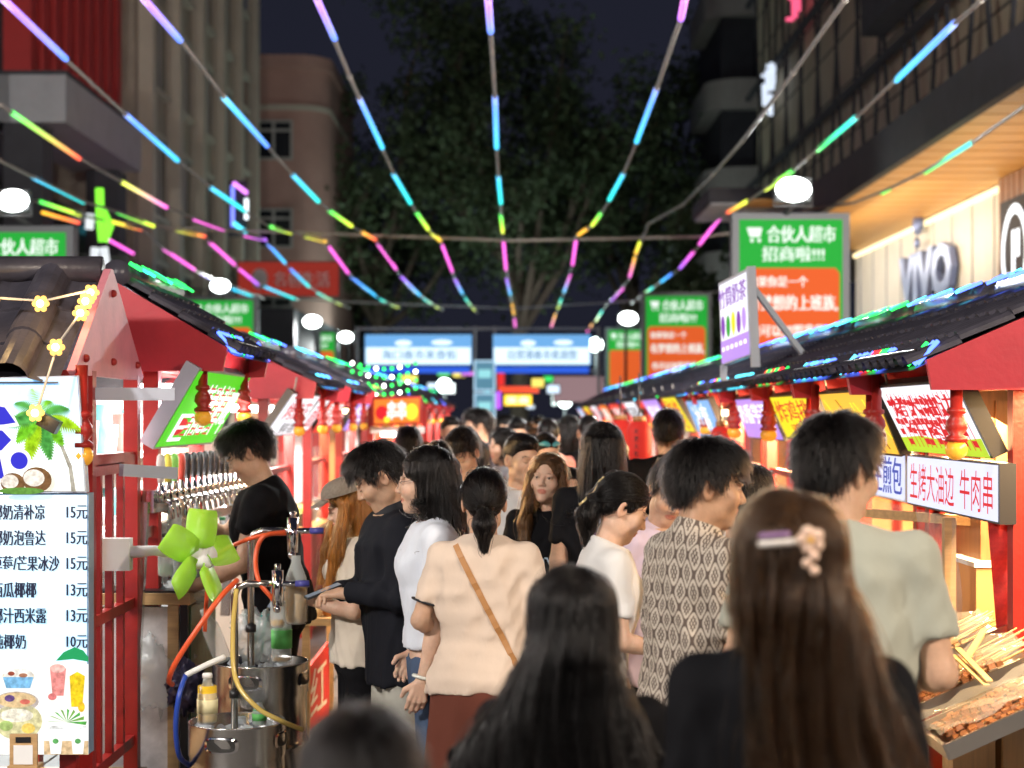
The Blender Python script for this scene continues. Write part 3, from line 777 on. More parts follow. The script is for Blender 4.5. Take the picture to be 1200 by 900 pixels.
def stall(label, side, Y0, Y1, xe, xr, ze, zr, near=True, warm=False, power=34, counter=True, gable=None, front=None, group=None, endlamp=True):
    """A market cart: tiled roof on four red posts, red gable boards, counter, strip lamp. side -1 left, +1 right."""
    L = Y1 - Y0; xo = 2 * xr - xe; cx = xr
    t = thing('market_stall', label, 'market stall', (cx, (Y0 + Y1) / 2, 0), group=group or 'market stalls along the street')
    X = lambda x: x - cx
    y0, y1 = -L / 2, L / 2
    rf = MB(); pitch = .13 if near else .2
    nc = max(3, int(L / pitch))
    for xx in (xe, xo):
        dx = (xx - xr) * .07
        corrugated(rf, (0, y0, zr + .02), (0, y1, zr + .02), (X(xx) + dx, y0, ze - .02), (X(xx) + dx, y1, ze - .02), nc, 4 if near else 2, .034 if near else .045, m_tile, 6 if near else 4)
    rf.tube([(0, y0 - .02, zr + .045), (0, y1 + .02, zr + .045)], .06, 10, m_tile)
    rf.build('roof', None, t)
    gm = gable or m_crim
    for yy in (y0 - .03, y1 + .005):
        gb = MB()
        gb.prism([(X(xe) + (-.02 if xe > xr else .02), yy, ze - .10), (X(xe), yy, ze + .005), (0, yy, zr + .0), (X(xo), yy, ze + .005), (X(xo), yy, ze - .10)], (0, .026, 0), gm)
        gb.build('gable_board', None, t)
    xi = X(xe) + side * .36; xq = X(xo) - side * .10
    for x in (xi, xq):
        for y in (y0 + .08, y1 - .08):
            p = MB(); p.box((x, y, (ze - .02) / 2), (.07, .07, ze - .02), m_red); p.build('post', None, t)
    be = MB()
    be.bar((xi, y0, ze - .06), (xi, y1, ze - .06), .05, .07, m_red); be.bar((xq, y0, ze - .06), (xq, y1, ze - .06), .05, .07, m_red)
    for y in (y0 + .08, y1 - .08): be.bar((xi, y, ze - .07), (xq, y, ze - .07), .05, .06, m_red)
    if near: be.bar((xi, y0 + .1, 1.42), (xi, y1 - .1, 1.42), .03, .04, m_red)
    be.build('beam', None, t)
    for y in (y0 + .03, y1 - .03): pendant(t, (X(xe) + side * .12, y, ze - .03), 1.0)
    tl = MB()
    for y in (y0 + .25,) if not near else (y0 + .06, y1 - .2):
        tl.bar((xi + side * .1, y, ze - .16), (xq - side * .1, y, ze - .16), .045, .045, m_tubew if warm else m_tubel)
    tl.build('strip_lamp', None, t)
    c_ = (1, .64, .30) if warm else (1, .95, .9)
    lamp('stall_lamp', (xi * .6, 0, ze - .2), power, c_, .3, t, 'AREA', (0, side * R(32), 0), max(.4, L * .8))
    if counter:
        cb = MB(); xc0 = xi + side * .02; xc1 = xq
        cb.box(((xc0 + xc1) / 2, 0, .43), (abs(xc1 - xc0), L - .2, .84), front or m_white)
        cb.box(((xc0 + xc1) / 2 - side * .03, 0, .875), (abs(xc1 - xc0) + .1, L - .1, .045), m_plank)
        cb.build('counter', None, t)
        bw = MB(); bw.box((xq - side * .02, 0, 1.4), (.03, L - .2, .95), m_white if not warm else m_plank); bw.build('back_panel', None, t)
    t['half'] = 0
    del t['half']
    return t, dict(xi=xi + cx, xq=xq + cx, Y0=Y0, Y1=Y1, ze=ze, zr=zr, xe=xe, xr=xr, side=side)

LEDC = dict(b=glow('led_blue', (.08, .16, 1), 3.5), c=glow('led_cyan', (.1, .75, 1), 3), g=glow('led_green', (.03, .9, .12), 2.4), r=glow('led_red', (1, .03, .04), 2.4), t=glow('led_teal', (.05, .9, .55), 2.4), v=glow('led_violet', (.5, .2, 1), 2.5))
def fairy(label, s, ridge, eave, seed, dens=22, group='led strings on the stall roofs'):
    """Short led sticks laid over the ridge and hooked over the tile ends."""
    rr = random.Random(seed)
    xe, xr, ze, zr = s['xe'], s['xr'], s['ze'], s['zr']; L = s['Y1'] - s['Y0']
    o0 = Vector((xr, (s['Y0'] + s['Y1']) / 2, zr))
    t = thing('roof_light_string', label, 'string light', o0, group=group)
    m = MB(); cab = []
    n = int(L * dens)
    down = Vector((xe - xr, 0, ze - zr)).normalized()
    for i in range(n):
        y = -L / 2 + L * i / n
        if rr.random() < .2 or math.sin(i * .55 + seed) > .35: continue
        c = ridge[int(i / max(1, n) * 2.99 * len(ridge)) % len(ridge)]
        p = Vector((0, y, .12)) + down * rr.uniform(.02, .1)
        m.tube([p, p + down * .06 + Vector((0, rr.uniform(-.05, .05), 0))], .0075, 5, LEDC[c])
        cab.append(p)
    ev = []
    for i in range(int(L * 20)):
        y = -L / 2 + L * (i + .5) / int(L * 20)
        if math.sin(y * 5 + seed) < -.45 or rr.random() < .12: continue
        p = Vector((xe - xr, y, ze - zr + .05))
        m.tube([p - down * .06, p + Vector((0, 0, -.05)) + down * .02], .0085, 5, LEDC[eave[i // 3 % len(eave)]]); ev.append(p + down * .02)
    m.build('leds', None, t)
    k = MB()
    if len(cab) > 2: k.tube(cab[::2], .005, 4, m_blk)
    if len(ev) > 2: k.tube(ev, .005, 4, m_blk)
    k.build('wire', None, t)

# sign faces
f_green = glow('sign_face_green', (.09, .62, .02), 1.0); f_white = glow('sign_face_white', (.92, .93, 1), 1.05); f_lilac = glow('sign_face_lilac', (.50, .30, .90), 1.0)
f_yel = glow('sign_face_yellow', (.90, .78, .03), 1.0); f_gold = glow('sign_face_gold', (1, .55, .06), 1.0); f_blue = glow('sign_face_blue', (.22, .45, .85), 1.0); f_red = glow('sign_face_red', (.75, .05, .03), 1.0)
f_ora = glow('sign_face_orange', (.9, .22, .03), 1.0); f_wwarm = glow('sign_face_ivory', (.95, .86, .66), 1.0)
l_red = glow('sign_text_red', (.72, .02, .03), .9); l_wht = glow('sign_text_white', (1, 1, 1), 1.15); l_blue = glow('sign_text_blue', (.06, .09, .45), .9); l_vio = glow('sign_text_violet', (.25, .06, .5), .9); l_grn = glow('sign_text_green', (.04, .4, .04), .9); l_blk = mat('sign_text_black', (.01, .01, .02), .5); l_yel = glow('sign_text_yellow', (1, .85, .05), 1.0); l_lime = glow('sign_lime', (.50, .72, .04), 1.0)

def hung(label, side, Yn, Yf, face, case, texts, shapes=None, xt=None, xb=None, zt=1.98, zb=1.65, thick=.05):
    """Tilted lightbox hanging under an eave, facing the aisle: top leans out, bottom sits back."""
    xt = xt if xt is not None else side * 1.42; xb = xb if xb is not None else side * 1.62
    if side < 0: Q = [Vector((xt, Yn, zt)), Vector((xt, Yf, zt)), Vector((xb, Yf, zb)), Vector((xb, Yn, zb))]
    else: Q = [Vector((xt, Yf, zt)), Vector((xt, Yn, zt)), Vector((xb, Yn, zb)), Vector((xb, Yf, zb))]
    t = lightbox('hanging_sign', label, 'sign', Q, face, case, texts, thick=thick, border=.012, shapes=shapes, group='lit signs hanging under the eaves')
    b = MB(); c = sum(Q, Vector()) / 4
    for q in (Q[0], Q[1]):
        q_ = q - c; q_.y *= .8; b.tube([q_ + Vector((-side * -.02, 0, 0)), q_ + Vector((0, 0, .1))], .006, 5, m_wire)
    b.build('hanger', None, t)
    return t
def paint(texts): return texts

# ---------------------------------------------------------------- left row
LE, LR = -1.28, -1.78
sL2, dL2 = stall('red gabled drinks stall with tap wall, second on the left', -1, 7.7, 8.95, LE, LR, 2.10, 2.40, power=60, counter=False)
left = []
words_ = ['烤鱿鱼', '臭豆腐', '炸串', '凉皮', '冰粉', '奶茶', '煎饼', '花甲粉', '铁板烧', '肠粉', '烤冷面', '螺蛳粉', '糖葫芦', '烤生蚝']
ords = ['third', 'fourth', 'fifth', 'sixth', 'seventh', 'eighth', 'ninth', 'tenth', 'eleventh', 'twelfth', 'thirteenth', 'fourteenth', 'fifteenth', 'sixteenth']
signcols = [(f_white, l_red, 'white sign with red letters'), (f_white, l_blk, 'white sign with black letters'), (f_yel, l_red, 'yellow sign with red letters'), (f_red, l_wht, 'red sign with white letters'), (f_blue, l_wht, 'blue sign with white letters'), (f_ora, l_wht, 'orange sign with white letters'), (f_lilac, l_wht, 'lilac sign with white letters')]
for k in range(9):
    Y0 = [11.2, 13.6, 16.1, 18.9, 21.9, 25.1, 28.5, 32, 35.6][k]; LL = 1.45 if k < 3 else 2.0
    warm = k in (1, 3, 6)
    st, d = stall('red gabled stall with dark tile roof, %s stall from the front on the left' % ords[k], -1, Y0, Y0 + LL, LE, LR, 2.01, 2.25, near=k < 3, warm=warm, power=85, front=[m_white, m_red, m_plank][k % 3])
    left.append(d)
    fairy('%s led string on the %s left stall roof' % (['green and blue', 'cyan and blue', 'green'][k % 3], ords[k]), d, ['gb', 'cb', 'gt'][k % 3], ['cb', 'bc', 'gr'][k % 3], 20 + k, 26 if k < 3 else 12)
    if k > 0:
        f, l, ds = signcols[(k * 3) % 7]
        hung('%s on the %s left stall' % (ds, ords[k]), -1, Y0 + .1, Y0 + 1.4, f, m_kcase, [(words_[k], .1, .2, .9, .8, l)])
fairy('green led string on the roof of the left drinks stall', dL2, 'gtg', 'bbg', 3, 30)

def sh_green(l, q):
    for i in range(4):
        for j in range(9): qshape(l, q, [(.30 + i * .13 - j * .012 + .02, .2 + j * .075), (.40 + i * .13 - j * .012, .2 + j * .075), (.40 + i * .13 - j * .012, .225 + j * .075), (.32 + i * .13 - j * .012, .225 + j * .075)], l_red, .014)
    qell(l, q, .2, .72, .09, .11, l_red, .006)
hung('bright green sign with white letters hanging by the tap wall', -1, 7.6, 9.1, f_green, m_gcase, [('E', .1, .55, .3, .9, l_wht, None, .03), ('精酿鲜啤', .3, .16, .93, .84, l_wht, None, .03)], sh_green, xt=-1.39, xb=-1.60, zt=2.01, zb=1.65, thick=.07)
hung('white sign with red letters and black edge on the third left stall', -1, 10.95, 12.5, f_white, m_kcase, [('烤脑花', .12, .18, .9, .6, l_red), ('鲜香', .3, .66, .8, .92, l_blk)], xt=-1.40, xb=-1.60, zt=1.95, zb=1.66)
hung('small white sign with red letters between the third and fourth left stalls', -1, 12.75, 13.45, f_white, m_kcase, [('面筋', .15, .2, .85, .85, l_red)], zt=1.94, zb=1.68)
# the stall end facing the camera with an orange board
Q = [at(436, 466, 15.6), at(494, 464, 15.6), at(494, 497, 15.6), at(436, 499, 15.6)]
def sh_or(l, q):
    qell(l, q, .80, .55, .13, .3, l_yel, .006); qell(l, q, .2, .55, .13, .25, l_red, .006); qell(l, q, .3, .8, .06, .12, l_yel, .008)
lightbox('stall_end_sign', 'orange board with white letters and yellow dish on the stall end', 'sign', Q, f_ora, m_red, [('串串', .32, .15, .68, .8, l_wht)], shapes=sh_or)
fr = thing('end_display', 'white and red frame under the orange board at the left stall end', 'stall frame', at(466, 500, 15.75))
b = MB(); w_ = .5
b.box((0, 0, -.03), (w_, .06, .06), m_white); b.box((0, -.02, -.075), (w_ * .6, .04, .03), m_tubel)
for x in (-w_ / 2, w_ / 2): b.box((x, 0, -.75), (.05, .05, 1.85), m_red)
b.box((0, .02, -1.25), (w_, .04, .8), m_white); b.build('frame', None, fr)
t = thing('green_light_garland', 'arched green and white bulb garland over the orange board', 'string light', at(450, 430, 16.2))
b = MB(); k_ = MB()
for j in range(4):
    pts = []
    for i in range(9):
        p = Vector(((i - 4) * .075, 0, -.05 * j * 1.6 - .04 * math.cos((i - 4) * .5) + .02)); pts.append(p)
        b.ball(p, .017, LEDC['g'] if (i + j) % 3 else m_tubel, 8)
    k_.tube(pts, .004, 4, m_blk)
b.build('bulbs', None, t); k_.build('wire', None, t)

# ---------------------------------------------------------------- coconut milk stall at the front left
cs = thing('coconut_milk_stall', 'tile roofed coconut milk stall with faded pink gable at the front left', 'market stall', (-2.2, 7.0, 0))
O = Vector((-2.2, 7.0, 0))
rf = MB()
corrugated(rf, (-1.2, 0, 2.37), (.50, 0, 2.37), (-1.2, -.62, 1.93), (.50, -.62, 1.93), 6, 3, .07, m_tile, 8)
corrugated(rf, (.50, 0, 2.37), (-1.2, 0, 2.37), (.50, .62, 1.93), (-1.2, .62, 1.93), 6, 3, .07, m_tile, 8)
rf.tube([(-1.2, 0, 2.40), (.52, 0, 2.40)], .055, 10, m_tile)
rf.build('roof', None, cs)
gb = MB(); gb.prism([(.53, -.60, 1.97), (.53, -.02, 2.40), (.53, .02, 2.40), (.53, .60, 1.97), (.53, .56, 1.955), (.53, -.56, 1.955)], (.03, 0, 0), m_pinkg)
for p in ((.565, -.45, 2.02), (.565, .45, 2.02), (.565, 0, 2.3), (.565, 0, 2.02)): gb.ball(p, .016, m_red, 8)
gb.build('gable_board', None, cs)
for (x, y) in ((.50, -.44), (.53, -.30), (.53, .5), (-1.1, .5)):
    p = MB(); p.box((x, y, 1.0), (.062, .062, 1.95), m_red); p.build('post', None, cs)
rl = MB()
for y in (-.12, .08, .28): rl.box((.53, y, .98), (.03, .035, 1.16), m_red)
for z in (1.62, 1.58, .98, .38): rl.bar((.53, -.30, z), (.53, .5, z), .036, .045, m_red)
rl.bar((.5, -.44, 1.6), (.53, .5, 1.6), .05, .06, m_red)
rl.build('side_railing', None, cs)
ar = MB(); ar.bar((.42, -.3, 1.885), (.86, -.22, 1.885), .03, .05, m_gcase); ar.build('sign_arm', None, cs)
ar = MB(); ar.bar((.62, -.1, 1.58), (.80, .1, 1.56), .03, .05, m_gcase); ar.build('sign_arm', None, cs)
lamp('added_milk_stall_lamp', (-.3, .1, 1.85), 22, (1, .96, .92), .8, cs, 'AREA', (0, R(-35), 0), .5)  # added lamp with no fixture, brightens the railing and posts
pendant(cs, (.575, -.56, 1.97), 1.15)
bs = MB(); bs.box((-.3, .05, .11), (1.72, .98, .22), m_plank); bs.box((-.3, -.0, .235), (1.78, 1.06, .03), m_plank)
bs.build('base', None, cs)
# menu lightbox
f_sky = mat('menu_blue', (.25, .55, .85), .5)
def gradient_face(name, c0, c1, c2, s):
    if name in _m: return _m[name]
    m = bpy.data.materials.new(name); m.use_nodes = True; nt = m.node_tree; b = nt.nodes['Principled BSDF']
    tc = nt.nodes.new('ShaderNodeTexCoord'); sp = nt.nodes.new('ShaderNodeSeparateXYZ'); cr = nt.nodes.new('ShaderNodeValToRGB')
    no = nt.nodes.new('ShaderNodeTexNoise'); no.inputs['Scale'].default_value = 2.2
    ad = nt.nodes.new('ShaderNodeMath'); ad.operation = 'MULTIPLY_ADD'; ad.inputs[1].default_value = .3; 
    nt.links.new(tc.outputs['Generated'], no.inputs['Vector']); nt.links.new(tc.outputs['Generated'], sp.inputs[0])
    nt.links.new(no.outputs['Fac'], ad.inputs[0]); nt.links.new(sp.outputs['Z'], ad.inputs[2])
    nt.links.new(ad.outputs[0], cr.inputs['Fac'])
    cr.color_ramp.elements[0].position = .15; cr.color_ramp.elements[0].color = (*c0, 1)
    cr.color_ramp.elements[1].position = 1.0; cr.color_ramp.elements[1].color = (*c2, 1)
    e = cr.color_ramp.elements.new(.6); e.color = (*c1, 1)
    nt.links.new(cr.outputs[0], b.inputs['Emission Color']); b.inputs['Emission Strength'].default_value = s
    b.inputs['Base Color'].default_value = (.5, .6, .7, 1)
    _m[name] = m; return m
f_menu = gradient_face('menu_print', (.92, .95, .97), (.36, .72, .95), (.62, .85, 1.0), .74)
f_beach = gradient_face('beach_print', (.80, .72, .55), (.72, .88, .95), (.06, .42, .85), .74)
YM = 6.42
Qm = [at(-150, 578, YM), at(104, 578, YM), at(104, 884, YM), at(-150, 884, YM)]
Wm = 254.0; Hm = 306.0
mu = lambda px: (px + 150) / Wm
mv = lambda py: (py - 578) / Hm
rows = [('椰奶清补凉', '15元', 591, 609, 53), ('椰奶泡鲁达', '15元', 621, 639, 54), ('草莓/芒果冰沙', '15元', 651, 669, 70), ('西瓜椰椰', '13元', 682, 700, 43), ('椰汁西米露', '13元', 712, 730, 55), ('纯椰奶', '10元', 743, 760, 31)]
m_mtx = mat('menu_text', (.015, .02, .06), .5)
tx = [(a, mu(-8), mv(y0), mu(xe_), mv(y1), m_mtx, None, .012) for a, b_, y0, y1, xe_ in rows] + [(b_, mu(79), mv(y0 + 1), mu(103), mv(y1 - 1), m_mtx, None, .012) for a, b_, y0, y1, xe_ in rows]
pr = lambda n, c, s=.9: glow('print_' + n, c, s, printed=n not in ('cream', 'letter_blue', 'letter_edge', 'cup_white', 'leaf_dk'))
def sh_menu(l, q):
    S = lambda pts, m, lf=.006: qshape(l, q, [(mu(x), mv(y)) for x, y in pts], m, lf)
    E_ = lambda x, y, rx, ry, m, lf=.006: qell(l, q, mu(x), mv(y), rx / Wm, ry / Hm, m, lf)
    S([(-140, 762), (104, 778), (104, 884), (-140, 884)], pr('cream', (.95, .95, .90)), .004)
    S([(66, 774), (75, 764), (88, 758), (98, 762), (104, 770), (104, 775), (86, 772)], pr('leaf_dk', (.02, .35, .12)))
    E_(22, 793, 19, 9, pr('coco', (.85, .75, .62))); E_(22, 790, 17, 7, pr('ivory', (.95, .92, .85)), .007)
    S([(4, 793), (40, 793), (36, 806), (8, 806)], pr('bowl_blue', (.22, .52, .82)), .008); E_(14, 789, 4, 2.5, pr('date', (.35, .08, .05)), .009); E_(28, 791, 5, 2.5, pr('bean', (.45, .2, .12)), .009)
    S([(59, 783), (78, 783), (75, 815), (62, 815)], pr('strawberry', (.85, .30, .28))); E_(68, 783, 9, 5, pr('straw_top', (.9, .5, .45)), .008); E_(62, 816, 5, 4, pr('lychee', (.7, .2, .2)), .009)
    S([(82, 792), (91, 787), (100, 792), (97, 828), (84, 828)], pr('mango', (.93, .66, .02))); E_(96, 828, 4, 6, pr('mango2', (.9, .55, .03)), .008)
    E_(20, 822, 26, 12, pr('bowl2', (.55, .48, .45))); E_(20, 820, 23, 9, pr('fruit', (.75, .55, .3)), .007); E_(12, 818, 6, 4, pr('berry', (.15, .08, .25)), .008); E_(30, 822, 6, 3, pr('melon', (.8, .2, .15)), .008)
    E_(22, 845, 28, 22, pr('pot', (.72, .68, .38))); E_(20, 838, 20, 8, pr('sago', (.9, .85, .7)), .008); E_(8, 850, 8, 6, pr('kiwi', (.45, .6, .2)), .009); E_(34, 853, 8, 6, pr('mango3', (.9, .65, .15)), .009)
    S([(52, 884), (104, 884), (104, 868), (52, 868)], pr('sand', (.72, .52, .3)), .005)
    for k in range(9):
        a = math.pi * (.08 + k * .105); S([(79, 846), (79 - 24 * math.cos(a), 846 - 20 * math.sin(a) + 4), (79 - 22 * math.cos(a + .12), 846 - 20 * math.sin(a + .12) + 6)], pr('palm_%d' % (k % 2), (.10 + .1 * (k % 2), .45, .08)))
    for x in (66, 92):
        S([(x - 9, 853), (x + 9, 853), (x + 6, 883), (x - 6, 883)], pr('cup_white', (.95, .97, .97)), .008); S([(x - 10, 850), (x + 10, 850), (x + 10, 854), (x - 10, 854)], pr('cup_lid', (.85, .88, .88)), .009)
        E_(x, 868, 3.5, 3, pr('cup_mark', (.12, .4, .12)), .01)
lightbox('menu_lightbox', 'lit blue menu board with price list and printed drinks on the coconut milk stall', 'menu board', Qm, f_menu, mat('menu_frame', (.30, .42, .58), .4, metal=.3), tx, shapes=sh_menu, thick=.08, border=.006)
Qp = [at(-160, 446, YM - .02), at(92, 440, YM - .02), at(101, 577, YM - .02), at(-160, 577, YM - .02)]
pu = lambda x: (x + 160) / 256.0
pv_ = lambda y: (y - 443) / 134.0
def sh_beach(l, q):
    S = lambda pts, m, lf=.006: qshape(l, q, [(pu(x), pv_(y)) for x, y in pts], m, lf)
    E_ = lambda x, y, rx, ry, m, lf=.006: qell(l, q, pu(x), pv_(y), rx / 256, ry / 134, m, lf)
    rr = random.Random(2)
    tr_ = [(60, 505), (72, 525), (80, 548), (82, 576)]
    for i in range(3):
        (x0, y0), (x1, y1) = tr_[i], tr_[i + 1]; S([(x0 - 2, y0), (x0 + 2, y0), (x1 + 2.6, y1), (x1 - 2.6, y1)], pr('palm_trunk', (.42, .40, .34)))
    for k in range(11):
        a = -math.pi * .98 + k * 2 * math.pi * .098 + .1; L = 30 + 14 * (k % 3) / 2; bx, by = 48, 490
        tip = (bx + L * math.cos(a), by + L * .95 * math.sin(a) + 8)
        mid = (bx + L * .55 * math.cos(a), by + L * .55 * math.sin(a) - 3)
        c = pr('frond_%d' % (k % 3), [(.22, .62, .03), (.10, .42, .08), (.42, .70, .02)][k % 3])
        nx, ny = -math.sin(a), math.cos(a)
        for s_ in range(16):
            f = s_ / 16; px_ = bx + (tip[0] - bx) * f + (mid[0] - (bx + tip[0]) / 2) * 2 * f * (1 - f); py_ = by + (tip[1] - by) * f + (mid[1] - (by + tip[1]) / 2) * 2 * f * (1 - f)
            wd = 9 * math.sin(math.pi * (f * .85 + .12))
            ex, ey = math.cos(a) * 6, math.sin(a) * 6 + 5; wd *= 1.15
            S([(px_, py_), (px_ + ex + nx * wd, py_ + ey + ny * wd), (px_ + ex * .9, py_ + ey * .9)], c, .008 + k * .0003)
            S([(px_, py_), (px_ + ex * .9, py_ + ey * .9), (px_ + ex - nx * wd, py_ + ey - ny * wd)], c, .008 + k * .0003)
    # blue letter strokes cut by the edge of the picture
    bl = pr('letter_blue', (.03, .03, .55), 1.0); wt = pr('letter_edge', (.95, .95, 1), 1.0)
    for lf, mm, gsc in ((.012, wt, 4), (.014, bl, 0)):
        S([(-30, 470 - gsc), (8 + gsc, 478 - gsc), (20 + gsc, 496 + gsc), (6, 498 + gsc), (-30, 500 + gsc)], mm, lf)
        S([(-30, 502 - gsc), (4 + gsc, 505 - gsc), (14 + gsc, 516 + gsc), (2, 528 + gsc), (-30, 530 + gsc)], mm, lf + .0005)
        E_(22, 540, 10 + gsc, 10 + gsc, mm, lf + .001); S([(-30, 532 - gsc), (0 + gsc, 536 - gsc), (4 + gsc, 560 + gsc), (-30, 566 + gsc)], mm, lf + .0015)
    for x, y, r_ in ((14, 566, 14), (42, 562, 17)):
        E_(x, y, r_, r_ * .85, pr('coconut_husk', (.20, .10, .04)), .018 + r_ * .0002); E_(x - 3, y - 2, r_ * .72, r_ * .58, pr('coconut_meat', (.85, .80, .72)), .022 + r_ * .0002)
    E_(24, 575, 26, 4, pr('grass', (.12, .3, .05)), .028)
lightbox('beach_picture_lightbox', 'lit beach picture with palm and coconuts above the menu board', 'picture board', Qp, f_beach, m_gcase, shapes=sh_beach, thick=.05, border=.005)
# flower bulbs on the tiles
t = thing('warm_bulb_string', 'string of warm flower-shaped bulbs on the coconut stall roof', 'string light', at(60, 380, 6.6))
o0 = at(60, 380, 6.6); pts = []
m_wb = glow('warm_bulb_core', (1, .80, .40), 5); m_wp = glow('warm_bulb_petal', (1, .55, .12), 1.6)
for (x, y, dpt) in ((-10, 352, 6.62), (48, 356, 6.55), (107, 343, 6.78), (101, 353, 6.72), (95, 367, 6.66), (66, 407, 6.36), (42, 484, 6.33)):
    p = at(x, y, dpt - .08) - o0; b = MB()
    for k in range(6): b.ball(p + Vector((.022 * math.cos(k * 1.047), -.004, .022 * math.sin(k * 1.047))), .012, m_wp, 8)
    b.ball(p + Vector((0, -.012, 0)), .015, m_wb, 8); bo = b.build('bulb', None, t); pts.append(p)
    lamp('bulb_glow', p + Vector((0, -.06, 0)), .9, (1, .62, .25), .03, t)
w = MB(); w.tube([p + Vector((0, .02, .012)) for p in pts], .005, 5, m_wire); w.build('wire', None, t)
# black plug box under a bulb, plate stand on the base
b = MB(); b.box(at(58, 496, 6.3), (.075, .05, .05), m_blk, Matrix.Rotation(.5, 3, 'Y')); tag(b.build('junction_box', None), 'black cable junction box hanging over the palm picture', 'junction box')
t = thing('pay_stand', 'small wooden payment stand with blank card at the menu foot', 'stand', at(28, 900, 6.25))
b = MB(); b.box((0, 0, .06), (.10, .015, .13), m_plank); b.box((0, .02, .005), (.11, .08, .012), m_plank); b.build('board', None, t)
b = MB(); b.box((0, -.009, .05), (.07, .004, .07), m_white); b.box((0, -.009, .105), (.055, .004, .02), m_blk); b.build('card', None, t)
# ---------------------------------------------------------------- drinks bench, kegs, taps
bt = thing('drinks_bench', 'wood topped black framed bench with marbled side beside the kegs', 'bench', at(190, 820, 7.9))
b = MB(); o_ = at(190, 820, 7.9)
ztop = at(190, 703, 7.6).z - o_.z
b.box((-.06, .1, ztop), (.48, .75, .05), m_plank); b.box((-.06, .1, ztop + .03), (.44, .7, .012), m_blk); b.build('top', None, bt)
b = MB()
for x in (-.27, .15):
    for y in (-.24, .44): b.box((x, y, ztop / 2 - .26), (.035, .035, ztop + .5), m_blk)
b.build('frame', None, bt)
b = MB(); b.box((-.06, -.22, ztop / 2 - .24), (.38, .02, ztop + .4), mat('marbled_panel', (.62, .58, .58), .4, var=.3, vscale=8)); b.box((.10, -.24, ztop / 2 - .24), (.05, .02, ztop + .44), m_plank)
b.build('side_panel', None, bt)
b = MB(); b.box((.165, .1, ztop / 2 - .24), (.02, .64, ztop + .4), mat('dark_crate_print', (.03, .08, .04), .5, var=.6, vscale=12)); b.build('dark_side', None, bt)

def keg(label, c, r=.195, h=.44, ice=True, seed=1):
    t = thing('beer_keg', label, 'keg', c, group='steel kegs at the drinks stall')
    m = MB()
    m.lathe([(r * .96, 0), (r, .012), (r, .05), (r * .97, .06), (r * .97, .12), (r * 1.0, .128), (r * 1.015, .14), (r * 1.0, .152), (r * .97, .16), (r * .97, h * .5), (r * 1.0, h * .5 + .008), (r * 1.015, h * .5 + .02), (r * 1.0, h * .5 + .032), (r * .97, h * .5 + .04), (r * .965, h - .14), (r * .99, h - .13), (r * .985, h - .005), (r, h), (r * .985, h + .004), (r * .95, h), (r * .94, h - .07), (r * .5, h - .06), (.05, h - .05)], (0, 0, 0), 40, m_metal)
    m.build('body', None, t)
    for a in (-1.75, -.2, 1.4):
        g_ = MB(); n = 20; O_ = []; I_ = []
        for i in range(n):
            th = 2 * math.pi * i / n; ca, sa = math.cos(th), math.sin(th)
            ex = math.copysign(abs(ca) ** .5, ca) * .30; ez = math.copysign(abs(sa) ** .6, sa) * .026
            P = lambda rad, k: (rad * math.cos(a + ex * k), rad * math.sin(a + ex * k), h - .065 + ez * k)
            O_.append(P(r * 1.0, 1.22)); I_.append(P(r * 1.012, 1.0))
        g_.add(O_ + I_, [(i, (i + 1) % n, n + (i + 1) % n, n + i) for i in range(n)], m_chrome, True)
        g_.add([(p[0] * .992, p[1] * .992, p[2]) for p in I_], [tuple(range(n))], mat('handle_hole', (.03, .028, .025), .7))
        g_.build('handle', None, t)
    rr = random.Random(seed)
    if ice:
        i_ = MB()
        for k in range(26):
            a = rr.uniform(0, 6.28); q = r * .75 * math.sqrt(rr.random())
            i_.box((q * math.cos(a), q * math.sin(a), h - .045 + rr.uniform(-.01, .04)), (.035, .035, .03), mat('ice', (.85, .9, .95), .1, alpha=.5), Matrix.Rotation(rr.uniform(0, 3), 3, (rr.random(), rr.random(), 1)))
        i_.build('ice', None, t)
    return t
k1 = at(278, 845, 7.0); k2 = at(305, 775, 7.42)
keg('front steel keg with ice and amber bottle on top', (k1.x, k1.y, 0.0), .20, k1.z)
keg('taller steel keg behind, under the filling taps', (k2.x, k2.y, 0.0), .21, k2.z, True, 4)
def bottle(label, p, r=.033, h=.22, liquid=m_beer, capc=m_white, lab=None, fill=.6, tilt=(0, 0), name='drink_bottle', group='bottles on the kegs'):
    t = thing(name, label, 'bottle', p, group=group); t.rotation_euler = (tilt[0], tilt[1], 0)
    m = MB(); m.lathe([(r * .8, 0), (r, .01), (r, h * .55), (r * .9, h * .65), (r * .45, h * .84), (r * .42, h * .94)], (0, 0, 0), 16, m_glass); m.build('glass', None, t)
    if fill:
        m = MB(); m.lathe([(r * .74, .006), (r * .92, .015), (r * .92, h * .55 * fill), (.001, h * .55 * fill)], (0, 0, 0), 16, liquid); m.build('drink', None, t)
    if capc: m = MB(); m.lathe([(r * .5, h * .93), (r * .5, h), (r * .45, h + .004)], (0, 0, 0), 12, capc); m.build('cap', None, t)
    if lab: m = MB(); m.lathe([(r * 1.02, h * .22), (r * 1.02, h * .5)], (0, 0, 0), 16, lab); m.build('label', None, t)
    return t
m_lab = mat('paper_label', (.75, .68, .40), .6); m_labg = mat('green_label', (.12, .5, .12), .5)
bottle('amber bottle with green neck and white cap on the front keg', at(243, 848, 6.9), .042, .20, mat('amber_juice', (.70, .45, .03), .2), m_white, m_lab, 1.4)
bottle('clear bulb bottle with green label on the tall keg', at(330, 776, 7.3), .044, .28, m_beer, m_white, m_labg, .1)
bottle('clear bottle leaning on the tall keg', at(262, 775, 7.35), .04, .26, m_beer, None, None, 0, (.1, -.35))
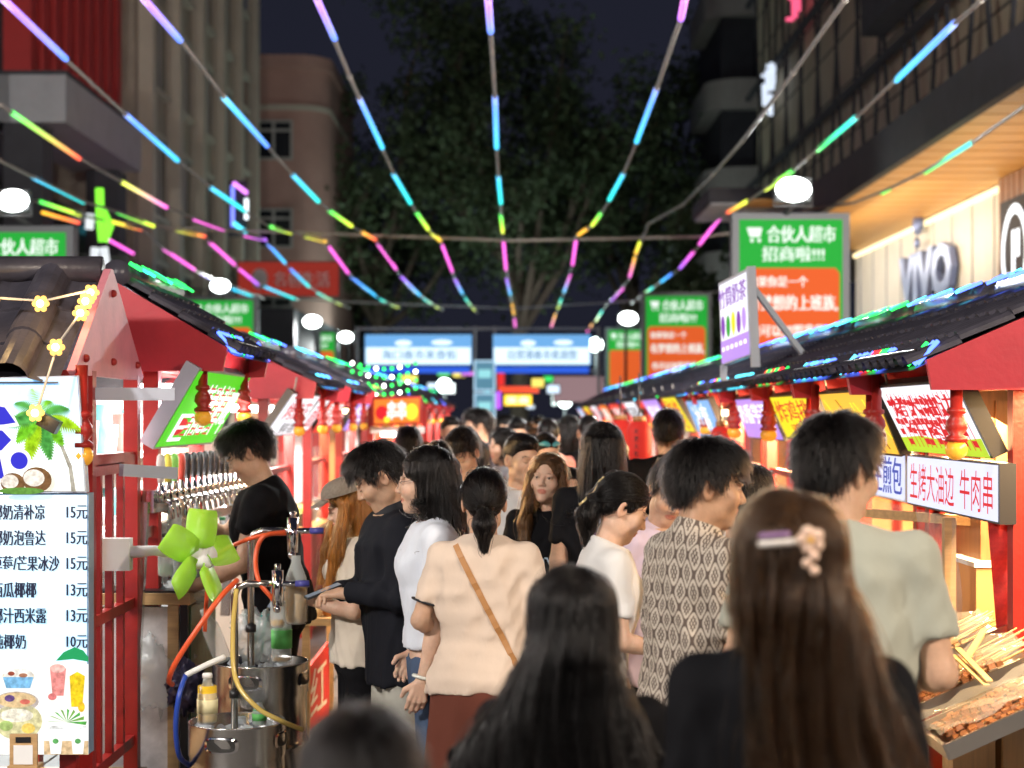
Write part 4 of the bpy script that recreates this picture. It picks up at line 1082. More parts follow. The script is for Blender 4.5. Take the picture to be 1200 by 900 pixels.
bottle('bottle of amber beer hanging at the upper filling tap', at(347, 731, 7.05), .047, .30, m_beer, None, None, 1.0)
bottle('slim bottle under the lower filling tap', at(325, 735, 7.0), .03, .26, m_beer, None, None, .2)
bottle('short green capped bottle half sunk in the keg ice', at(304, 850, 6.95), .03, .10, mat('green_juice', (.05, .25, .08), .2), None, m_labg, 1.2)
def bag(label, c, sx, sy, sz, material, seed, name='plastic_bag'):
    rr = np.random.default_rng(seed); m = MB(); m.ball((0, 0, 0), 1, material, 46)
    V = np.array(m.v); d = np.zeros(len(V))
    for k in range(16):
        w_ = rr.normal(0, 1, 3) * rr.uniform(2, 11); d += np.abs(np.sin(V @ w_ + rr.uniform(0, 6) + np.sin(V @ rr.normal(0, 3, 3)))) * .16 / (1 + .12 * k) - .05
    V = V * (1 - .25 + d)[:, None] * np.array([sx, sy, sz]); m.v = [tuple(p) for p in V]
    o = m.build(name, None, None); o.location = c; tag(o, label, 'bag'); return o
bag('white plastic bag slumped under the drinks bench', at(178, 790, 7.75), .20, .15, .24, m_clear, 1)
bag('clear bag of green straws on the tall keg', at(305, 745, 7.4), .13, .1, .12, m_clear, 2)
bag('crumpled clear bag of cups behind the green fan', at(200, 660, 8.1), .2, .18, .15, m_clear, 3)
bag('clear bag on the drinks bench under the fan', at(222, 690, 7.8), .12, .1, .07, m_clear, 4)
bag('dark bag of bottles beside the front keg', at(218, 805, 7.6), .09, .1, .12, mat('dark_bag', (.04, .035, .08), .3), 5)
t = thing('straw_bundle', 'bundle of green and white drinking straws in the clear bag', 'straws', at(300, 765, 7.4)); b = MB(); rr = random.Random(4)
for k in range(16): b.tube([(rr.uniform(-.03, .03), rr.uniform(-.03, .03), 0), (rr.uniform(-.09, .06), rr.uniform(-.05, .05), .17)], .0035, 5, mat('straw_green', (.05, .4, .35), .4) if k % 2 else m_white)
b.build('straws', None, t)
bb = MB(); bb.box((0, 0, 0), (.5, .3, .36), mat('blue_box', (.08, .30, .62), .5)); tag(bb.build('cooler_box', None, None, at(225, 905, 7.6)) if False else bb.build('cooler_box', None), 'blue printed cooler box on the ground below the kegs', 'box')
bpy.data.objects['cooler_box'].location = (at(225, 905, 7.75).x, 7.85, .19)
b = MB(); Qc = [Vector((-.2, -.152, .1)), Vector((.2, -.152, .1)), Vector((.2, -.152, -.12)), Vector((-.2, -.152, -.12))]; write(b, '清', Qc, .2, .1, .7, .9, mat('pale_blue_print', (.4, .6, .8), .5), .002); o = b.build('lettering', None, bpy.data.objects['cooler_box'])
# filling taps
def filler(label, px, py0, py1, Y, px2):
    p = at(px, py1, Y); t = thing('filling_tap', label, 'tap', p, group='bottle filling taps on the kegs')
    q = at(px, py0, Y) - p; e = at(px2, py0, Y) - p
    m = MB(); m.tube([(0, 0, 0), (0, 0, q.z - .05), (.012, 0, q.z - .015), (.05, 0, q.z), (e.x * .55, 0, q.z)], .015, 10, m_metal); m.build('pipe', None, t)
    v = MB(); x = e.x * .72
    v.tube([(x, 0, q.z + .055), (x, 0, q.z - .09)], .024, 12, m_chrome); v.tube([(x, 0, q.z + .055), (x, 0, q.z + .08)], .013, 8, m_chrome)
    v.tube([(e.x * .5, 0, q.z), (e.x * 1.25, 0, q.z)], .012, 8, m_chrome); v.tube([(e.x * 1.02, 0, q.z), (e.x * 1.25, 0, q.z)], .014, 8, mat('blue_grip', (.08, .08, .35), .3))
    v.ball((x, -.02, q.z - .1), .018, m_chrome, 8); v.build('valve', None, t)
    c = MB(); c.tube([(0, 0, .14), (0, 0, .17)], .022, 8, m_blk); c.build('clamp', None, t)
    return t
filler('upper filling tap on a tall bent pipe at the kegs', 294, 622, 780, 7.1, 362)
filler('lower filling tap with black clamp at the front keg', 275, 684, 858, 6.95, 345)
def hose(label, pts, r, m_):
    b = MB(); P = [Vector(p) for p in pts]
    # Catmull-Rom smoothing
    out = []
    for i in range(len(P) - 1):
        p0, p1, p2, p3 = P[max(i - 1, 0)], P[i], P[i + 1], P[min(i + 2, len(P) - 1)]
        for k in range(6):
            s = k / 6; out.append(.5 * ((2 * p1) + (p2 - p0) * s + (2 * p0 - 5 * p1 + 4 * p2 - p3) * s * s + (3 * p1 - p0 - 3 * p2 + p3) * s ** 3))
    out.append(P[-1]); b.tube(out, r, 8, m_)
    return tag(b.build('hose', None), label, 'hose', 'hoses at the kegs')
m_hr = mat('hose_orange_red', (.72, .10, .03), .3); m_hb = mat('hose_blue', (.02, .06, .35), .3); m_hw = mat('hose_white', (.75, .75, .72), .3); m_hy = mat('hose_amber', (.62, .45, .12), .2)
hose('orange-red hose looping from the lower tap to the ground side', [at(278, 680, 6.95), at(258, 700, 6.85), at(228, 742, 6.80), at(205, 778, 6.80), at(198, 797, 6.85), at(202, 802, 6.90)], .011, m_hr)
hose('orange-red hose from the upper tap curling down the pipe', [at(335, 625, 7.05), at(310, 628, 7.01), at(300, 650, 7.00), at(303, 680, 6.95), at(318, 700, 6.95), at(326, 712, 6.97)], .010, m_hr)
hose('thin orange hose from the upper tap passing behind the fan', [at(335, 623, 7.07), at(290, 632, 7.05), at(250, 655, 7.15), at(243, 690, 7.15), at(240, 740, 7.15)], .009, m_hr)
hose('white hose running to the blue hose by the front keg', [at(263, 770, 6.85), at(240, 780, 6.80), at(218, 791, 6.80)], .012, m_hw)
hose('blue hose hanging to the ground left of the front keg', [at(218, 791, 6.80), at(210, 815, 6.75), at(206, 850, 6.75), at(210, 885, 6.80), at(222, 897, 6.95)], .011, m_hb)
hose('amber hose from the lower tap over the front keg', [at(277, 690, 6.91), at(273, 740, 6.89), at(276, 795, 6.85), at(300, 828, 6.80), at(330, 845, 6.80), at(354, 855, 6.95)], .010, m_hy)
# green fan
fp = at(218, 650, 6.9)
ft = thing('green_fan', 'small green bladed clip fan with white arm on the railing', 'fan', fp); ft.scale = (1.3, 1.3, 1.3)
b = MB(); b.tube([(-.2, .02, .005), (-.1, .01, .012), (0, 0, 0)], [.022, .016, .018], 10, m_white); b.box((-.24, .02, .0), (.13, .05, .10), m_white); b.build('arm', None, ft)
b = MB(); b.lathe([(.03, -.02), (.042, 0), (.04, .03), (.03, .045)], (.045, 0, -.005), 18, m_white, axis=(.75, -.6, .1)); b.build('motor', None, ft)
m_fan = mat('fan_green', (.45, .9, .06), .35, alpha=.66)
b = MB(); ax = Vector((.75, -.6, .1)).normalized(); u_ = ax.cross(Vector((0, 0, 1))).normalized(); v_ = u_.cross(ax); hc = Vector((.05, -.05, 0))
b.ball(hc - Vector((.045, .0, 0)), .02, m_fan, 10)
b.build('hub', None, ft)
for k in range(5):
    a = k * 2 * math.pi / 5 + .5; bl = MB(); n = 14; V = []; F = []
    for i in range(n + 1):
        s = i / n; rad = .025 + .125 * s; wd = .060 * max(0.02, 1 - abs((s - .58) / .60) ** 3) ** .5
        for e in (-1, 1):
            th = a + e * wd / max(rad, .05) * .8
            for lz in (0, .003):
                V.append(hc + u_ * (rad * math.cos(th)) + v_ * (rad * math.sin(th)) + ax * (e * .018 + lz))
    for i in range(n):
        o_ = i * 4; F += [(o_, o_ + 2, o_ + 6, o_ + 4), (o_ + 1, o_ + 5, o_ + 7, o_ + 3), (o_, o_ + 4, o_ + 5, o_ + 1), (o_ + 2, o_ + 3, o_ + 7, o_ + 6)]
    F += [(0, 1, 3, 2), (n * 4, n * 4 + 2, n * 4 + 3, n * 4 + 1)]
    bl.add(V, F, m_fan, True); bl.build('blade', None, ft)
# tap wall
tp0, tp1 = at(168, 588, 7.55), at(272, 568, 9.8)
tw = thing('tap_wall', 'long steel rail of beer taps with black handles beside the vendor', 'tap rail', tp0)
d = tp1 - tp0; b = MB(); b.bar((0, 0, 0), d, .09, .10, m_chrome); b.bar((-.02, 0, -.14), d + Vector((-.02, 0, -.14)), .05, .05, m_metal)
for s in (.0, .5, 1): b.bar(d * s, d * s + Vector((-.04, 0, -.75)), .05, .05, m_metal)
b.build('rail', None, tw)
cols = [mat('grip_white', (.7, .7, .68), .4), mat('grip_yellow', (.75, .65, .1), .4), mat('grip_green', (.2, .6, .12), .4), mat('grip_red', (.6, .08, .06), .4)]
for k in range(15):
    p = d * ((k + .5) / 15) + Vector((.03, 0, .02)); b = MB()
    b.lathe([(.018, -.03), (.024, 0), (.02, .03), (.012, .05), (.012, .07)], p + Vector((.03, 0, 0)), 10, m_chrome); b.tube([p + Vector((.03, 0, -.01)), p + Vector((.075, 0, -.03)), p + Vector((.085, 0, -.10))], .011, 8, m_chrome)
    o = b.build('tap', None, tw); h_ = MB()
    h_.lathe([(.012, .06), (.017, .09), (.020, .15), (.016, .18), (.008, .19)], p + Vector((.03, 0, 0)), 10, m_blk if k > 3 else cols[k % 4]); h_.build('handle', None, o)
for k in range(8):
    p = tp0 + d * ((k + .4) / 8) + Vector((.075, 0, -.34)); bottle(['clear bottle with dark cap hanging under the tap rail, number of taps away from the vendor', ][0] if False else 'clear capped bottle in the row under the tap rail', p, .036, .19, mat('pale_green_drink', (.3, .5, .3), .2, alpha=.6), [m_blk, mat('cap_green', (.03, .22, .1), .4)][k % 2], None, .5, group='bottles under the tap rail')
rr = random.Random(31)
for k in range(11):
    p = Vector((bt.location.x - .24 + .043 * k, bt.location.y - .18 + rr.uniform(0, .4), bt.location.z + ztop + .04)); hh = rr.uniform(.14, .34)
    c = MB()
    for j in range(int(hh / .02)): c.lathe([(.026, j * .02), (.036, j * .02 + .075), (.038, j * .02 + .078), (.034, j * .02 + .074)], (0, 0, 0), 14, m_glass)
    o = c.build('cup_stack', None); o.location = p; tag(o, 'stack of clear plastic cups on the drinks bench beside the taps', 'cup stack', 'clear cup stacks on the drinks bench')
lamp('assumed_snack_table_lamp', (-1.62, 9.3, 1.9), 70, (1, .62, .28), .3, None, 'AREA', (0, R(-40), 0), 1.2)  # assumed warm lamp with no fixture, added for orange light on the crowd
# shelf of cups behind the taps
sh = thing('cup_shelf', 'white back shelf with stacked cups behind the tap rail', 'shelf', (-2.15, 8.9, 0)); b = MB()
b.box((0, 0, 1.2), (.03, 2.2, 1.5), m_white)
for z in (.9, 1.25, 1.6): b.box((.14, 0, z), (.26, 2.2, .025), m_white)
b.build('boards', None, sh); rr = random.Random(8)
for z in (.915, 1.265, 1.615):
    for k in range(11):
        c = MB(); hh = rr.uniform(.12, .26); c.lathe([(.028, 0), (.04, hh), (.036, hh)], (.15, -1 + k * .2, z), 10, [m_white, m_glass, mat('cup_red', (.6, .1, .08), .4), mat('cup_teal', (.1, .4, .4), .4)][rr.randrange(4)]); c.build('cup_stack', None, sh)
lamp('tap_wall_lamp', (-1.60, 8.75, 1.95), 45, (1, .96, .92), .5, None, 'AREA', (0, R(20), 0), 1.6)
# red banner with a white letter on the next counter front
Q = [at(357, 790, 9.2), at(386, 752, 10.2), at(386, 838, 10.2), at(357, 862, 9.2)]
b = MB(); slab(b, Q, .02, mat('banner_red', (.62, .03, .03), .5)); qq = Q; write(b, '红', qq, .2, .1, .85, .8, m_white, .004, .03); tag(b.build('counter_banner', None), 'red counter banner with one white character below the snack table', 'banner')
# snack table behind the kegs
stb = thing('snack_table', 'wooden snack table with folded paper trays right of the tall keg', 'table', at(392, 720, 9.4))
b = MB(); b.box((0, .3, 0), (.30, 1.3, .04), m_plank); b.build('top', None, stb)
b = MB()
zt = stb.location.z
for x in (-.12, .12):
    for y in (-.3, .9): b.box((x, y, -zt / 2), (.04, .04, zt - .04), m_plank)
b.build('leg_frame', None, stb)
rr = random.Random(6)
for k in range(9):
    p = stb.location + Vector((-.08 + .08 * (k % 3), -.25 + .17 * (k // 3) + .02 * (k % 2), .02)); b = MB(); cc = [(.75, .55, .30), (.7, .25, .05), (.35, .5, .08)][k % 3]
    b.lathe([(.035, 0), (.055, .06), (.05, .06), (.03, .01)], (0, 0, 0), 12, mat('paper_tray_%d' % (k % 3), cc, .6)); o = b.build('paper_tray', None); o.location = p; tag(o, 'small folded paper tray on the wooden snack table', 'food tray', 'paper trays on the snack table')

# ---------------------------------------------------------------- right row
RE, RR_ = 1.45, 2.15
right = []
rY = [(6.0, 7.38), (7.44, 8.86), (8.95, 10.4), (10.5, 12.0), (12.1, 13.7), (13.9, 16.4), (16.8, 19.4), (19.9, 22.5), (23, 25.6), (26.1, 28.7), (29.2, 31.8), (32.3, 35), (35.6, 38.2)]
ordr = ['first', 'second'] + ords
for k, (a, b_) in enumerate(rY):
    st, d = stall('dark tiled stall with red gable, %s from the front on the right' % ordr[k], 1, a, b_, RE, RR_, 1.99, 2.30, near=k < 5, warm=k in (0, 1, 2, 3, 4, 5, 6, 8, 10), power=[70, 200, 200, 180, 160][k] if k < 5 else 130, front=[m_plank, m_red, m_white][k % 3], counter=k > 0)
    right.append(d)
    fairy('%s led string on the %s right stall roof' % (['blue and cyan', 'cyan', 'green and teal', 'blue'][k % 4], ordr[k]), d, ['cb', 'bc', 'gt', 'cb'][k % 4], ['bgrb', 'cb', 'gr', 'c'][k % 4], 50 + k, 26 if k < 5 else 12, group='led strings on the right stall roofs')
    if k > 5:
        f, l, ds = signcols[(k * 2 + 1) % 7]
        hung('%s on the %s right stall' % (ds, ordr[k]), 1, a + .1, a + 2.0, f, m_kcase, [(words_[k % 14], .1, .2, .9, .8, l)])
def sh_bbq(l, q):
    qshape(l, q, [(0.01, .78), (.3, .74), (.6, .80), (.99, .74), (.99, .985), (.01, .985)], l_lime, .004)
    rr = random.Random(1)
    for i in range(16):
        u = .1 + .82 * i / 15
        qshape(l, q, [(u, .12 + rr.uniform(0, .1)), (u + .006, .12), (u + .02, .9), (u + .012, .9)], l_red, .006)
        for j in range(5):
            if rr.random() < .35: continue
            v = .2 + j * .14 + rr.uniform(-.02, .02); qshape(l, q, [(u - .015, v), (u + .035, v), (u + .04, v + .085), (u - .01, v + .085)], l_red, .012)
hung('large white and lime sign with red skewer lettering on the first right stall', 1, 6.1, 7.40, f_white, m_kcase, [('烤大油边', .12, .16, .92, .46, l_red, None, .03), ('牛肉串', .22, .5, .86, .76, l_red, None, .03)], sh_bbq, xt=1.58, xb=1.72, zt=1.93, zb=1.645, thick=.06)
Q = [Vector((1.72, 7.42, 1.632)), Vector((1.72, 6.02, 1.632)), Vector((1.72, 6.02, 1.415)), Vector((1.72, 7.42, 1.415))]
lightbox('counter_lightbox', 'long pale lightbox with thin red letters under the lime sign', 'sign', Q, glow('sign_face_lav', (.74, .78, 1), 1.0), m_kcase, [('生烤大油边', .06, .16, .58, .86, l_red, None, .006), ('牛肉串', .64, .16, .96, .86, l_red, None, .006)], border=.008)
Q = [Vector((1.72, 8.5, 1.64)), Vector((1.72, 7.46, 1.64)), Vector((1.72, 7.46, 1.42)), Vector((1.72, 8.5, 1.42))]
lightbox('counter_lightbox', 'short white lightbox with bold blue letters on the second right stall', 'sign', Q, glow('sign_face_lav', (.74, .78, 1), 1.0), m_white, [('海鲜生煎包', .03, .12, .97, .88, l_blue, None, .03)], border=.008)
def sh_fries(l, q):
    rr = random.Random(3)
    for i in range(46):
        u, v = rr.uniform(.05, .85), rr.uniform(.08, .75); a = rr.uniform(.06, .16)
        qshape(l, q, [(u, v), (u + .025, v), (u + .025 + a, v + .3), (u + a, v + .3)] if v < .66 else [(u, v), (u + .025, v), (u + .1, v + .2), (u + .07, v + .2)], [l_yel, glow('fry_brown', (.45, .16, .01), .9), glow('fry_gold', (1, .6, .05), 1.0)][i % 3], .006 + i * .0001)
    qell(l, q, .84, .55, .12, .3, glow('fry_pink', (1, .72, .5), .9), .012)
hung('golden picture sign of fried strips on the second right stall', 1, 7.45, 8.8, f_gold, m_kcase, [], sh_fries, xt=1.58, xb=1.70, zt=1.92, zb=1.62)
hung('yellow sign with red striped letters on the third right stall', 1, 9.0, 10.4, f_yel, m_kcase, [('炸鸡排', .1, .12, .9, .6, l_red, None, .03), ('鸡柳', .3, .62, .85, .9, l_red, None, .03)], xt=1.56, xb=1.68, zt=1.92, zb=1.66)
hung('lilac sign with thick white letters on the fourth right stall', 1, 10.5, 12.1, f_lilac, m_kcase, [('奶香芋泥', .06, .15, .9, .6, l_wht, None, .04)], xt=1.56, xb=1.68, zt=1.92, zb=1.64)
hung('blue and white wave sign with white strokes on the fifth right stall', 1, 12.9, 14.6, f_blue, m_kcase, [('冰爽', .2, .1, .8, .8, l_wht)], xt=1.48, xb=1.62, zt=1.93, zb=1.60)
hung('small yellow and red sign on the sixth right stall', 1, 15, 16.3, f_yel, m_kcase, [('烧烤', .1, .1, .9, .9, l_red)])
# sign on a pole above the roofs
Q = [at(842, 332, 10.9), at(876, 314, 10.3), at(880, 416, 10.3), at(846, 428, 10.9)]
def sh_pole(l, q):
    qshape(l, q, [(.02, .72), (.98, .72), (.98, .985), (.02, .985)], f_lilac, .005)
    for k in range(5):
        c = [l_vio, l_grn, f_yel, l_vio, f_lilac][k]; qell(l, q, .14 + k * .18, .55 + .02 * (k % 2), .07, .13, c, .008); qshape(l, q, [(.11 + k * .18, .5), (.17 + k * .18, .5), (.16 + k * .18, .7), (.12 + k * .18, .7)], c, .009)
    for k in range(6): qshape(l, q, [(.08 + k * .15, .80), (.17 + k * .15, .80), (.17 + k * .15, .85), (.08 + k * .15, .85)], l_wht, .009)
pt = lightbox('pole_sign', 'upright white and violet sign on a braced pole above the right roofs', 'sign', Q, f_white, m_gcase, [('竹筒奶茶', .04, .1, .96, .34, l_vio, None, .02)], shapes=sh_pole, thick=.05)
c = pt.location
b = MB(); b.bar(at(880, 312, 10.28) - c, at(886, 430, 10.28) - c + Vector((0, .02, 0)), .05, .05, m_gcase); b.bar(at(882, 336, 10.3) - c, at(945, 418, 10.3) - c + Vector((0, .05, 0)), .045, .03, m_gcase); b.bar(at(848, 428, 10.9) - c, at(848, 446, 10.9) - c, .04, .04, m_gcase)
b.build('bracket', None, pt)
# red silk lanterns
def silk(label, px, py0, py1, Y, w):
    a, b_ = at(px, py0, Y), at(px, py1, Y); h = a.z - b_.z; r = w / 2 / FPX * Y
    t = thing('red_lantern', label, 'lantern', (a.x, Y, b_.z), group='red silk lanterns by the right stalls'); m = MB(); n = 24; V = []; F = []; K = 14
    for j in range(K + 1):
        s = j / K; rad = r * (1 - abs(2 * s - 1) ** 5 * .45)
        for i in range(n):
            a_ = 2 * math.pi * i / n; rr_ = rad * (1 - .045 * abs(math.sin(a_ * 6))); V.append((rr_ * math.cos(a_), rr_ * math.sin(a_), s * h))
    for j in range(K):
        for i in range(n): F.append((j * n + i, j * n + (i + 1) % n, (j + 1) * n + (i + 1) % n, (j + 1) * n + i))
    m.add(V, F, glow('lantern_silk', (.75, .04, .03), .55), True); m.build('shade', None, t)
    m = MB(); m.lathe([(r * .5, h), (r * .55, h + .02), (r * .5, h + .04)], (0, 0, 0), 16, m_plank_d); m.lathe([(r * .5, -.03), (r * .55, -.02), (r * .5, 0)], (0, 0, 0), 16, m_plank_d); m.tube([(0, 0, h + .03), (0, 0, h + .35)], .006, 5, m_blk); m.build('cap', None, t)
    Q = [Vector((-r * .5, -r * .98, h * .85)), Vector((-r * .1, -r * 1.0, h * .85)), Vector((-r * .1, -r * 1.0, h * .12)), Vector((-r * .5, -r * .98, h * .12))]
    m = MB(); 
    for i, ch in enumerate('火把大街'): write(m, ch, Q, .1, i * .25 + .02, .9, i * .25 + .21, l_blk, .012, .02)
    m.build('lettering', None, t)
silk('nearer red silk lantern with black characters', 749, 494, 542, 12.4, 30)
silk('red silk lantern partly hidden behind the nearer one', 727, 492, 540, 13.6, 28)
silk('dark red lantern hanging under the right eaves', 845, 500, 530, 12.2, 24)

# ---------------------------------------------------------------- skewer counter of the first right stall
m_stick = mat('bamboo_stick', (.70, .50, .24), .5); m_meat = mat('skewer_meat', (.40, .16, .06), .4, var=.4, vscale=60, bump=.4, bscale=120); m_meat2 = mat('skewer_meat_pale', (.62, .36, .16), .4, var=.4, vscale=60, bump=.4, bscale=120); m_tray = mat('tray_steel', (.55, .53, .5), .3, metal=1)
gc = thing('grill_counter', 'wooden grill counter under the pale red lettered lightbox', 'counter', (1.95, 5.85, 0)); b = MB()
b.box((.15, .15, .42), (.62, 2.2, .84), m_plank); b.build('body', None, gc)
b = MB(); b.box((.15, .15, .865), (.68, 2.26, .05), m_tray); b.build('top', None, gc)
b = MB()
for k in range(3): b.box((.0 - .17, -.7 + k * .7, .45), (.02, .6, .6), m_plank_d)
b.build('panel', None, gc)
def skewer_tray(label, c, seed, n, m_, rot=.0, cover=True, slope=.42, w=.34, L=.5):
    t = thing('skewer_tray', label, 'tray', c, rz=rot, group='skewer trays on the grill counter'); rr = random.Random(seed)
    q = Matrix.Rotation(slope, 3, 'Y')
    b = MB(); b.box((0, 0, 0), (L, w, .012), m_tray, q)
    for s in (-1, 1): b.box(q @ Vector((0, s * w / 2, .02)), (L, .012, .05), m_tray, q)
    b.box(q @ Vector((-L / 2, 0, .02)), (.012, w, .05), m_tray, q); b.build('pan', None, t)
    for k in range(n):
        y = -w * .42 + w * .84 * k / (n - 1); z = .022 + rr.uniform(0, .02); b = MB()
        p0 = q @ Vector((-L * .42, y, z)); p1 = q @ Vector((L * .40 + rr.uniform(.0, .10), y + rr.uniform(-.02, .02), z + .03))
        b.tube([p0, p1], .003, 5, m_stick)
        for j in range(10):
            f = .02 + j * .066 + rr.uniform(-.01, .01); p = p0.lerp(p1, f); b.box(p, (.026, .020 + rr.uniform(-.004, .008), .014 + rr.uniform(-.003, .005)), m_, q @ Matrix.Rotation(rr.uniform(-.5, .5), 3, 'X') @ Matrix.Rotation(rr.uniform(-.3, .3), 3, 'Z'), rr.uniform(.6, .95))
        b.build('skewer', None, t)
    if cover:
        b = MB(); V = []; F = []; nn = 8
        for i in range(nn + 1):
            for j in range(nn + 1):
                V.append(q @ Vector((-L * .5 + L * .95 * i / nn, -w * .5 + w * j / nn, .075 + .012 * math.sin(i * 1.9 + j) + .01 * math.sin(j * 2.7))))
        for i in range(nn):
            for j in range(nn): F.append((i * (nn + 1) + j, (i + 1) * (nn + 1) + j, (i + 1) * (nn + 1) + j + 1, i * (nn + 1) + j + 1))
        b.add(V, F, m_plastic, True); b.build('film_cover', None, t)
    return t
skewer_tray('film covered tray of pale chicken skewers, farthest on the grill counter', (1.58, 6.35, .90), 1, 11, m_meat2, 0, True, -.42)
skewer_tray('film covered tray of red beef skewers, middle one on the grill counter', (1.56, 5.86, .88), 2, 11, m_meat, 0, True, -.42)
skewer_tray('film covered tray of dark skewers nearest the camera', (1.56, 5.36, .86), 3, 11, m_meat, 0, True, -.42)
skewer_tray('open flat tray of grilled skewers under the red cloth', (2.0, 6.1, .915), 4, 14, m_meat2, 1.3, False, 0, .5, .42)
skewer_tray('second open tray of grilled skewers by the right edge', (2.0, 5.6, .915), 5, 14, m_meat2, 1.4, False, 0, .5, .42)
def tongs(label, a, b_):
    t = thing('wooden_tongs', label, 'tongs', a); d = Vector(b_) - Vector(a); m = MB()
    m.bar((0, 0, 0), d, .022, .006, m_stick); m.bar((.012, .012, .012), d + Vector((.02, .03, .02)), .022, .006, m_stick); m.build('blades', None, t)
tongs('pale wooden tongs standing up from the beef skewers', (1.50, 5.75, .93), at(1150, 745, 6.0))
tongs('thin wooden stick pair leaning over the nearest tray', (1.53, 5.5, .93), at(1118, 768, 5.8))
lamp('grill_lamp', (1.95, 5.75, 1.9), 55, (1, .62, .25), .25, None, 'AREA', (0, 0, 0), 1.2)
# posts, cabinet, red cloth, film
ps = thing('stall_post_frame', 'pale wooden upright and rails behind the skewer trays', 'post', at(1112, 800, 6.75)); b = MB(); b.bar((0, 0, -.2), (0, 0, .65), .045, .045, m_plank); b.bar((.3, .1, .62), (-.15, .9, .62), .03, .04, m_plank); b.build('upright', None, ps)
cl = MB(); nn = 10; V = []; F = []
for i in range(nn + 1):
    for j in range(3): V.append(tuple(at(1158 + j * 12 + i * 1.3, 612 + i * 16, 6.2 + .02 * math.sin(i * 1.7 + j))))
for i in range(nn):
    for j in range(2): F.append((i * 3 + j, i * 3 + j + 1, (i + 1) * 3 + j + 1, (i + 1) * 3 + j))
F2 = [tuple(reversed(f)) for f in F]
V2 = [(x, y + .006, z) for x, y, z in V]; n0 = len(V)
cl.add(V + V2, F + [tuple(i + n0 for i in f) for f in F2], mat('red_cloth', (.45, .03, .03), .7, var=.35, vscale=30), True)
tag(cl.build('red_cloth_strip', None), 'hanging red cloth strip printed with faint characters by the grill', 'cloth')
cab = thing('wooden_cabinet', 'dark wooden cabinet with panel door behind the lime sign', 'cabinet', (2.27, 7.15, 1.05)); b = MB(); b.box((0, 0, .42), (.75, .5, .9), m_plank_d); b.build('body', None, cab)
for x in (-.16, .2):
    b = MB(); b.box((x, -.262, .5), (.32, .022, .62), m_plank_d); b.box((x, -.276, .5), (.22, .012, .5), mat('door_panel_wood', (.34, .17, .06), .45, var=.3, vscale=6, stretch=(6, 6, .6))); b.ball((x + .12, -.285, .5), .012, m_metal, 8); b.build('door', None, cab)
for k, (y0, y1, x, z0, z1) in enumerate(((6.6, 7.3, 1.73, .95, 1.40), (7.5, 8.7, 1.73, .92, 1.40))):
    c = MB(); V = []; F = []; nn = 8
    for i in range(nn + 1):
        for j in range(nn + 1): V.append((x + .012 * math.sin(i * 2.1 + j * .7), y0 + (y1 - y0) * i / nn, z0 + (z1 - z0) * j / nn))
    for i in range(nn):
        for j in range(nn): F.append((i * (nn + 1) + j, (i + 1) * (nn + 1) + j, (i + 1) * (nn + 1) + j + 1, i * (nn + 1) + j + 1))
    c.add(V, F, m_plastic, True); tag(c.build('plastic_curtain', None), ['clear plastic film curtain beside the pale wooden upright', 'clear plastic film curtain on the second right stall'][k], 'curtain')
for k, d in enumerate(left[:2]):
    c = MB(); V = []; F = []; nn = 8; x = d['xi'] - .02
    for i in range(nn + 1):
        for j in range(nn + 1): V.append((x + .02 * math.sin(i * 2.1 + j * .9), d['Y0'] + .05 + 1.35 * i / nn, .92 + .62 * j / nn))
    for i in range(nn):
        for j in range(nn): F.append((i * (nn + 1) + j, (i + 1) * (nn + 1) + j, (i + 1) * (nn + 1) + j + 1, i * (nn + 1) + j + 1))
    c.add(V, F, m_plastic, True); tag(c.build('plastic_curtain', None), 'clear plastic film on the %s left stall' % ords[k], 'curtain')
bl = MB(); bl.box((0, 0, 0), (.22, .3, .08), mat('blue_tub', (.1, .3, .6), .4)); o = bl.build('blue_tub', None); o.location = (1.98, 7.9, .94); tag(o, 'blue plastic tub behind the film of the second right stall', 'tub')
bo = MB(); bo.box((0, 0, 0), (.3, .4, .3), mat('carton_orange', (.65, .32, .12), .6)); bo.box((0, 0, .155), (.32, .42, .02), m_white); o = bo.build('carton', None); o.location = (2.0, 7.0, 1.05); tag(o, 'orange and white carton on the counter behind the film', 'carton')
# goods on the farther counters
rr = random.Random(11)
foods = [('food_tub', (.7, .45, .1), 'yellow noodles'), ('food_tub', (.6, .12, .05), 'red crayfish'), ('food_tub', (.35, .45, .1), 'green herbs'), ('food_tub', (.75, .6, .4), 'pale dumplings'), ('food_tub', (.45, .2, .08), 'brown fried meat')]
for side, ds in ((-1, left), (1, right[1:])):
    for k, d in enumerate(ds[:8]):
        n = 3 if d['Y1'] - d['Y0'] > 2 else 2
        for j in range(n):
            nm, c, what = foods[(k * 2 + j) % 5]
            p = Vector((d['xi'] + side * .16, d['Y0'] + .35 + j * (d['Y1'] - d['Y0'] - .7) / max(1, n - 1), .90))
            t = thing(nm, 'steel tub of %s, %s on the counter of the %s %s stall' % (what, ['first', 'second', 'third'][j], (ords if side < 0 else ordr[1:])[k], 'left' if side < 0 else 'right'), 'food tub', p, group='food tubs on the stall counters')
            b = MB(); b.lathe([(.10, 0), (.13, .10), (.135, .10), (.125, .095), (.1, .05)], (0, 0, 0), 16, m_tray); b.build('tub', None, t)
            b = MB()
            for q in range(14): b.ball((rr.uniform(-.08, .08), rr.uniform(-.08, .08), .09 + rr.uniform(0, .04)), .03, mat('food_%d' % ((k * 2 + j) % 5), c, .45, var=.4, vscale=40), 7)
            b.build('food', None, t)
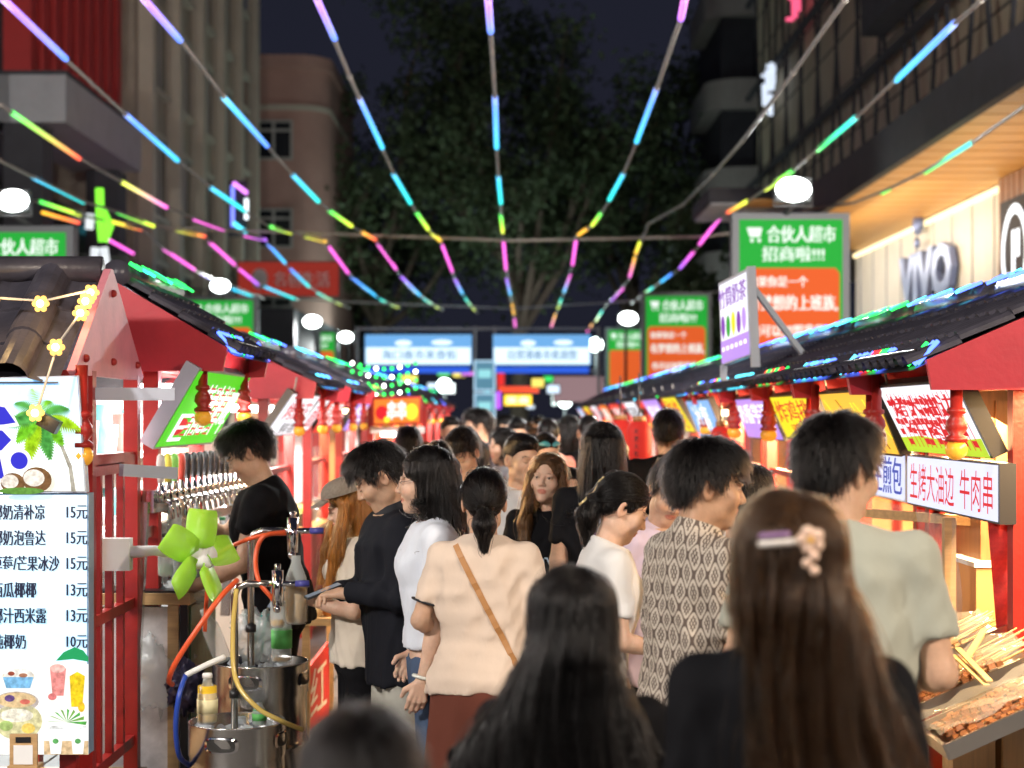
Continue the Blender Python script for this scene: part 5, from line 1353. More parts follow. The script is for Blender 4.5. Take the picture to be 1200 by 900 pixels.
# ================================================================== PEOPLE
F32 = np.float32
def A3(*v): return np.array(v, F32)
def smin(a, b, k):
    h = np.clip(.5 + .5 * (b - a) / k, 0, 1)
    return b + (a - b) * h - k * h * (1 - h)
def smax(a, b, k): return -smin(-a, -b, k)
def seg(P, a, b, ra, rb):
    a = np.asarray(a, F32); b = np.asarray(b, F32); d = b - a
    t = np.clip(((P - a) @ d) / max(float(d @ d), 1e-9), 0, 1)
    return np.linalg.norm(P - a - t[:, None] * d, axis=1) - (ra + (rb - ra) * t)
def ell(P, c, r):
    r = np.asarray(r, F32); q = (P - np.asarray(c, F32)) / r
    k0 = np.linalg.norm(q, axis=1); k1 = np.linalg.norm(q / r, axis=1)
    return k0 * (k0 - 1) / np.maximum(k1, 1e-6)
def loft(P, rows, e=2.4):
    """rows: (z, half width, half depth, y centre)"""
    Z = np.array([r[0] for r in rows]); z = P[:, 2]
    wx = np.interp(z, Z, [r[1] for r in rows]); wy = np.interp(z, Z, [r[2] for r in rows]); cy_ = np.interp(z, Z, [r[3] for r in rows])
    k = (np.abs(P[:, 0] / wx) ** e + np.abs((P[:, 1] - cy_) / wy) ** e) ** (1 / e)
    d = (k - 1) * np.minimum(wx, wy)
    return np.maximum(d, np.maximum(z - Z[-1], Z[0] - z)).astype(F32)
def surface_nets(fn, lo, hi, h):
    lo = np.asarray(lo, float); hi = np.asarray(hi, float)
    n = np.maximum(2, np.ceil((hi - lo) / h).astype(int) + 1)
    ax = [lo[i] + np.arange(n[i]) * h for i in range(3)]
    G = np.stack(np.meshgrid(*ax, indexing='ij'), -1).reshape(-1, 3).astype(F32)
    v = np.concatenate([fn(G[i:i + 200000]) for i in range(0, len(G), 200000)]).reshape(n)
    s = v < 0
    m = n - 1
    pos = np.zeros((*m, 3)); cnt = np.zeros(m, int)
    for a in range(3):
        b, c = [x for x in range(3) if x != a]
        sl0 = [slice(None)] * 3; sl1 = [slice(None)] * 3
        sl0[a] = slice(0, -1); sl1[a] = slice(1, None)
        v0, v1 = v[tuple(sl0)], v[tuple(sl1)]
        x = (s[tuple(sl0)] != s[tuple(sl1)])
        t = np.where(x, v0 / np.where(x, v0 - v1, 1), 0)
        for db in (0, 1):
            for dc in (0, 1):
                ss = [None] * 3; ss[a] = slice(None); ss[b] = slice(db, db + m[b]); ss[c] = slice(dc, dc + m[c])
                xx = x[tuple(ss)]; tt = t[tuple(ss)]
                cnt += xx
                pos[..., a] += np.where(xx, tt, 0); pos[..., b] += xx * db; pos[..., c] += xx * dc
    act = cnt > 0
    idx = -np.ones(m, int); idx[act] = np.arange(act.sum())
    I = np.argwhere(act)
    V = lo + (I + pos[act] / cnt[act][:, None]) * h
    Fs = []
    for a in range(3):
        b, c = (a + 1) % 3, (a + 2) % 3
        sl0 = [slice(None)] * 3; sl1 = [slice(None)] * 3
        sl0[a] = slice(0, -1); sl1[a] = slice(1, None)
        s0 = s[tuple(sl0)]; x = s0 != s[tuple(sl1)]
        E_ = np.argwhere(x)
        ok = (E_[:, b] > 0) & (E_[:, c] > 0) & (E_[:, b] < m[b]) & (E_[:, c] < m[c])
        E_ = E_[ok]
        if not len(E_): continue
        def cell(db, dc):
            q = E_.copy(); q[:, b] += db; q[:, c] += dc
            return idx[q[:, 0], q[:, 1], q[:, 2]]
        q = np.stack([cell(-1, -1), cell(0, -1), cell(0, 0), cell(-1, 0)], 1)
        inside = s0[E_[:, 0], E_[:, 1], E_[:, 2]]
        q = np.where(inside[:, None], q, q[:, ::-1])
        Fs.append(q)
    F = np.concatenate(Fs) if Fs else np.zeros((0, 4), int)
    F = F[(F >= 0).all(1)]
    return V, F
def np_mesh(name, V, F, material, parent=None, col=None, smooth=True):
    me = bpy.data.meshes.new(name)
    me.vertices.add(len(V)); me.vertices.foreach_set('co', np.asarray(V, F32).ravel())
    me.loops.add(F.size); me.loops.foreach_set('vertex_index', F.astype(np.int32).ravel())
    me.polygons.add(len(F)); me.polygons.foreach_set('loop_start', np.arange(0, F.size, F.shape[1], dtype=np.int32))
    me.update(calc_edges=True)
    me.polygons.foreach_set('use_smooth', np.full(len(F), smooth))
    if material: me.materials.append(material)
    if col is not None:
        a = me.color_attributes.new('tint', 'FLOAT_COLOR', 'POINT')
        c4 = np.ones((len(V), 4), F32); c4[:, :3] = col; a.data.foreach_set('color', c4.ravel())
    o = bpy.data.objects.new(name, me); COL.objects.link(o)
    if parent is not None: o.parent = parent
    return o
def wrinkle(P, seed, amp):
    r = np.random.default_rng(seed); d = np.zeros(len(P), F32)
    for k in range(6):
        w = r.normal(0, 1, 3) * np.array([1, 1, .5]) * (12 + 8 * k); ph = r.uniform(0, 6.28)
        warp = np.sin(P @ (r.normal(0, 1, 3) * 6).astype(F32) + ph) * 1.2
        d += (np.abs(np.sin((P @ w.astype(F32)) + warp)) - .6) * amp / (1 + .5 * k)
    return d
def Rx(a): c, s = math.cos(a), math.sin(a); return np.array([[1, 0, 0], [0, c, -s], [0, s, c]], F32)
def Ry(a): c, s = math.cos(a), math.sin(a); return np.array([[c, 0, s], [0, 1, 0], [-s, 0, c]], F32)
def Rz(a): c, s = math.cos(a), math.sin(a); return np.array([[c, -s, 0], [s, c, 0], [0, 0, 1]], F32)

def hairmat(name, col, rough=.38):
    return mat(name, col, rough, spec=.14, var=.6, vscale=70, stretch=(1, 1, .05), bump=.5, bscale=90)
def strandmat(name, col):
    if name in _m: return _m[name]
    m = bpy.data.materials.new(name); m.use_nodes = True; nt = m.node_tree
    for n in list(nt.nodes): nt.nodes.remove(n)
    o = nt.nodes.new('ShaderNodeOutputMaterial'); h = nt.nodes.new('ShaderNodeBsdfHairPrincipled')
    h.parametrization = 'COLOR'
    if isinstance(col, tuple): h.inputs['Color'].default_value = (*col, 1)
    h.inputs['IOR'].default_value = 1.33; h.inputs['Roughness'].default_value = .26; h.inputs['Radial Roughness'].default_value = .45
    nt.links.new(h.outputs[0], o.inputs['Surface']); _m[name] = m; return m

BASE_M = [(.80, .165, .10, .01), (.93, .172, .112, .01), (1.05, .150, .10, .005), (1.2, .165, .112, .0), (1.32, .182, .118, .005), (1.39, .168, .092, .015), (1.435, .11, .066, .02), (1.465, .062, .055, .022)]
BASE_F = [(.80, .168, .105, .01), (.92, .175, .115, .012), (1.06, .125, .088, .0), (1.18, .142, .10, -.004), (1.30, .152, .108, -.004), (1.38, .148, .084, .012), (1.43, .095, .06, .02), (1.465, .055, .05, .022)]
def grow(rows, dx, dy=None): return [(r[0], r[1] + dx, r[2] + (dx if dy is None else dy), r[3]) for r in rows]

SKINC = dict(light=(.62, .40, .29), mid=(.54, .33, .22), tan=(.45, .26, .16))
def skin_mat(k): return mat('skin_' + k, SKINC[k], .48, sss=.12, attr='tint', spec=.4, bump=.12, bscale=120, var=.13, vscale=26)

class Person:
    def __init__(s, label, px, Y, H, face=180, sex='m', lean=0, head=(0, 0, 0), skin='mid', shirt=((.02, .02, .02), 'short'), bottom=('trousers', (.03, .03, .04)),
                 hair=('short', (.012, .009, .008)), L=None, Rr=None, lod=1, build=1.0, seed=0, eyes='open', px_off=0, hem=None, X=None, fat=1.0, group='people in the market crowd', strands=None, mouth=0, phone=False):
        s.__dict__.update(locals()); del s.__dict__['s']
        s.make()
    # -- geometry of the canonical 1.70 m body, facing -y
    def up(s, p):     # upper-body canonical point -> leaned
        p = np.asarray(p, F32); return (p - s.hipc) @ Rx(s.la).T + s.hipc
    def inv(s, P): return (P - s.hipc) @ Rx(s.la) + s.hipc
    def hp(s, P): return (s.inv(P) - s.HC) @ s.HR
    def hw(s, p): return s.up(np.asarray(p, F32) @ s.HR.T + s.HC)
    def side(s, sg, y, z, lift=.003):
        t = np.linspace(.2, 0, 140); H = np.stack([sg * t, np.full(140, y), np.full(140, z)], 1).astype(F32)
        P = s.up(H @ s.HR.T + s.HC); d = np.minimum(s.f_hair(P), s.f_head(P)); k = int(np.argmax(d < 0)); return Vector(s.hw(A3(sg * (t[k] + lift), y, z)))
    def make(s):
        s.la = R(s.lean); s.hipc = A3(0, .01, .95)     # positive: bends forward (-y)
        s.HC = A3(0, .012 - .012, 1.585)
        yaw, pitch, tilt = s.head
        s.HR = (Rz(R(yaw)) @ Rx(R(pitch)) @ Ry(R(tilt))).astype(F32)
        s.HC = A3(0, .0, 1.583) + A3(math.sin(R(yaw)) * .012, -math.sin(R(pitch)) * .05, -abs(math.sin(R(pitch))) * .012)
        f = s.sex == 'f'
        sh = .158 if f else .182
        s.sh = [A3(sg * sh * (1 + .5 * (s.fat - 1)), .012, 1.375) for sg in (-1, 1)]
        dl = (A3(-.225, .03, 1.10), A3(-.235, -.02, .87)); dr = (A3(.225, .03, 1.10), A3(.235, -.02, .87))
        if f: dl = (A3(-.195, .03, 1.11), A3(-.205, -.02, .88)); dr = (A3(.195, .03, 1.11), A3(.205, -.02, .88))
        s.arm = [tuple(A3(*q) for q in (s.L or dl)), tuple(A3(*q) for q in (s.Rr or dr))]
        rows = [(z, w * s.fat, d * s.fat, c) for z, w, d, c in (BASE_F if f else BASE_M)]
        s.rows = rows
        s.s = s.H / 1.70
        s.ar = .86 if f else 1.0
        X = s.X if s.X is not None else (s.px - CX) / FPX * s.Y
        far = s.lod >= 2
        hb = .024 if far else .0135
        hh = .011 if far else (.0036 if s.lod == 0 else .0048)
        # body
        lo, hi = s.bounds()
        cut = s.HC[2] - .125
        zc = 1.42
        Vb, Fb = surface_nets(lambda P: np.maximum(s.f_body(P), s.inv(P)[:, 2] - (zc + .012)), lo, (hi[0], hi[1], s.zmax(zc)), hb)
        hc = s.up(s.HC)
        Vh, Fh = surface_nets(lambda P: np.maximum(s.f_head(P), (zc) - s.inv(P)[:, 2]), hc - A3(.125, .165, .2), hc + A3(.125, .165, .14), hh)
        parts = [(Vb, Fb), (Vh, Fh)]
        if not far:
            for i in (0, 1):
                w, prims, blo, bhi = s.hand(i)
                parts.append(surface_nets(prims, blo, bhi, .0042))
        V = []; F = []; n = 0
        for v, q in parts: V.append(v); F.append(q + n); n += len(v)
        V = np.concatenate(V); F = np.concatenate(F)
        col = s.tint(V.astype(F32))
        o = np_mesh('person', V, F, skin_mat(s.skin), None, col)
        tag(o, s.label, 'person', s.group)
        o.location = (X, s.Y, 0); o.scale = (s.s,) * 3; o.rotation_euler = (0, 0, R(s.face))
        s.o = o
        s.clothes(far); s.hairs(far, hh)
        if not far: s.features()
    def zmax(s, z): return float(max(s.up(A3(0, .12, z))[2], s.up(A3(0, -.12, z))[2]) + .05)
    def bounds(s):
        pts = [A3(-.24 * s.fat, -.2 * s.fat, 0), A3(.24 * s.fat, .2 * s.fat, 0), s.up(A3(-.24 * s.fat, -.14, 1.45)), s.up(A3(.24 * s.fat, .16, 1.45))]
        for a in s.arm: pts += [s.up(a[0]), s.up(a[1])]
        P = np.array(pts); lo, hi = P.min(0) - .075, P.max(0) + .075; lo[2] = -.01
        return lo, hi
    def f_legs(s, P, g=0.0, gl=None):
        d = None; gl = g if gl is None else gl
        for sg in (-1, 1):
            a = seg(P, (sg * .088 * s.fat, .012, .88), (sg * .095, .0, .49), .086 * s.fat + g, .056 + gl)
            b = seg(P, (sg * .095, .0, .49), (sg * .10, .03, .09), .056 + gl, .038 + gl)
            x = smin(a, b, .03); d = x if d is None else smin(d, x, .012)
        return d
    def f_arm(s, P, i, g=0.0, g2=None, k=None):
        e, w = s.arm[i]; r = s.ar * (1 + .6 * (s.fat - 1)); g2 = g if g2 is None else g2
        a = seg(P, s.sh[i], e, .050 * r + g, .038 * r + g2); b = seg(P, e, w, .039 * r + g2, .025 * r + g2)
        m = e + (w - e) * .28
        c = seg(P, m, e + (w - e) * .5, .040 * r + g2, .033 * r + g2)
        return smin(smin(a, b, .02), c, .02)
    def f_body(s, P):
        U = s.inv(P)
        d = loft(U, s.rows)
        for i in (0, 1): d = smin(d, s.f_arm(U, i), .035)
        d = smin(d, seg(U, A3(0, .03, 1.40), s.HC + A3(0, .015, -.06), .058, .05), .04)
        if s.sex == 'f':
            for sg in (-1, 1): d = smin(d, ell(U, (sg * .068, -.080, 1.265), (.058, .042, .055)), .03)
        d = smin(d, s.f_legs(P), .04)
        if s.lod >= 2:
            for i in (0, 1):
                e, w = s.arm[i]; q = (w - e) / np.linalg.norm(w - e); d = smin(d, seg(U, w, w + q * .13, .028, .018), .02)
        for sg in (-1, 1): d = smin(d, seg(P, (sg * .10, .05, .05), (sg * .115, -.13, .035), .04, .034), .03)
        return d
    def f_head(s, P):
        U = s.inv(P); H = (U - s.HC) @ s.HR
        f = s.sex == 'f'
        d = ell(H, (0, .015, .022), (.0755, .096, .096))
        d = smin(d, ell(H, (0, -.035, -.045), (.054 if f else .058, .058, .070)), .035)
        d = smin(d, ell(H, (0, -.068, -.100), (.021 if f else .027, .020, .017)), .03)         # chin
        for sg in (-1, 1):
            d = smin(d, ell(H, (sg * .040, -.060, -.030), (.027, .026, .026)), .025)           # cheek
            d = smin(d, ell(H, (sg * .050, -.012, -.078), (.012, .03, .018)), .03)             # jaw angle
            d = smax(d, -ell(H, (sg * .031, -.100, .001), (.019, .015, .011)), .012)           # eye socket
            d = smin(d, ell(H, (sg * .0315, -.0775, .0), (.0145, .0135, .0115)), .004)          # lid
            d = smin(d, ell(H, (sg * .030, -.0855, .017), (.021, .009, .006)), .010)           # brow
        d = smin(d, seg(H, A3(0, -.086, .008), A3(0, -.106, -.028), .0075, .0105), .010)      # nose
        for sg in (-1, 1): d = smin(d, ell(H, (sg * .012, -.098, -.033), (.0085, .010, .0075)), .006)
        mo = .004 * s.mouth
        d = smin(d, ell(H, (0, -.0885, -.0585 + mo * .3), (.021, .0095, .0055)), .005)
        d = smin(d, ell(H, (0, -.0865, -.0690 - mo), (.018, .0095, .0062)), .005)
        d = smax(d, -ell(H, (0, -.099, -.0632 - mo * .3), (.019, .007, .0016 + mo * .5)), .003)
        for sg in (-1, 1):
            E = (H - A3(sg * .077, .012, -.012)) @ Rz(sg * -.35)
            ear = ell(E, (0, 0, 0), (.009, .019, .032)); ear = smax(ear, -ell(E, (sg * .008, -.003, .002), (.007, .011, .019)), .005)
            d = smin(d, ear, .008)
        d = smin(d, seg(U, s.HC + A3(0, .022, -.055) , A3(0, .028, 1.39), .049 if f else .056, .055 if f else .064), .022)
        return d
    def hand(s, i):
        e, w = s.arm[i]; q = (w - e) / np.linalg.norm(w - e); sg = -1 if i == 0 else 1
        inw = A3(-sg, 0, 0) - q * float(A3(-sg, 0, 0) @ q); inw /= np.linalg.norm(inw)   # palm faces the body
        if abs(q[1]) > .7 or q[2] > .3: inw = A3(-sg * .5, -.2, -.85); inw = inw - q * float(inw @ q); inw /= np.linalg.norm(inw)
        u = np.cross(q, inw) * (-sg); u /= np.linalg.norm(u)
        if u[1] > .2 and abs(q[1]) < .7: u = -u                                  # thumb side towards the front
        k = .92 if s.sex == 'f' else 1.0
        curl = .55; pr = []
        for j, (off, L, ml) in enumerate(((.030, .070, .082), (.010, .078, .086), (-.010, .072, .082), (-.028, .056, .074))):
            b = w + u * off * .6 * k; m = w + q * ml * k + u * off * k
            pr.append((w + u * off * .35, m, .016, .0115))
            d1 = q * math.cos(curl) + inw * math.sin(curl); d2 = q * math.cos(curl * 2.1) + inw * math.sin(curl * 2.1)
            p1 = m + d1 * L * .52 * k; p2 = p1 + d2 * L * .48 * k
            pr.append((m, p1, .0098, .0088)); pr.append((p1, p2, .0088, .0072))
        t0 = w + q * .022 + u * .022; t1 = t0 + (q * .55 + u * .62 + inw * .35) * .05 * k; t2 = t1 + (q * .85 + u * .15 + inw * .4) * .034 * k
        pr += [(t0, t1, .015, .0105), (t1, t2, .0105, .008)]
        pr.append((w - q * .05, w, .027 * s.ar, .024 * s.ar))
        pts = np.array([p for a, b, _, _ in pr for p in (a, b)])
        P3 = np.array([s.up(p) for p in pts])
        s.hands = getattr(s, 'hands', {}); s.hands[i] = (s.up(w + q * .075 + inw * .02), q, u, inw)
        def fn(P):
            U = s.inv(P); d = None
            for n, (a, b, ra, rb) in enumerate(pr):
                x = seg(U, a, b, ra, rb); d = x if d is None else smin(d, x, .005)
            return d
        return w, fn, P3.min(0) - .03, P3.max(0) + .03
    def tint(s, V):
        H = s.hp(V); base = np.array(SKINC[s.skin], F32)
        c = np.tile(base, (len(V), 1))
        def blend(w, t):
            nonlocal c
            c = c * (1 - w[:, None]) + np.array(t, F32) * w[:, None]
        lip = np.clip(1 - np.maximum(0, ell(H, (0, -.088, -.0640), (.0225, .016, .0125))) / .002, 0, 1)
        blend(lip * .8, (base[0] * .85, base[1] * .42, base[2] * .42))
        for sg in (-1, 1):
            w = np.clip(1 - np.linalg.norm((H - A3(sg * .042, -.075, -.03)) / A3(.028, .03, .022), axis=1), 0, 1)
            blend(w * .35, (base[0] * 1.0, base[1] * .66, base[2] * .6))
            w = np.clip(1 - np.linalg.norm((H - A3(sg * .08, .012, -.012)) / A3(.016, .03, .04), axis=1), 0, 1); blend(w * .4, (base[0], base[1] * .7, base[2] * .62))
        w = np.clip(1 - np.linalg.norm((H - A3(0, -.108, -.03)) / A3(.016, .02, .016), axis=1), 0, 1); blend(w * .3, (base[0], base[1] * .7, base[2] * .62))
        if s.sex == 'm':
            w = np.clip(1 - np.linalg.norm((H - A3(0, -.075, -.085)) / A3(.055, .04, .035), axis=1), 0, 1); blend(w * .35, base * .72)
        return c
    # -- clothing
    def clothes(s, far):
        col, sl = s.shirt[0], s.shirt[1]; pat = s.shirt[2] if len(s.shirt) > 2 else None
        h = .024 if far else .0115
        f = s.sex == 'f'
        hem = s.hem if s.hem is not None else (.80 if not f else .84)
        rows = grow([r for r in s.rows if r[0] > .85], .017, .017)
        z0 = rows[0]
        loose = .010 if f else .02
        rows = [(hem - .02, rows[0][1] + loose, rows[0][2] + loose * .9, .005)] + [(r[0], r[1] + (loose * .8 if r[0] < 1.25 else 0), r[2] + (loose * .6 if r[0] < 1.25 else 0), r[3]) for r in rows]
        nz = 1.452 if sl != 'tank' else 1.44
        rows = [r for r in rows if r[0] < nz + .03]
        if sl != 'tank': rows[-1] = (max(rows[-1][0], 1.465), .07, .068, .022)
        amp = .0 if far else .011
        def fn(P):
            U = s.inv(P); low = (P[:, 2] < .95)
            d = loft(U, rows)
            if f:
                for sg in (-1, 1): d = smin(d, ell(U, (sg * .068, -.080, 1.265), (.068, .055, .062)), .04)
            if sl != 'tank':
                for i in (0, 1):
                    e, w = s.arm[i]
                    if sl == 'long':
                        a = smin(seg(U, s.sh[i], e, .064 * s.ar, .052 * s.ar), seg(U, e, w, .052 * s.ar, .040 * s.ar), .02)
                        q = (w - e) / np.linalg.norm(w - e); a = np.maximum(a, (U - w) @ q + .015)
                    else:
                        fr = .72 if sl == 'half' else .55
                        q = (e - s.sh[i]); Ln = np.linalg.norm(q); q = q / Ln
                        a = seg(U, s.sh[i], s.sh[i] + q * Ln, .066 * s.ar, (.066 if not f else .056) * s.ar + .004)
                        a = np.maximum(a, (U - s.sh[i]) @ q - Ln * fr)
                    d = smin(d, a, .04)
            else:
                for sg in (-1, 1): d = smax(d, -ell(U, (sg * .20, 0, 1.36), (.062, .14, .12)), .02)
            d = np.maximum(d, (hem - U[:, 2]))
            # neck opening dips at the front
            d = np.maximum(d, U[:, 2] - (1.447 + (U[:, 1] - .02) * .30) if sl != 'tank' else U[:, 2] - (1.435 + (U[:, 1]) * .35))
            if amp: d = d + wrinkle(U, s.seed, amp) * np.clip((1.42 - U[:, 2]) / .1, .25, 1)
            return d
        lo, hi = s.bounds(); lo = lo - .02; hi = hi + .02
        lo[2] = min(s.up(A3(0, -.15, hem))[2], s.up(A3(0, .15, hem))[2], min(s.up(a[1])[2] for a in s.arm) if sl == 'long' else 9) - .03
        if sl != 'long':
            P = np.array([s.up(A3(-.25 * s.fat, -.2 * s.fat, hem)), s.up(A3(.25 * s.fat, .2 * s.fat, hem)), s.up(A3(-.25 * s.fat, -.2 * s.fat, 1.47)), s.up(A3(.25 * s.fat, .2 * s.fat, 1.47))] + [s.up(a[0]) for a in s.arm])
            lo, hi = P.min(0) - .085, P.max(0) + .085
        V, F = surface_nets(fn, lo, hi, h)
        nm = 'cloth_%02x%02x%02x' % tuple(int(min(255, c * 255)) for c in col)
        m = pat or mat(nm, col, .82, sheen=.0 if sum(col) < .1 else .12, var=.08, vscale=4, bump=.45, bscale=17, stretch=(1, 1, .45), spec=.12)
        s.so = np_mesh('shirt' if sl != 'tank' else 'tank_top', V, F, m, s.o)
        s.fshirt = fn
        kind, bc = s.bottom
        nm = 'cloth_%02x%02x%02x' % tuple(int(min(255, c * 255)) for c in bc)
        bm = mat(nm, bc, .85, var=.18 if kind == 'jeans' else .06, vscale=9, bump=.12, bscale=420, spec=.25)
        if kind == 'skirt':
            rws = [(.38, .245, .2, .01), (.6, .225, .175, .01), (.88, .188 * s.fat, .13 * s.fat, .01), (1.0, .150 * s.fat, .108 * s.fat, .005), (1.04, .140 * s.fat, .10 * s.fat, .005)]
            gn = lambda P: loft(P, rws, 2.2) + (0 if far else .010 * np.sin(np.arctan2(P[:, 1], P[:, 0]) * 11) * np.clip((.9 - P[:, 2]) / .4, 0, 1))
            V, F = surface_nets(gn, (-.29, -.25, .36), (.29, .25, 1.06), .03 if far else .016); np_mesh('skirt', V, F, bm, s.o)
        else:
            top = grow([r for r in s.rows if r[0] < 1.06], .010)
            fl = .024 if kind != 'jeans' else .012
            def gn(P):
                d = np.maximum(smin(loft(P, [(r[0], r[1], r[2], r[3]) for r in top]), s.f_legs(P, .012, fl), .04), P[:, 2] - 1.0)
                d = np.maximum(d, (.42 if kind == 'shorts' else .07) - P[:, 2])
                if not far: d = d + wrinkle(P, s.seed + 9, .004)
                return d
            V, F = surface_nets(gn, (-.26 * s.fat, -.2 * s.fat, .03), (.26 * s.fat, .2 * s.fat, 1.05), .03 if far else .018); np_mesh('jeans' if kind == 'jeans' else 'trousers', V, F, bm, s.o)
        def sn(P):
            d = None
            for sg in (-1, 1):
                x = smin(seg(P, (sg * .10, .05, .05), (sg * .115, -.135, .038), .050, .042), ell(P, (sg * .10, .04, .075), (.05, .06, .05)), .02); x = np.maximum(x, .004 - P[:, 2]); d = x if d is None else np.minimum(d, x)
            return d
        if not far:
            V, F = surface_nets(sn, (-.2, -.22, -.01), (.2, .14, .15), .013); np_mesh('shoe', V, F, mat('shoe_dark' if s.seed % 2 else 'shoe_white', (.04, .04, .04) if s.seed % 2 else (.6, .6, .6), .5), s.o)
    # -- hair
    def f_hair(s, P):
        U = s.inv(P); H = (U - s.HC) @ s.HR
        st = s.hair[0]
        if st in ('short', 'crop', 'fringe'):
            t = {'short': .014, 'crop': .008, 'fringe': .019}[st]
            d = ell(H, (0, .02, .028), (.0765 + t * .40, .097 + t * .9, .095 + t * 1.0))
            d = smin(d, ell(H, (0, -.035, .088), (.058, .058, .034 + t * .4)), .03)
            # sides above the ear, nape
            line = np.interp(H[:, 1], [-.12, -.075, -.05, -.02, .03, .07, .12], [.058, .058 if st != 'fringe' else .050, .045 if st != 'fringe' else .040, .012, .022, -.050, -.060])
            d = smax(d, line - H[:, 2], .008)
            return d
        if st == 'tied':
            d = ell(H, (0, .016, .024), (.0815, .103, .103))
            line = np.interp(H[:, 1], [-.12, -.08, -.05, -.02, .02, .06, .12], [.058, .058, .035, -.005, -.012, -.055, -.075])
            d = smax(d, line - H[:, 2], .006)
            tl = s.hair[2] if len(s.hair) > 2 else .14
            a = s.HC + A3(0, .105, -.03) @ s.HR.T; 
            d2 = smin(seg(U, a, a + A3(0, .02, -.06), .026, .036), seg(U, a + A3(0, .02, -.06), a + A3(0, .005, -tl), .036, .014), .03)
            return smin(d, d2, .012)
        if st == 'bun':
            d = ell(H, (0, .016, .024), (.0815, .103, .103))
            line = np.interp(H[:, 1], [-.12, -.08, -.05, -.02, .02, .06, .12], [.058, .058, .035, -.005, -.012, -.055, -.075])
            d = smax(d, line - H[:, 2], .006)
            return smin(d, ell(H, (0, .115, .0), (.045, .04, .045)), .012)
        # loose hair: bob / long
        ln = s.hair[2] if len(s.hair) > 2 else .25
        wd = s.hair[3] if len(s.hair) > 3 else 1.0
        shx = s.hair[4] if len(s.hair) > 4 else 0.0
        Hc = H.copy(); Hc[:, 2] = np.maximum(H[:, 2], .028)
        d = ell(Hc, (0, .018, .028), (.0865, .108, .106))
        face = ell(H, (0, -.125, -.025), (.069, .105, .112))
        d = smax(d, -face, .010)
        d = smax(d, (-.030 - H[:, 1]) - np.maximum(0, H[:, 2] - .005) * 1.6, .012)
        d = np.maximum(d, -.06 - H[:, 2])
        zt = s.HC[2]
        bob = st == 'bob'
        Q = U - A3(s.HC[0], s.HC[1], 0)
        z = Q[:, 2] - zt
        x = Q[:, 0] - shx * np.clip(-z / max(ln, .1), 0, 1.3)
        back = .045 + .05 * np.clip(-z / .35, 0, 1)
        wx = np.interp(-z, [-.06, .05, .14, .30, .55], [.066, .090, .098 + .032 * (wd - 1), .125 * wd, .15 * wd]); wy = np.interp(-z, [-.06, .05, .15, .3, .6], [.068, .080, .064, .048, .036]) * (1.15 if bob else 1)
        k = (np.abs(x / wx) ** 2.3 + np.abs((Q[:, 1] - back + .002) / wy) ** 2.3) ** (1 / 2.3)
        c = (k - 1) * np.minimum(wx, wy); c = np.maximum(c, np.maximum(z - .07, -ln - z + .018 * np.sin(x * 55 + 1.3) + .012 * np.sin(x * 130)))
        c = np.maximum(c, np.where(z > -.13, -ell(H, (0, -.14, -.05), (.068 if not bob else .060, .125, .14)), -1))
        if st != 'longfront': c = np.maximum(c, np.where(z > -.14, -.012 - H[:, 1], -1))
        d = smin(d, c, .016)
        if st == 'longfront':
            for sg in (-1, 1):
                a = s.HC + A3(sg * .078, -.03, .02); b = A3(sg * .10, -.10, 1.37); e = A3(sg * .09, -.155, 1.44 - ln * .8)
                d = smin(d, smin(seg(U, a, b, .022, .034), seg(U, b, e, .034, .022), .03), .025)
        if s.lod < 2:
            ang = np.arctan2(Q[:, 0], Q[:, 1]); fall = np.clip((-z + .02) / .12, 0, 1)
            d = d + fall * (.0035 * np.sin(ang * 23 + 3 * np.sin(z * 9)) + .0025 * np.sin(ang * 41 + 2 * np.sin(z * 14 + 1)))
        return d
    def hairs(s, far, hh):
        st = s.hair[0]
        if st == 'none': return
        hc = s.up(s.HC); ln = (s.hair[2] if len(s.hair) > 2 else .25) if st in ('bob', 'long', 'longfront', 'tied') else .1
        low = s.up(s.HC + A3(0, 0, -ln - .04)); wd = .15 + (.12 if st.startswith('long') else 0) + (.12 if st == 'tied' else 0)
        lo = np.minimum(hc - A3(wd, wd, .16), low - A3(wd, wd, .0)); hi = np.maximum(hc + A3(wd, wd, .16), low + A3(wd, wd, .02))
        h = .012 if far else (.0055 if not st.startswith('long') else .008)
        V, F = surface_nets(s.f_hair, lo, hi, h)
        c = s.hair[1]; nm = 'hair_%02x%02x%02x' % tuple(int(min(255, x * 2550)) for x in c)
        o = np_mesh('hair', V, F, hairmat(nm, c), s.o); s.ho = o
        N = s.strands if s.strands is not None else (0 if far else (2600 if s.lod == 0 else 1300))
        if not N: return
        r = np.random.default_rng(s.seed + 100)
        g = np.zeros_like(V)
        P = V[r.integers(0, len(V), N * 2)].astype(F32)
        if st in ('short', 'crop', 'fringe'): pass
        elif st != 'tied' and st != 'bun':
            # more roots near the top, so strands run full length
            z = s.inv(P)[:, 2] - s.HC[2]; keep = r.random(len(P)) < np.clip(.25 + (z + .1) * 5, .10, 1); P = P[keep]
        P = P[:N]; N = len(P)
        steps = {'short': 6, 'crop': 4, 'fringe': 7, 'tied': 9, 'bun': 8, 'bob': 14, 'long': 18, 'longfront': 18}[st]
        Ls = {'short': .040, 'crop': .010, 'fringe': .038, 'tied': .10, 'bun': .08, 'bob': ln + .05, 'long': ln * .9, 'longfront': ln * .9}[st]
        fly = (r.random(N) < .06); off = np.where(fly, r.uniform(.004, .018, N), r.uniform(-.003, .0045, N)).astype(F32)
        if st in ('short', 'fringe', 'crop'): off = r.uniform(-.004, .001, N).astype(F32)
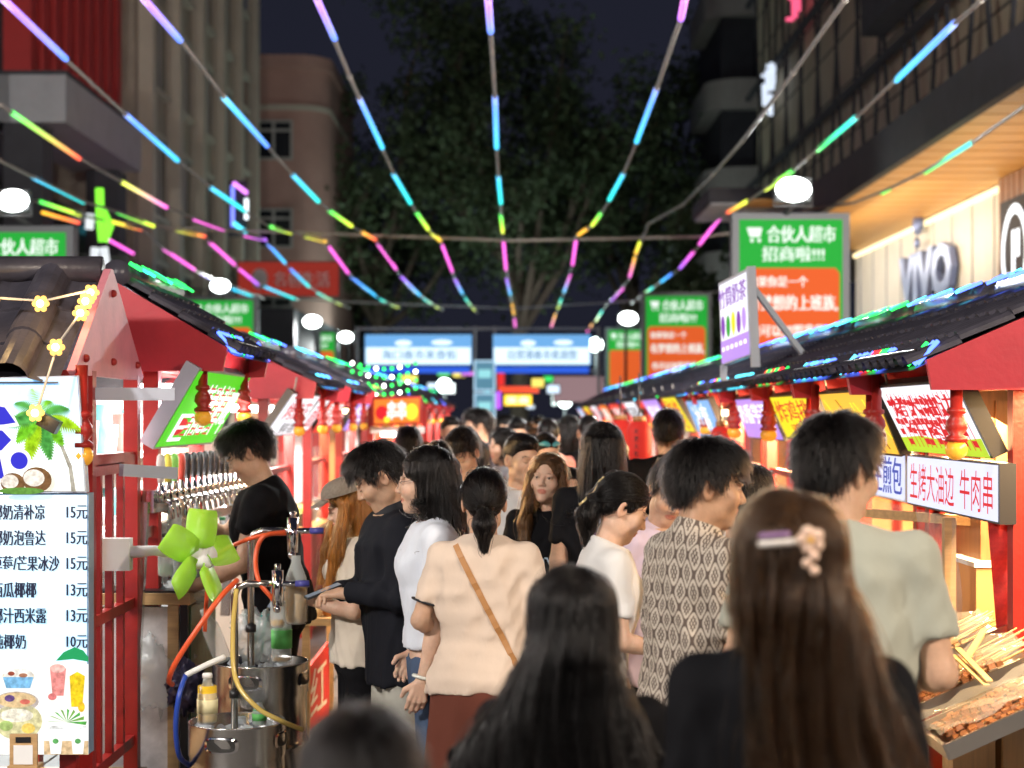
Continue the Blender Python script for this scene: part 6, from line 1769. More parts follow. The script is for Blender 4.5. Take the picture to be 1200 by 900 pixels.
        def grad(Q):
            e = .004; gx = np.stack([s.f_hair(Q + A3(*(e if i == j else 0 for i in range(3)))) for j in range(3)], 1) - s.f_hair(Q)[:, None]
            return gx / np.maximum(np.linalg.norm(gx, axis=1), 1e-6)[:, None]
        jit = r.normal(0, 1, (N, 3)).astype(F32) * .10
        L = Ls * r.uniform(.55, 1.05, N).astype(F32); st_len = (L / (steps - 1))[:, None]
        crown = s.hw(A3(0, .05, .13)); pts = [P]
        tie = s.hw(A3(0, .12, -.03))
        for k in range(steps - 1):
            n = grad(P)
            if st in ('short', 'crop', 'fringe'):
                dd = P - crown; dd = dd + A3(0, 0, -.03) - (s.HR @ A3(0, .02, 0)) * 0
            elif st in ('tied', 'bun'):
                dd = tie - P; below = (P[:, 2] < tie[2] - .01); dd = np.where(below[:, None], A3(0, .0, -1), dd)
            else:
                dd = np.tile(A3(0, 0.0, -1), (N, 1)); 
                topz = (s.inv(P)[:, 2] - s.HC[2]) > .085
                H = s.hp(P); side = np.stack([np.sign(H[:, 0] + .012) * 1.0, .35 + 0 * H[:, 0], -.3 + 0 * H[:, 0]], 1).astype(F32) @ (s.HR.T)
                dd = np.where(topz[:, None], side, dd)
            dd = dd / np.maximum(np.linalg.norm(dd, axis=1), 1e-6)[:, None]
            t = dd - n * (dd * n).sum(1)[:, None]
            t = t / np.maximum(np.linalg.norm(t, axis=1), .05)[:, None] + jit
            if st in ('short', 'fringe'): t = t + n * (.38 if k else .6) + jit * .9
            P = P + t * st_len
            if st not in ('short', 'crop', 'fringe'):
                d = s.f_hair(P); P = P - n * (d - off)[:, None] * .7
            elif k > 1: P = P + A3(0, 0, -.0012 * k)
            pts.append(P.astype(F32))
        S = np.stack(pts, 1)
        hcv = bpy.data.hair_curves.new('hair_strands'); hcv.add_curves([steps] * N)
        hcv.position_data.foreach_set('vector', S.astype(F32).ravel())
        ra = hcv.attributes.new('radius', 'FLOAT', 'POINT'); base = .0011 if st.startswith('long') or st == 'bob' else .0010
        rad = np.tile(np.linspace(1, .35, steps, dtype=F32) * base, N); ra.data.foreach_set('value', rad)
        ho = bpy.data.objects.new('hair_strands', hcv); COL.objects.link(ho); ho.parent = o
        hcv.materials.append(strandmat('strand_%02x%02x%02x' % tuple(int(min(255, x * 2550)) for x in c), tuple(c)))
    # -- eyes, brows, lashes
    def surf(s, x, z, y0=-.15):
        """front surface of the face at head coordinates x, z"""
        t = np.linspace(y0, 0, 120); H = np.stack([np.full(120, x), t, np.full(120, z)], 1).astype(F32)
        U = H @ s.HR.T + s.HC; P = (U - s.hipc) @ Rx(s.la).T + s.hipc
        d = s.f_head(P); i = int(np.argmax(d < 0)); 
        return t[i] if d[i] < 0 else -.08
    def features(s):
        m_eye = mat('eye_white', (.78, .74, .70), .2); m_iris = mat('iris_dark', (.02, .012, .008), .08); m_brow = mat('brow_dark', (.025, .016, .012), .7)
        W = MB(); B = MB()
        for sg in (-1, 1):
            cx, cz = sg * .0315, .0
            if s.eyes == 'open':
                poly = [(-.0125, 0), (-.007, .0042), (0, .0055), (.007, .0045), (.0125, .001), (.006, -.0032), (0, -.004), (-.007, -.003)]
                V = [s.hw((cx + x * sg, s.surf(cx + x * sg, cz + z) - .0006, cz + z)) for x, z in poly]
                ctr = s.hw((cx, s.surf(cx, cz) - .0012, cz)); n = len(V)
                W.add([tuple(p) for p in V] + [tuple(ctr)], [(i, (i + 1) % n, n) for i in range(n)], m_eye, True)
                ir = []; 
                for i in range(10):
                    a = 2 * math.pi * i / 10; x, z = .0050 * math.cos(a), .0048 * math.sin(a) + .0006; ir.append(tuple(s.hw((cx + x, s.surf(cx + x, cz + z) - .0020, cz + z))))
                ir.append(tuple(s.hw((cx, s.surf(cx, cz) - .003, cz)))); W.add(ir, [(i, (i + 1) % 10, 10) for i in range(10)], m_iris, True)
            lash = [(-.0135, .0002), (-.007, .0048), (0, .0062), (.007, .005), (.0145, .0008)] if s.eyes == 'open' else [(-.013, -.002), (-.006, -.0045), (0, -.0052), (.006, -.0045), (.0135, -.001)]
            W.tube([s.hw((cx + x * sg, s.surf(cx + x * sg, cz + z) - .0008, cz + z)) for x, z in lash], [.0008, .0014, .0015, .0014, .0008], 6, m_brow)
            bw = .0020 if s.sex == 'f' else .0032
            B.tube([s.hw((sg * x, s.surf(sg * x, z) + .0016, z)) for x, z in ((.013, .0185), (.022, .0225), (.032, .0245), (.042, .0225), (.049, .0185))], [bw * .8, bw, bw, bw * .8, bw * .35], 6, m_brow)
        W.build('eye', None, s.o); B.build('eyebrow', None, s.o)
    # -- extras
    def glasses(s, m=None):
        m = m or mat('glasses_frame', (.05, .045, .04), .3, metal=.5); b = MB()
        for sg in (-1, 1):
            pts = [s.hw((sg * .033 + .021 * math.cos(a), -.108 + .006 * abs(math.cos(a)), -.002 + .017 * math.sin(a))) for a in [i * math.pi / 8 for i in range(17)]]
            b.tube(pts, .0012, 6, m); b.tube([s.hw((sg * .054, -.101, .004)), s.hw((sg * .078, -.05, .008)), s.hw((sg * .082, .012, .004))], .0013, 6, m)
        b.tube([s.hw((-.012, -.110, .002)), s.hw((0, -.113, .005)), s.hw((.012, -.110, .002))], .0012, 6, m)
        o = b.build('glasses', None, s.o); return o
    def extra(s, name, mb): return mb.build(name, None, s.o)
# ------------------------------------------------------------------ the people themselves
BLK = (.006, .005, .005); DBR = (.034, .017, .008); BRN = (.075, .034, .014); BLD = (.30, .17, .07)
black = (.006, .006, .0075); white = (.70, .69, .68); navy = (.02, .025, .05)
def world(p, q):
    """canonical body point -> street"""
    v = Rz(R(p.face)) @ (np.asarray(q, F32) * p.s); return Vector(v) + p.o.location
# patterned shirt cloth: ogee medallions
def damask():
    m = bpy.data.materials.new('damask_cloth'); m.use_nodes = True; nt = m.node_tree; b = nt.nodes['Principled BSDF']; b.inputs['Roughness'].default_value = .8
    tc = nt.nodes.new('ShaderNodeTexCoord'); sp = nt.nodes.new('ShaderNodeSeparateXYZ'); nt.links.new(tc.outputs['Object'], sp.inputs[0])
    def mth(op, a, b_=None):
        n = nt.nodes.new('ShaderNodeMath'); n.operation = op
        for i, v in enumerate((a, b_)):
            if v is None: continue
            if isinstance(v, (int, float)): n.inputs[i].default_value = v
            else: nt.links.new(v, n.inputs[i])
        return n.outputs[0]
    nz = nt.nodes.new('ShaderNodeTexNoise'); nz.inputs['Scale'].default_value = 9; nt.links.new(tc.outputs['Object'], nz.inputs['Vector'])
    wob = mth('MULTIPLY', mth('SUBTRACT', nz.outputs['Fac'], .5), 2.6)
    u = mth('ADD', wob, mth('MULTIPLY', mth('ADD', sp.outputs[0], mth('MULTIPLY', sp.outputs[1], .9)), 104.0)); w = mth('ADD', wob, mth('MULTIPLY', sp.outputs[2], 68.0))
    a = mth('MULTIPLY', mth('COSINE', u), 1.0); c = mth('COSINE', w)
    s = mth('ADD', a, c)                              # ogee lattice
    net = mth('LESS_THAN', mth('ABSOLUTE', s), .30)
    core = mth('GREATER_THAN', mth('ABSOLUTE', s), 1.05)
    f = mth('MULTIPLY', mth('COSINE', mth('MULTIPLY', u, 5.0)), mth('COSINE', mth('MULTIPLY', w, 5.0)))
    fl = mth('MULTIPLY', core, mth('GREATER_THAN', f, -.15))
    k = mth('MAXIMUM', net, fl)
    mx = nt.nodes.new('ShaderNodeMix'); mx.data_type = 'RGBA'; nt.links.new(k, mx.inputs[0]); mx.inputs[6].default_value = (.52, .45, .37, 1); mx.inputs[7].default_value = (.10, .072, .058, 1)
    nt.links.new(mx.outputs[2], b.inputs['Base Color']); return m
DAM = damask()

# -- foreground
pB = Person('young woman with long straight black hair and black top in the centre foreground', 672, 3.25, 1.50, 184, 'f', 3, (0, 4, 0), 'light', (black, 'half'), ('trousers', black),
            ('long', BLK, .52, 2.0, .10), lod=0, seed=11, strands=6500, px_off=0)
pC = Person('woman with very long brown hair and pink flower hair clip, seen from behind', 926, 2.9, 1.66, 172, 'f', 0, (-10, -2, 0), 'light', ((.005, .0055, .007), 'long'), ('trousers', black),
            ('long', DBR, .66, 1.08, -.15), lod=0, seed=12, strands=7500, L=((-.20, .06, 1.09), (-.18, -.14, 1.02)), Rr=((.20, .05, 1.10), (.22, -.06, .90)))
pA = Person('person with short dark hair whose head rises at the bottom edge of the view', 424, 2.16, 1.41, 186, 'm', 0, (0, 8, 0), 'mid', (black, 'short'), ('trousers', black), ('short', BLK), lod=0, seed=13, strands=9000)
pD = Person('tall young man in plain sage grey tee standing at the skewer counter', 978, 4.35, 1.785, 160, 'm', 2, (-32, 8, 0), 'mid', ((.36, .37, .31), 'half'), ('trousers', navy), ('short', BLK), lod=0, seed=14, strands=5000,
            L=((-.25, .0, 1.10), (-.17, -.24, 1.06)), Rr=((.23, .03, 1.10), (.15, -.18, 1.0)), fat=1.04)
pE = Person('man in brown and cream damask patterned shirt looking to the right', 816, 5.0, 1.715, 114, 'm', 3, (-20, 6, 0), 'tan', ((.4, .35, .3), 'half', DAM), ('trousers', navy), ('short', BLK), lod=0, seed=15, strands=5000,
            L=((-.215, .0, 1.09), (-.20, -.03, .84)), Rr=((.22, -.03, 1.10), (.10, -.22, 1.10)), fat=1.06, hem=.83)
pF = Person('woman in white ruffled blouse with silver hair clip and tied black hair, in profile', 697, 6.0, 1.60, 98, 'f', 8, (0, 22, 0), 'light', (white, 'half'), ('skirt', (.62, .62, .61)), ('tied', BLK, .16), lod=0, seed=16,
            L=((-.19, -.04, 1.10), (-.12, -.22, 1.08)), Rr=((.19, -.02, 1.10), (.12, -.22, 1.06)), eyes='down')
pG = Person('young man with spiky black hair and lavender tee looking down beside the white blouse', 766, 6.7, 1.63, 40, 'm', 8, (-30, 22, 8), 'mid', ((.55, .47, .60), 'half'), ('trousers', black), ('fringe', BLK), lod=0, seed=17, eyes='down')
pK = Person('woman in beige tee with low black ponytail and tan cross-body strap', 567, 6.1, 1.605, 176, 'f', 2, (6, 2, 0), 'mid', ((.66, .53, .43), 'half'), ('skirt', (.12, .035, .022)), ('tied', BLK, .15), lod=0, seed=18, fat=1.07, hem=.86,
            L=((-.24, .02, 1.13), (-.17, -.17, 1.06)), Rr=((.24, .02, 1.13), (.17, -.17, 1.06)), strands=3500)
pL = Person('woman with glasses and shoulder-length black hair in white tee and jeans, in profile', 512, 6.35, 1.675, -82, 'f', 4, (-4, 0, 0), 'light', ((.66, .70, .78), 'short'), ('jeans', (.055, .085, .15)), ('bob', BLK, .22), lod=0, seed=19, hem=.97, fat=1.02,
            L=((-.19, .03, 1.10), (-.15, -.08, .92)), Rr=((.19, .0, 1.10), (.205, -.08, .865)), strands=3500, mouth=1)
pL.glasses()
pM = Person('young man in black long sleeved shirt looking down at his phone by the left stalls', 466, 6.75, 1.685, -72, 'm', 5, (-10, 30, 0), 'mid', ((.012, .013, .018), 'long'), ('trousers', (.42, .41, .36)), ('short', BLK), lod=0, seed=20, eyes='down',
            L=((-.22, -.02, 1.12), (-.06, -.22, 1.14)), Rr=((.22, -.02, 1.12), (.06, -.22, 1.14)), strands=4000, hem=.76)
pN = Person('woman in flat cap with long tawny hair and cream top holding a phone', 420, 7.25, 1.525, -74, 'f', 3, (0, 14, 0), 'light', ((.62, .55, .46), 'half'), ('trousers', black), ('longfront', (.28, .11, .025), .34), lod=0, seed=21,
            L=((-.19, -.05, 1.10), (-.08, -.28, 1.16)), Rr=((.19, -.05, 1.10), (.07, -.27, 1.17)), strands=2500, eyes='down')
pI = Person('young woman with long blonde-tipped hair facing the camera in a black printed tee', 642, 8.0, 1.615, -8, 'f', 0, (-8, -4, 5), 'light', (black, 'half'), ('jeans', (.05, .07, .12)), ('longfront', (.07, .035, .015), .36), lod=0, seed=22, strands=2600)
pJ = Person('man with cropped hair in white sleeveless top facing right of the camera', 610, 8.6, 1.70, 12, 'm', 0, (22, 8, 0), 'mid', (white, 'short'), ('shorts', black), ('crop', BLK), lod=0, seed=23, eyes='down')
pH = Person('person with long straight black hair and purple printed black tee, seen from behind', 706, 7.7, 1.755, 176, 'f', 0, (0, 6, 0), 'light', (black, 'half'), ('trousers', black), ('bob', BLK, .24), lod=0, seed=24, fat=1.05, strands=3200)
pO = Person('vendor in black tee and glasses reaching for the taps on the left', 322, 7.85, 1.77, -84, 'm', 9, (-6, 24, 0), 'mid', (black, 'short'), ('trousers', black), ('short', BLK), lod=0, seed=25, fat=1.14, eyes='down',
            L=((-.25, -.20, 1.20), (-.14, -.34, 1.36)), Rr=((.24, -.10, 1.12), (.10, -.34, 1.04)), strands=4500)
pO.glasses()
# -- middle distance
pP = Person('tall man with short black hair and black tee, back turned, beside the red lanterns', 783, 10.4, 1.82, 178, 'm', 0, (-8, 0, 0), 'mid', (black, 'half'), ('trousers', navy), ('short', BLK), seed=30)
pQ = Person('woman with brown hair and glasses bending behind the damask shirt', 764, 9.0, 1.62, 100, 'f', 12, (0, 20, 0), 'light', ((.03, .03, .035), 'half'), ('trousers', black), ('bob', DBR, .22), seed=31); pQ.glasses()
pBB = Person('person in pale blue denim shirt between damask shirt and long brown hair', 872, 5.7, 1.62, 150, 'm', 0, (-20, 8, 0), 'mid', ((.22, .34, .48), 'long'), ('trousers', black), ('fringe', BLK), seed=32)
pR = Person('woman in salmon pink shirt with black hair, back turned, farther up the street', 668, 14.0, 1.79, 170, 'f', 0, (20, 0, 0), 'light', ((.62, .20, .20), 'long'), ('trousers', black), ('bob', BLK, .28), seed=33, fat=1.1)
pS = Person('woman with sunglasses pushed up on her hair behind the man in white', 639, 10.3, 1.69, 10, 'f', 0, (10, 12, 0), 'light', ((.05, .05, .06), 'half'), ('trousers', black), ('tied', BLK, .1), seed=34)
pT = Person('girl with black hair half hidden behind the blonde-tipped woman', 666, 9.2, 1.51, 20, 'f', 0, (0, 5, 0), 'light', ((.05, .05, .07), 'half'), ('trousers', black), ('long', BLK, .3), seed=35)
pU = Person('boy with thick black hair looking down in white and navy tee', 547, 9.6, 1.72, -15, 'm', 4, (-10, 28, 0), 'mid', ((.62, .66, .72), 'half'), ('trousers', navy), ('fringe', BLK), seed=36, eyes='down')
pV = Person('girl with white hair clip and centre parted hair facing the camera', 514, 9.0, 1.665, -6, 'f', 4, (0, 18, 6), 'light', ((.4, .4, .42), 'half'), ('trousers', black), ('tied', BLK, .1), seed=37, eyes='down')
pW = Person('woman in white long sleeved top with long black hair in left profile', 590, 12.3, 1.70, -70, 'f', 0, (0, 8, 0), 'light', ((.66, .70, .76), 'long'), ('trousers', black), ('long', BLK, .34), seed=38)
pX = Person('man in dark top in left profile standing above the crowd', 560, 14.2, 1.84, -80, 'm', 0, (0, 6, 0), 'mid', ((.05, .045, .06), 'half'), ('trousers', black), ('short', BLK), seed=39)
pY = Person('man in charcoal tee with back turned beside the orange stall end', 478, 11.6, 1.71, -150, 'm', 0, (-25, 0, 0), 'mid', ((.025, .025, .028), 'half'), ('trousers', black), ('short', BLK), seed=40, fat=1.08)
pZ = Person('man in black tee behind the girl with the hair clip', 534, 11.0, 1.66, 175, 'm', 0, (20, 0, 0), 'mid', (black, 'half'), ('trousers', black), ('short', BLK), seed=41)
pZ2 = Person('woman with dark hair and navy top just left of the white long sleeves', 560, 11.8, 1.62, 160, 'f', 0, (0, 0, 0), 'light', (navy, 'half'), ('trousers', black), ('long', BLK, .3), seed=42)
pZ3 = Person('vendor in red apron inside the third left stall', 416, 12.6, 1.64, 80, 'f', 0, (0, 15, 0), 'light', ((.25, .04, .04), 'half'), ('trousers', black), ('tied', BLK, .1), seed=43, X=-1.95)
pZ4 = Person('vendor in grey tee behind the counter of the second right stall', 900, 8.2, 1.66, -90, 'm', 0, (0, 15, 0), 'mid', ((.2, .2, .2), 'half'), ('trousers', black), ('short', BLK), seed=44, X=2.35)
# hidden fillers right behind the front rows
# -- the deep crowd
tops = [('black', black), ('white', (.66, .66, .66)), ('navy', navy), ('grey', (.25, .25, .26)), ('cream', (.6, .52, .42)), ('pale blue', (.4, .5, .62)), ('maroon', (.2, .03, .04)), ('olive', (.16, .17, .09)), ('rose', (.55, .25, .27)), ('charcoal', (.05, .05, .055))]
hs = [('short', BLK, 'short black hair', 'm'), ('long', BLK, 'long black hair', 'f'), ('bob', DBR, 'dark brown bob', 'f'), ('fringe', BLK, 'thick black fringe', 'm'), ('tied', BLK, 'tied black hair', 'f'), ('crop', BLK, 'cropped hair', 'm'), ('long', BRN, 'long brown hair', 'f'), ('bun', BLK, 'hair in a bun', 'f')]
spots = [(500, 12.9), (606, 15.6), (642, 13.1), (575, 17.5), (625, 17.0), (690, 13.2), (718, 15.2), (541, 16.4), (592, 19.0), (655, 19.4), (742, 14.4), (615, 21.5), (567, 22), (690, 18.6), (545, 20.2), (640, 23.5), (670, 22), (590, 25), (612, 27), (710, 20.5), (560, 27.5), (650, 28), (630, 31), (580, 32), (600, 35), (668, 26.5), (645, 36), (570, 37.5), (622, 40), (690, 30), (545, 25.2), (594, 42), (660, 34), (635, 43), (552, 33.5), (610, 46), (680, 40), (575, 46), (726, 18.0), (528, 15.0), (700, 24.5), (600, 22.8), (628, 14.6), (722, 12.0), (585, 14.9), (608, 18.2), (634, 20.4), (572, 24), (655, 16.0), (598, 13.4), (618, 25.5), (645, 30), (586, 29.5), (680, 21.0), (556, 18.4)]
rr = random.Random(17); used = set()
faces = {0: 'facing the camera', 180: 'back turned', -90: 'turned left', 90: 'turned right'}
rows_ = [(11, 14.9, 'nearest far crowd'), (14.9, 19, 'in the second knot'), (19, 25, 'midway up street'), (25, 33, 'well up street'), (33, 50, 'near the gate')]
for i, (px, Y) in enumerate(spots):
    for tr_ in range(200):
        tn, tc_ = tops[rr.randrange(len(tops))]; st, hc_, hn, sx = hs[rr.randrange(len(hs))]; fc = [180, 180, 180, 0, 0, -90, 90][rr.randrange(7)]
        rw = next(r[2] for r in rows_ if r[0] <= Y < r[1])
        lab = '%s in %s top with %s, %s, %s' % ('woman' if sx == 'f' else 'man', tn, hn, faces[fc], rw)
        if lab not in used: break
    used.add(lab)
    hair = (st, hc_) + ((.3,) if st == 'long' else ())
    Person(lab, px, Y, rr.uniform(1.60, 1.80) if sx == 'm' else rr.uniform(1.54, 1.70), fc + rr.uniform(-25, 25), sx, 0, (rr.uniform(-20, 20), rr.uniform(0, 12), 0), rr.choice(['light', 'mid']), (tc_, 'half'), ('trousers', rr.choice([black, navy, (.1, .1, .1)])), hair, lod=2 if Y > 17 else 1, seed=60 + i, strands=0)

# ------------------------------------------------------------------ what they wear and hold
def strap(p, fn, pts, w, m, name='bag_strap'):
    """a band lying on the clothing surface through canonical (x, z) points on the back (+y)"""
    b = MB(); P = []
    for x, z, sgn in pts:
        t = np.linspace(.26, -.26, 160) if sgn > 0 else np.linspace(-.26, .26, 160)
        H = np.stack([np.full(160, x), t, np.full(160, z)], 1).astype(F32); d = fn(np.array([p.up(h) for h in H])); k = int(np.argmax(d < 0)); P.append(Vector(p.up(H[k])) + Vector((0, .004 * sgn, 0)))
    for i in range(len(P) - 1): b.bar(P[i], P[i + 1], w, .005, m, up=(0, 1, 0))
    return b.build(name, None, p.o)
n = 22
strap(pK, pK.fshirt, [(.10 - .27 * i / n, 1.42 - .52 * i / n, 1) for i in range(n + 1)], .022, mat('tan_leather', (.42, .20, .07), .5))
strap(pL, pL.fshirt, [(.085 + .02 * i / 10, 1.44 - .28 * i / 10, 1) for i in range(11)], .02, mat('beige_strap', (.55, .47, .36), .6))
b = MB(); 
for sg in (0, 1):
    e = pK.arm[sg][0]; q = (e - pK.sh[sg]); q = q / np.linalg.norm(q); c = pK.sh[sg] + q * (np.linalg.norm(e - pK.sh[sg]) * .715)
    u = np.cross(q, A3(0, 1, 0)); u /= np.linalg.norm(u); v = np.cross(q, u)
    b.tube([pK.up(c + u * .0555 * math.cos(a) + v * .0555 * math.sin(a)) for a in [i * math.pi / 10 for i in range(21)]], .0045, 6, mat('trim_black', (.015, .015, .02), .7))
b.build('sleeve_trim', None, pK.o)
# bracelet
e, w = pL.arm[1]; q = (w - e) / np.linalg.norm(w - e); u = np.cross(q, A3(1, 0, 0)); u /= np.linalg.norm(u); v = np.cross(q, u); c = w - q * .012
b = MB(); b.tube([pL.up(c + u * .036 * math.cos(a) + v * .033 * math.sin(a)) for a in [i * math.pi / 12 for i in range(25)]], .0065, 8, mat('jade_white', (.75, .78, .72), .2)); b.build('bracelet', None, pL.o)
# hair clips
def onhair(p, x, z, y0=-.16, back=False, lift=.003):
    t = np.linspace(y0, 0, 120) if not back else np.linspace(.3, 0, 160)
    H = np.stack([np.full(len(t), x), t, np.full(len(t), z)], 1).astype(F32); P = np.array([p.hw(h) for h in H]).astype(F32); P = (P - p.hipc) @ Rx(p.la).T + p.hipc if False else P
    d = np.minimum(p.f_hair(P), p.f_head(P)); k = int(np.argmax(d < 0)); return Vector(p.hw(A3(x, t[k] + (lift if back else -lift), z)))
m_silver = mat('clip_silver', (.8, .8, .82), .2, metal=1.0); m_pearl = mat('clip_pearl', (.8, .74, .68), .25)
b = MB()
for dy, dz in ((0, 0), (.012, .004), (-.012, .006), (.004, -.014), (-.006, .016), (0, .03)): b.ball(pF.side(1, -.052 + dy, .045 + dz), .0065, m_silver, 8)
b.tube([pF.side(1, -.052, .085), pF.side(1, -.05, .05)], .004, 6, m_silver); b.build('hair_clip', None, pF.o)
b = MB(); cm = mat('claw_clip_gold', (.55, .42, .2), .3, metal=.5)
for i in range(9):
    z = .06 - .016 * i; p0 = onhair(pF, .015, z, back=True, lift=.006); b.ball(p0, .007, cm, 8)
b.tube([onhair(pF, .015, .06 - .016 * i, back=True, lift=.006) for i in range(9)], .006, 6, cm); b.build('claw_clip', None, pF.o)
b = MB(); bar = [onhair(pC, -.005 - .010 * i + .03, .052 + .0005 * i, back=True, lift=.010) for i in range(9)]
bar = [onhair(pC, .035 - .0105 * i, .050 + .001 * i, back=True, lift=.010) for i in range(9)]
b.tube(bar, .006, 8, m_pearl); b.tube([p + Vector((0, 0, .014)) for p in bar[:6]], .004, 8, mat('clip_violet', (.35, .2, .4), .3))
fc = bar[-1]
for k in range(5):
    a = k * 1.257; b.ball(fc + Vector((.014 * math.cos(a), .008, .014 * math.sin(a))), .011, mat('clip_flower', (.78, .55, .42), .35), 8, (1, .6, 1))
b.ball(fc + Vector((0, .016, 0)), .006, mat('clip_amber', (.7, .4, .08), .3), 8)
for k in range(3): b.ball(fc + Vector((-.006 + .012 * (k % 2), .01, -.026 - .012 * k)), .009, mat('clip_flower', (.78, .55, .42), .35), 8)
b.build('hair_clip', None, pC.o)
b = MB(); pt = [onhair(pV, .045 + .003 * i, .075 - .012 * i) for i in range(5)]; b.tube(pt, .006, 6, m_white); b.build('hair_clip', None, pV.o)
b = MB()
for sg in (-1, 1):
    b.tube([onhair(pS, sg * (.008 + .011 * i), .078 - .004 * abs(i - 2.5), lift=.008) for i in range(6)], [.008, .014, .017, .017, .014, .008], 8, mat('sunglass_lens', (.05, .25, .32), .08, spec=1))
b.build('sunglasses', None, pS.o)
# flat cap
b = MB(); cm = mat('cap_tweed', (.17, .14, .11), .8, var=.3, vscale=90); V = []; F = []; nn = 20; K = 8
for j in range(K + 1):
    for i in range(nn):
        a = 2 * math.pi * i / nn; s_ = j / K * math.pi / 2; V.append(tuple(pN.hw(A3(.105 * math.cos(s_) ** .6 * math.sin(a), .012 + (.13 if math.cos(a) > 0 else .118) * math.cos(s_) ** .6 * -math.cos(a), .068 + .075 * math.sin(s_)))))
for j in range(K):
    for i in range(nn): F.append((j * nn + i, j * nn + (i + 1) % nn, (j + 1) * nn + (i + 1) % nn, (j + 1) * nn + i))
b.add(V, F, cm, True)
V = []; 
for lz in (0, -.006):
    for i in range(11):
        a = -1.1 + 2.2 * i / 10; V.append(tuple(pN.hw(A3(.10 * math.sin(a), -.085 - .02 * math.cos(a), .066 + lz)))); V.append(tuple(pN.hw(A3(.085 * math.sin(a), -.10 - .075 * math.cos(a), .050 + lz))))
F = []
for o_ in (0, 22):
    for i in range(10): F.append((o_ + 2 * i, o_ + 2 * i + 1, o_ + 2 * i + 3, o_ + 2 * i + 2))
for i in range(10): F.append((2 * i + 1, 22 + 2 * i + 1, 22 + 2 * i + 3, 2 * i + 3))
b.add(V, F, cm, True); b.build('cap', None, pN.o)
# shirt collar and earrings
for p, cc in ((pE, DAM), (pM, mat('cloth_black_collar', (.012, .013, .018), .8))):
    b = MB(); V = []; F = []; nn = 22
    for i in range(nn + 1):
        a = -math.pi + 2 * math.pi * i / nn; gap = abs(a) > 2.9
        for k, (rx, ry, z) in enumerate(((.066, .062, 1.490), (.078, .074, 1.472), (.098, .090, 1.435))):
            V.append(tuple(p.up(A3(rx * math.sin(a), .020 + ry * math.cos(a), z - .035 * (1 - math.cos(a)) / 2 * (1 + .3 * k)))))
    for i in range(nn):
        for k in range(2): F.append((i * 3 + k, i * 3 + k + 1, (i + 1) * 3 + k + 1, (i + 1) * 3 + k))
    b.add(V, F, cc, True); b.build('collar', None, p.o)
# chest and back prints
b = MB(); rr = random.Random(2); mv1 = mat('print_violet', (.28, .18, .36), .7); mv2 = mat('print_grey', (.4, .38, .45), .7)
def onback(p, x, z, sg=1, lift=.004):
    t = np.linspace(.3 * sg, 0, 150); H = np.stack([np.full(150, x), t, np.full(150, z)], 1).astype(F32); d = p.fshirt(np.array([p.up(h) for h in H])); k = int(np.argmax(d < 0)); return Vector(p.up(A3(x, t[k] + lift * sg, z)))
def patch(p, x0, x1, z0, z1, m_, sg=1, n=6):
    V = [onback(p, x0 + (x1 - x0) * i / n, z0 + (z1 - z0) * j / n, sg) for i in range(n + 1) for j in range(n + 1)]
    F = [(i * (n + 1) + j, (i + 1) * (n + 1) + j, (i + 1) * (n + 1) + j + 1, i * (n + 1) + j + 1) for i in range(n) for j in range(n)]
    b.add(V, F, m_, True)
patch(pH, -.07, .07, 1.10, 1.24, mv1); patch(pH, -.06, .06, 1.28, 1.30, mv2); b.build('shirt_print', None, pH.o)
b = MB()
V_, F_, lo_, hi_ = glyphs('ARMY', .03); P_ = []
for x, y in V_[:, :2]:
    P_.append(onback(pJ, -.07 + .14 * (x - lo_[0]) / (hi_[0] - lo_[0]), 1.245 + .028 * (y - lo_[1]) / (hi_[1] - lo_[1]), -1, .003))
b.add(P_, F_, mat('print_maroon', (.3, .03, .05), .7)); b.build('shirt_print', None, pJ.o)
b = MB(); V_, F_, lo_, hi_ = glyphs('OTW', .03); P_ = []
for x, y in V_[:, :2]: P_.append(onback(pI, -.06 + .12 * (x - lo_[0]) / (hi_[0] - lo_[0]), 1.17 + .035 * (y - lo_[1]) / (hi_[1] - lo_[1]), -1, .003))
b.add(P_, F_, mat('print_pale_blue', (.4, .55, .7), .7)); b.build('shirt_print', None, pI.o)
# phones and bags held in hands
def phone(label, p, i, m_, tilt=.5):
    c, q, u, inw = p.hands[i]; qq = Vector(q); up_ = Vector(u); 
    t = thing('smartphone', label, 'phone', world(p, c))
    t.rotation_euler = (0, 0, R(p.face))
    M = Matrix.Rotation(tilt, 3, 'X'); b = MB(); b.box(Vector((0, -.01, .022)), (.072, .145, .009), m_, M); b.build('body', None, t)
    b = MB(); b.box(Vector((0, -.01, .022)) + M @ Vector((0, 0, .0052)), (.066, .138, .001), glow('phone_screen', (.5, .6, .75), .15), M); b.build('screen', None, t); return t
phone('dark smartphone held by the young man in the black shirt', pM, 0, m_blk, .35)
phone('dark smartphone held by the woman in the flat cap', pN, 0, m_blk, .9)
phone('smartphone with magenta case held by the long brown haired woman', pC, 0, glow('magenta_case', (.75, .02, .65), .5), 1.0)
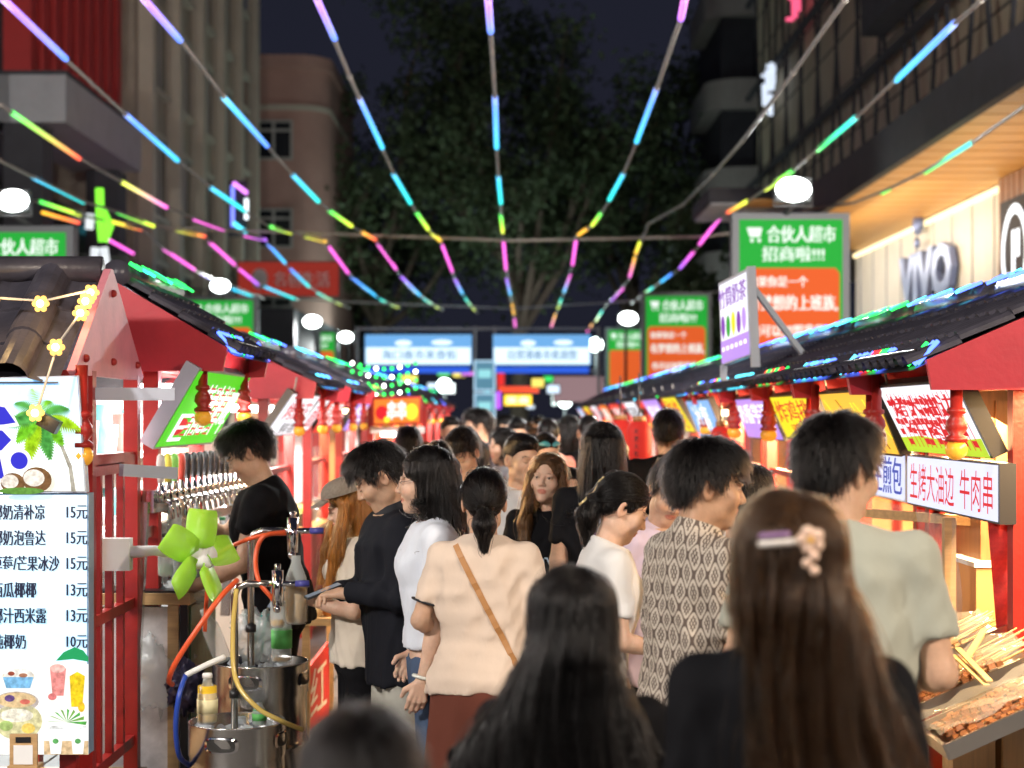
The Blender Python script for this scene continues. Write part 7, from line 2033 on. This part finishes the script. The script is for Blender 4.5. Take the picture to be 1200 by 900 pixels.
# ================================================================== assumed street lamps out of view, added to light the crowd from the front
def assumed_street_lamp(label, x, y, h, power, col, rz):
    t = thing('assumed_street_lamp', label, 'street lamp', (x, y, 0), R(rz)); b = MB(); b.tube([(0, 0, 0), (0, 0, h)], [.07, .045], 10, m_steel); b.tube([(0, 0, h), (0, .5, h + .1)], .03, 8, m_steel); b.build('pole', None, t)
    b = MB(); b.box((0, .6, h + .08), (.3, .5, .08), m_steel); b.build('housing', None, t); b = MB(); b.box((0, .6, h + .035), (.24, .42, .012), glow('assumed_street_lamp_lens', (1, .95, .88), 6)); b.build('lens', None, t)
    lamp('assumed_street_lamp_light', (0, .6, h), power, col, .35, t, 'AREA', (R(50), 0, 0), .35)
assumed_street_lamp('assumed unseen lamp on a steel pole left of the viewer, lighting the crowd', -4.6, 1.2, 4.3, 480, (1, .93, .86), -40)  # assumed from the front light on the crowd; no such lamp in view
assumed_street_lamp('assumed unseen lamp on a steel pole right of the viewer, lighting the crowd', 4.9, .6, 4.3, 470, (1, .84, .68), 40)
assumed_street_lamp('assumed unseen lamp on a steel pole behind the viewer, lighting the crowd', .6, -3.5, 4.3, 170, (1, .92, .84), 0)

def added_facade_flood(label, loc, rz, power):  # made-up floodlight out of view, added only to brighten the building fronts
    t = thing('floodlight', label, 'floodlight', loc, rz=rz, group='added unseen floodlights beside the viewer'); b = MB(); b.box((0, -.08, 0), (.5, .14, .33), m_steel); b.tube([(0, -.1, -.15), (0, -.1, -loc[2])], .05, 8, m_pole); b.build('housing', None, t)
    b = MB(); b.box((0, .0, 0), (.46, .03, .29), m_flood); b.build('lens', None, t); lamp('floodlight_beam', (0, .1, 0), power, (1, .95, .9), .25, t, 'SPOT', (R(105), 0, 0), spread=R(120))
added_facade_flood('added unseen floodlight left of the viewer, brightening the right facade', (-6.2, 9, 4.6), R(-33), 3000)
added_facade_flood('added unseen floodlight right of the viewer, brightening the left facade', (6.4, 9, 4.6), R(27), 4500)
HAZE = 0
if HAZE:
    hz = bpy.data.materials.new('night_haze'); hz.use_nodes = True; nt = hz.node_tree
    for n in list(nt.nodes): nt.nodes.remove(n)
    o = nt.nodes.new('ShaderNodeOutputMaterial'); v = nt.nodes.new('ShaderNodeVolumePrincipled'); v.inputs['Color'].default_value = (.92, .95, 1, 1); v.inputs['Density'].default_value = HAZE; v.inputs['Anisotropy'].default_value = .35
    nt.links.new(v.outputs[0], o.inputs['Volume'])
    b = MB(); b.box((0, 45, 13), (60, 110, 28)); o = b.build('haze', hz); setting(o, 'stuff')
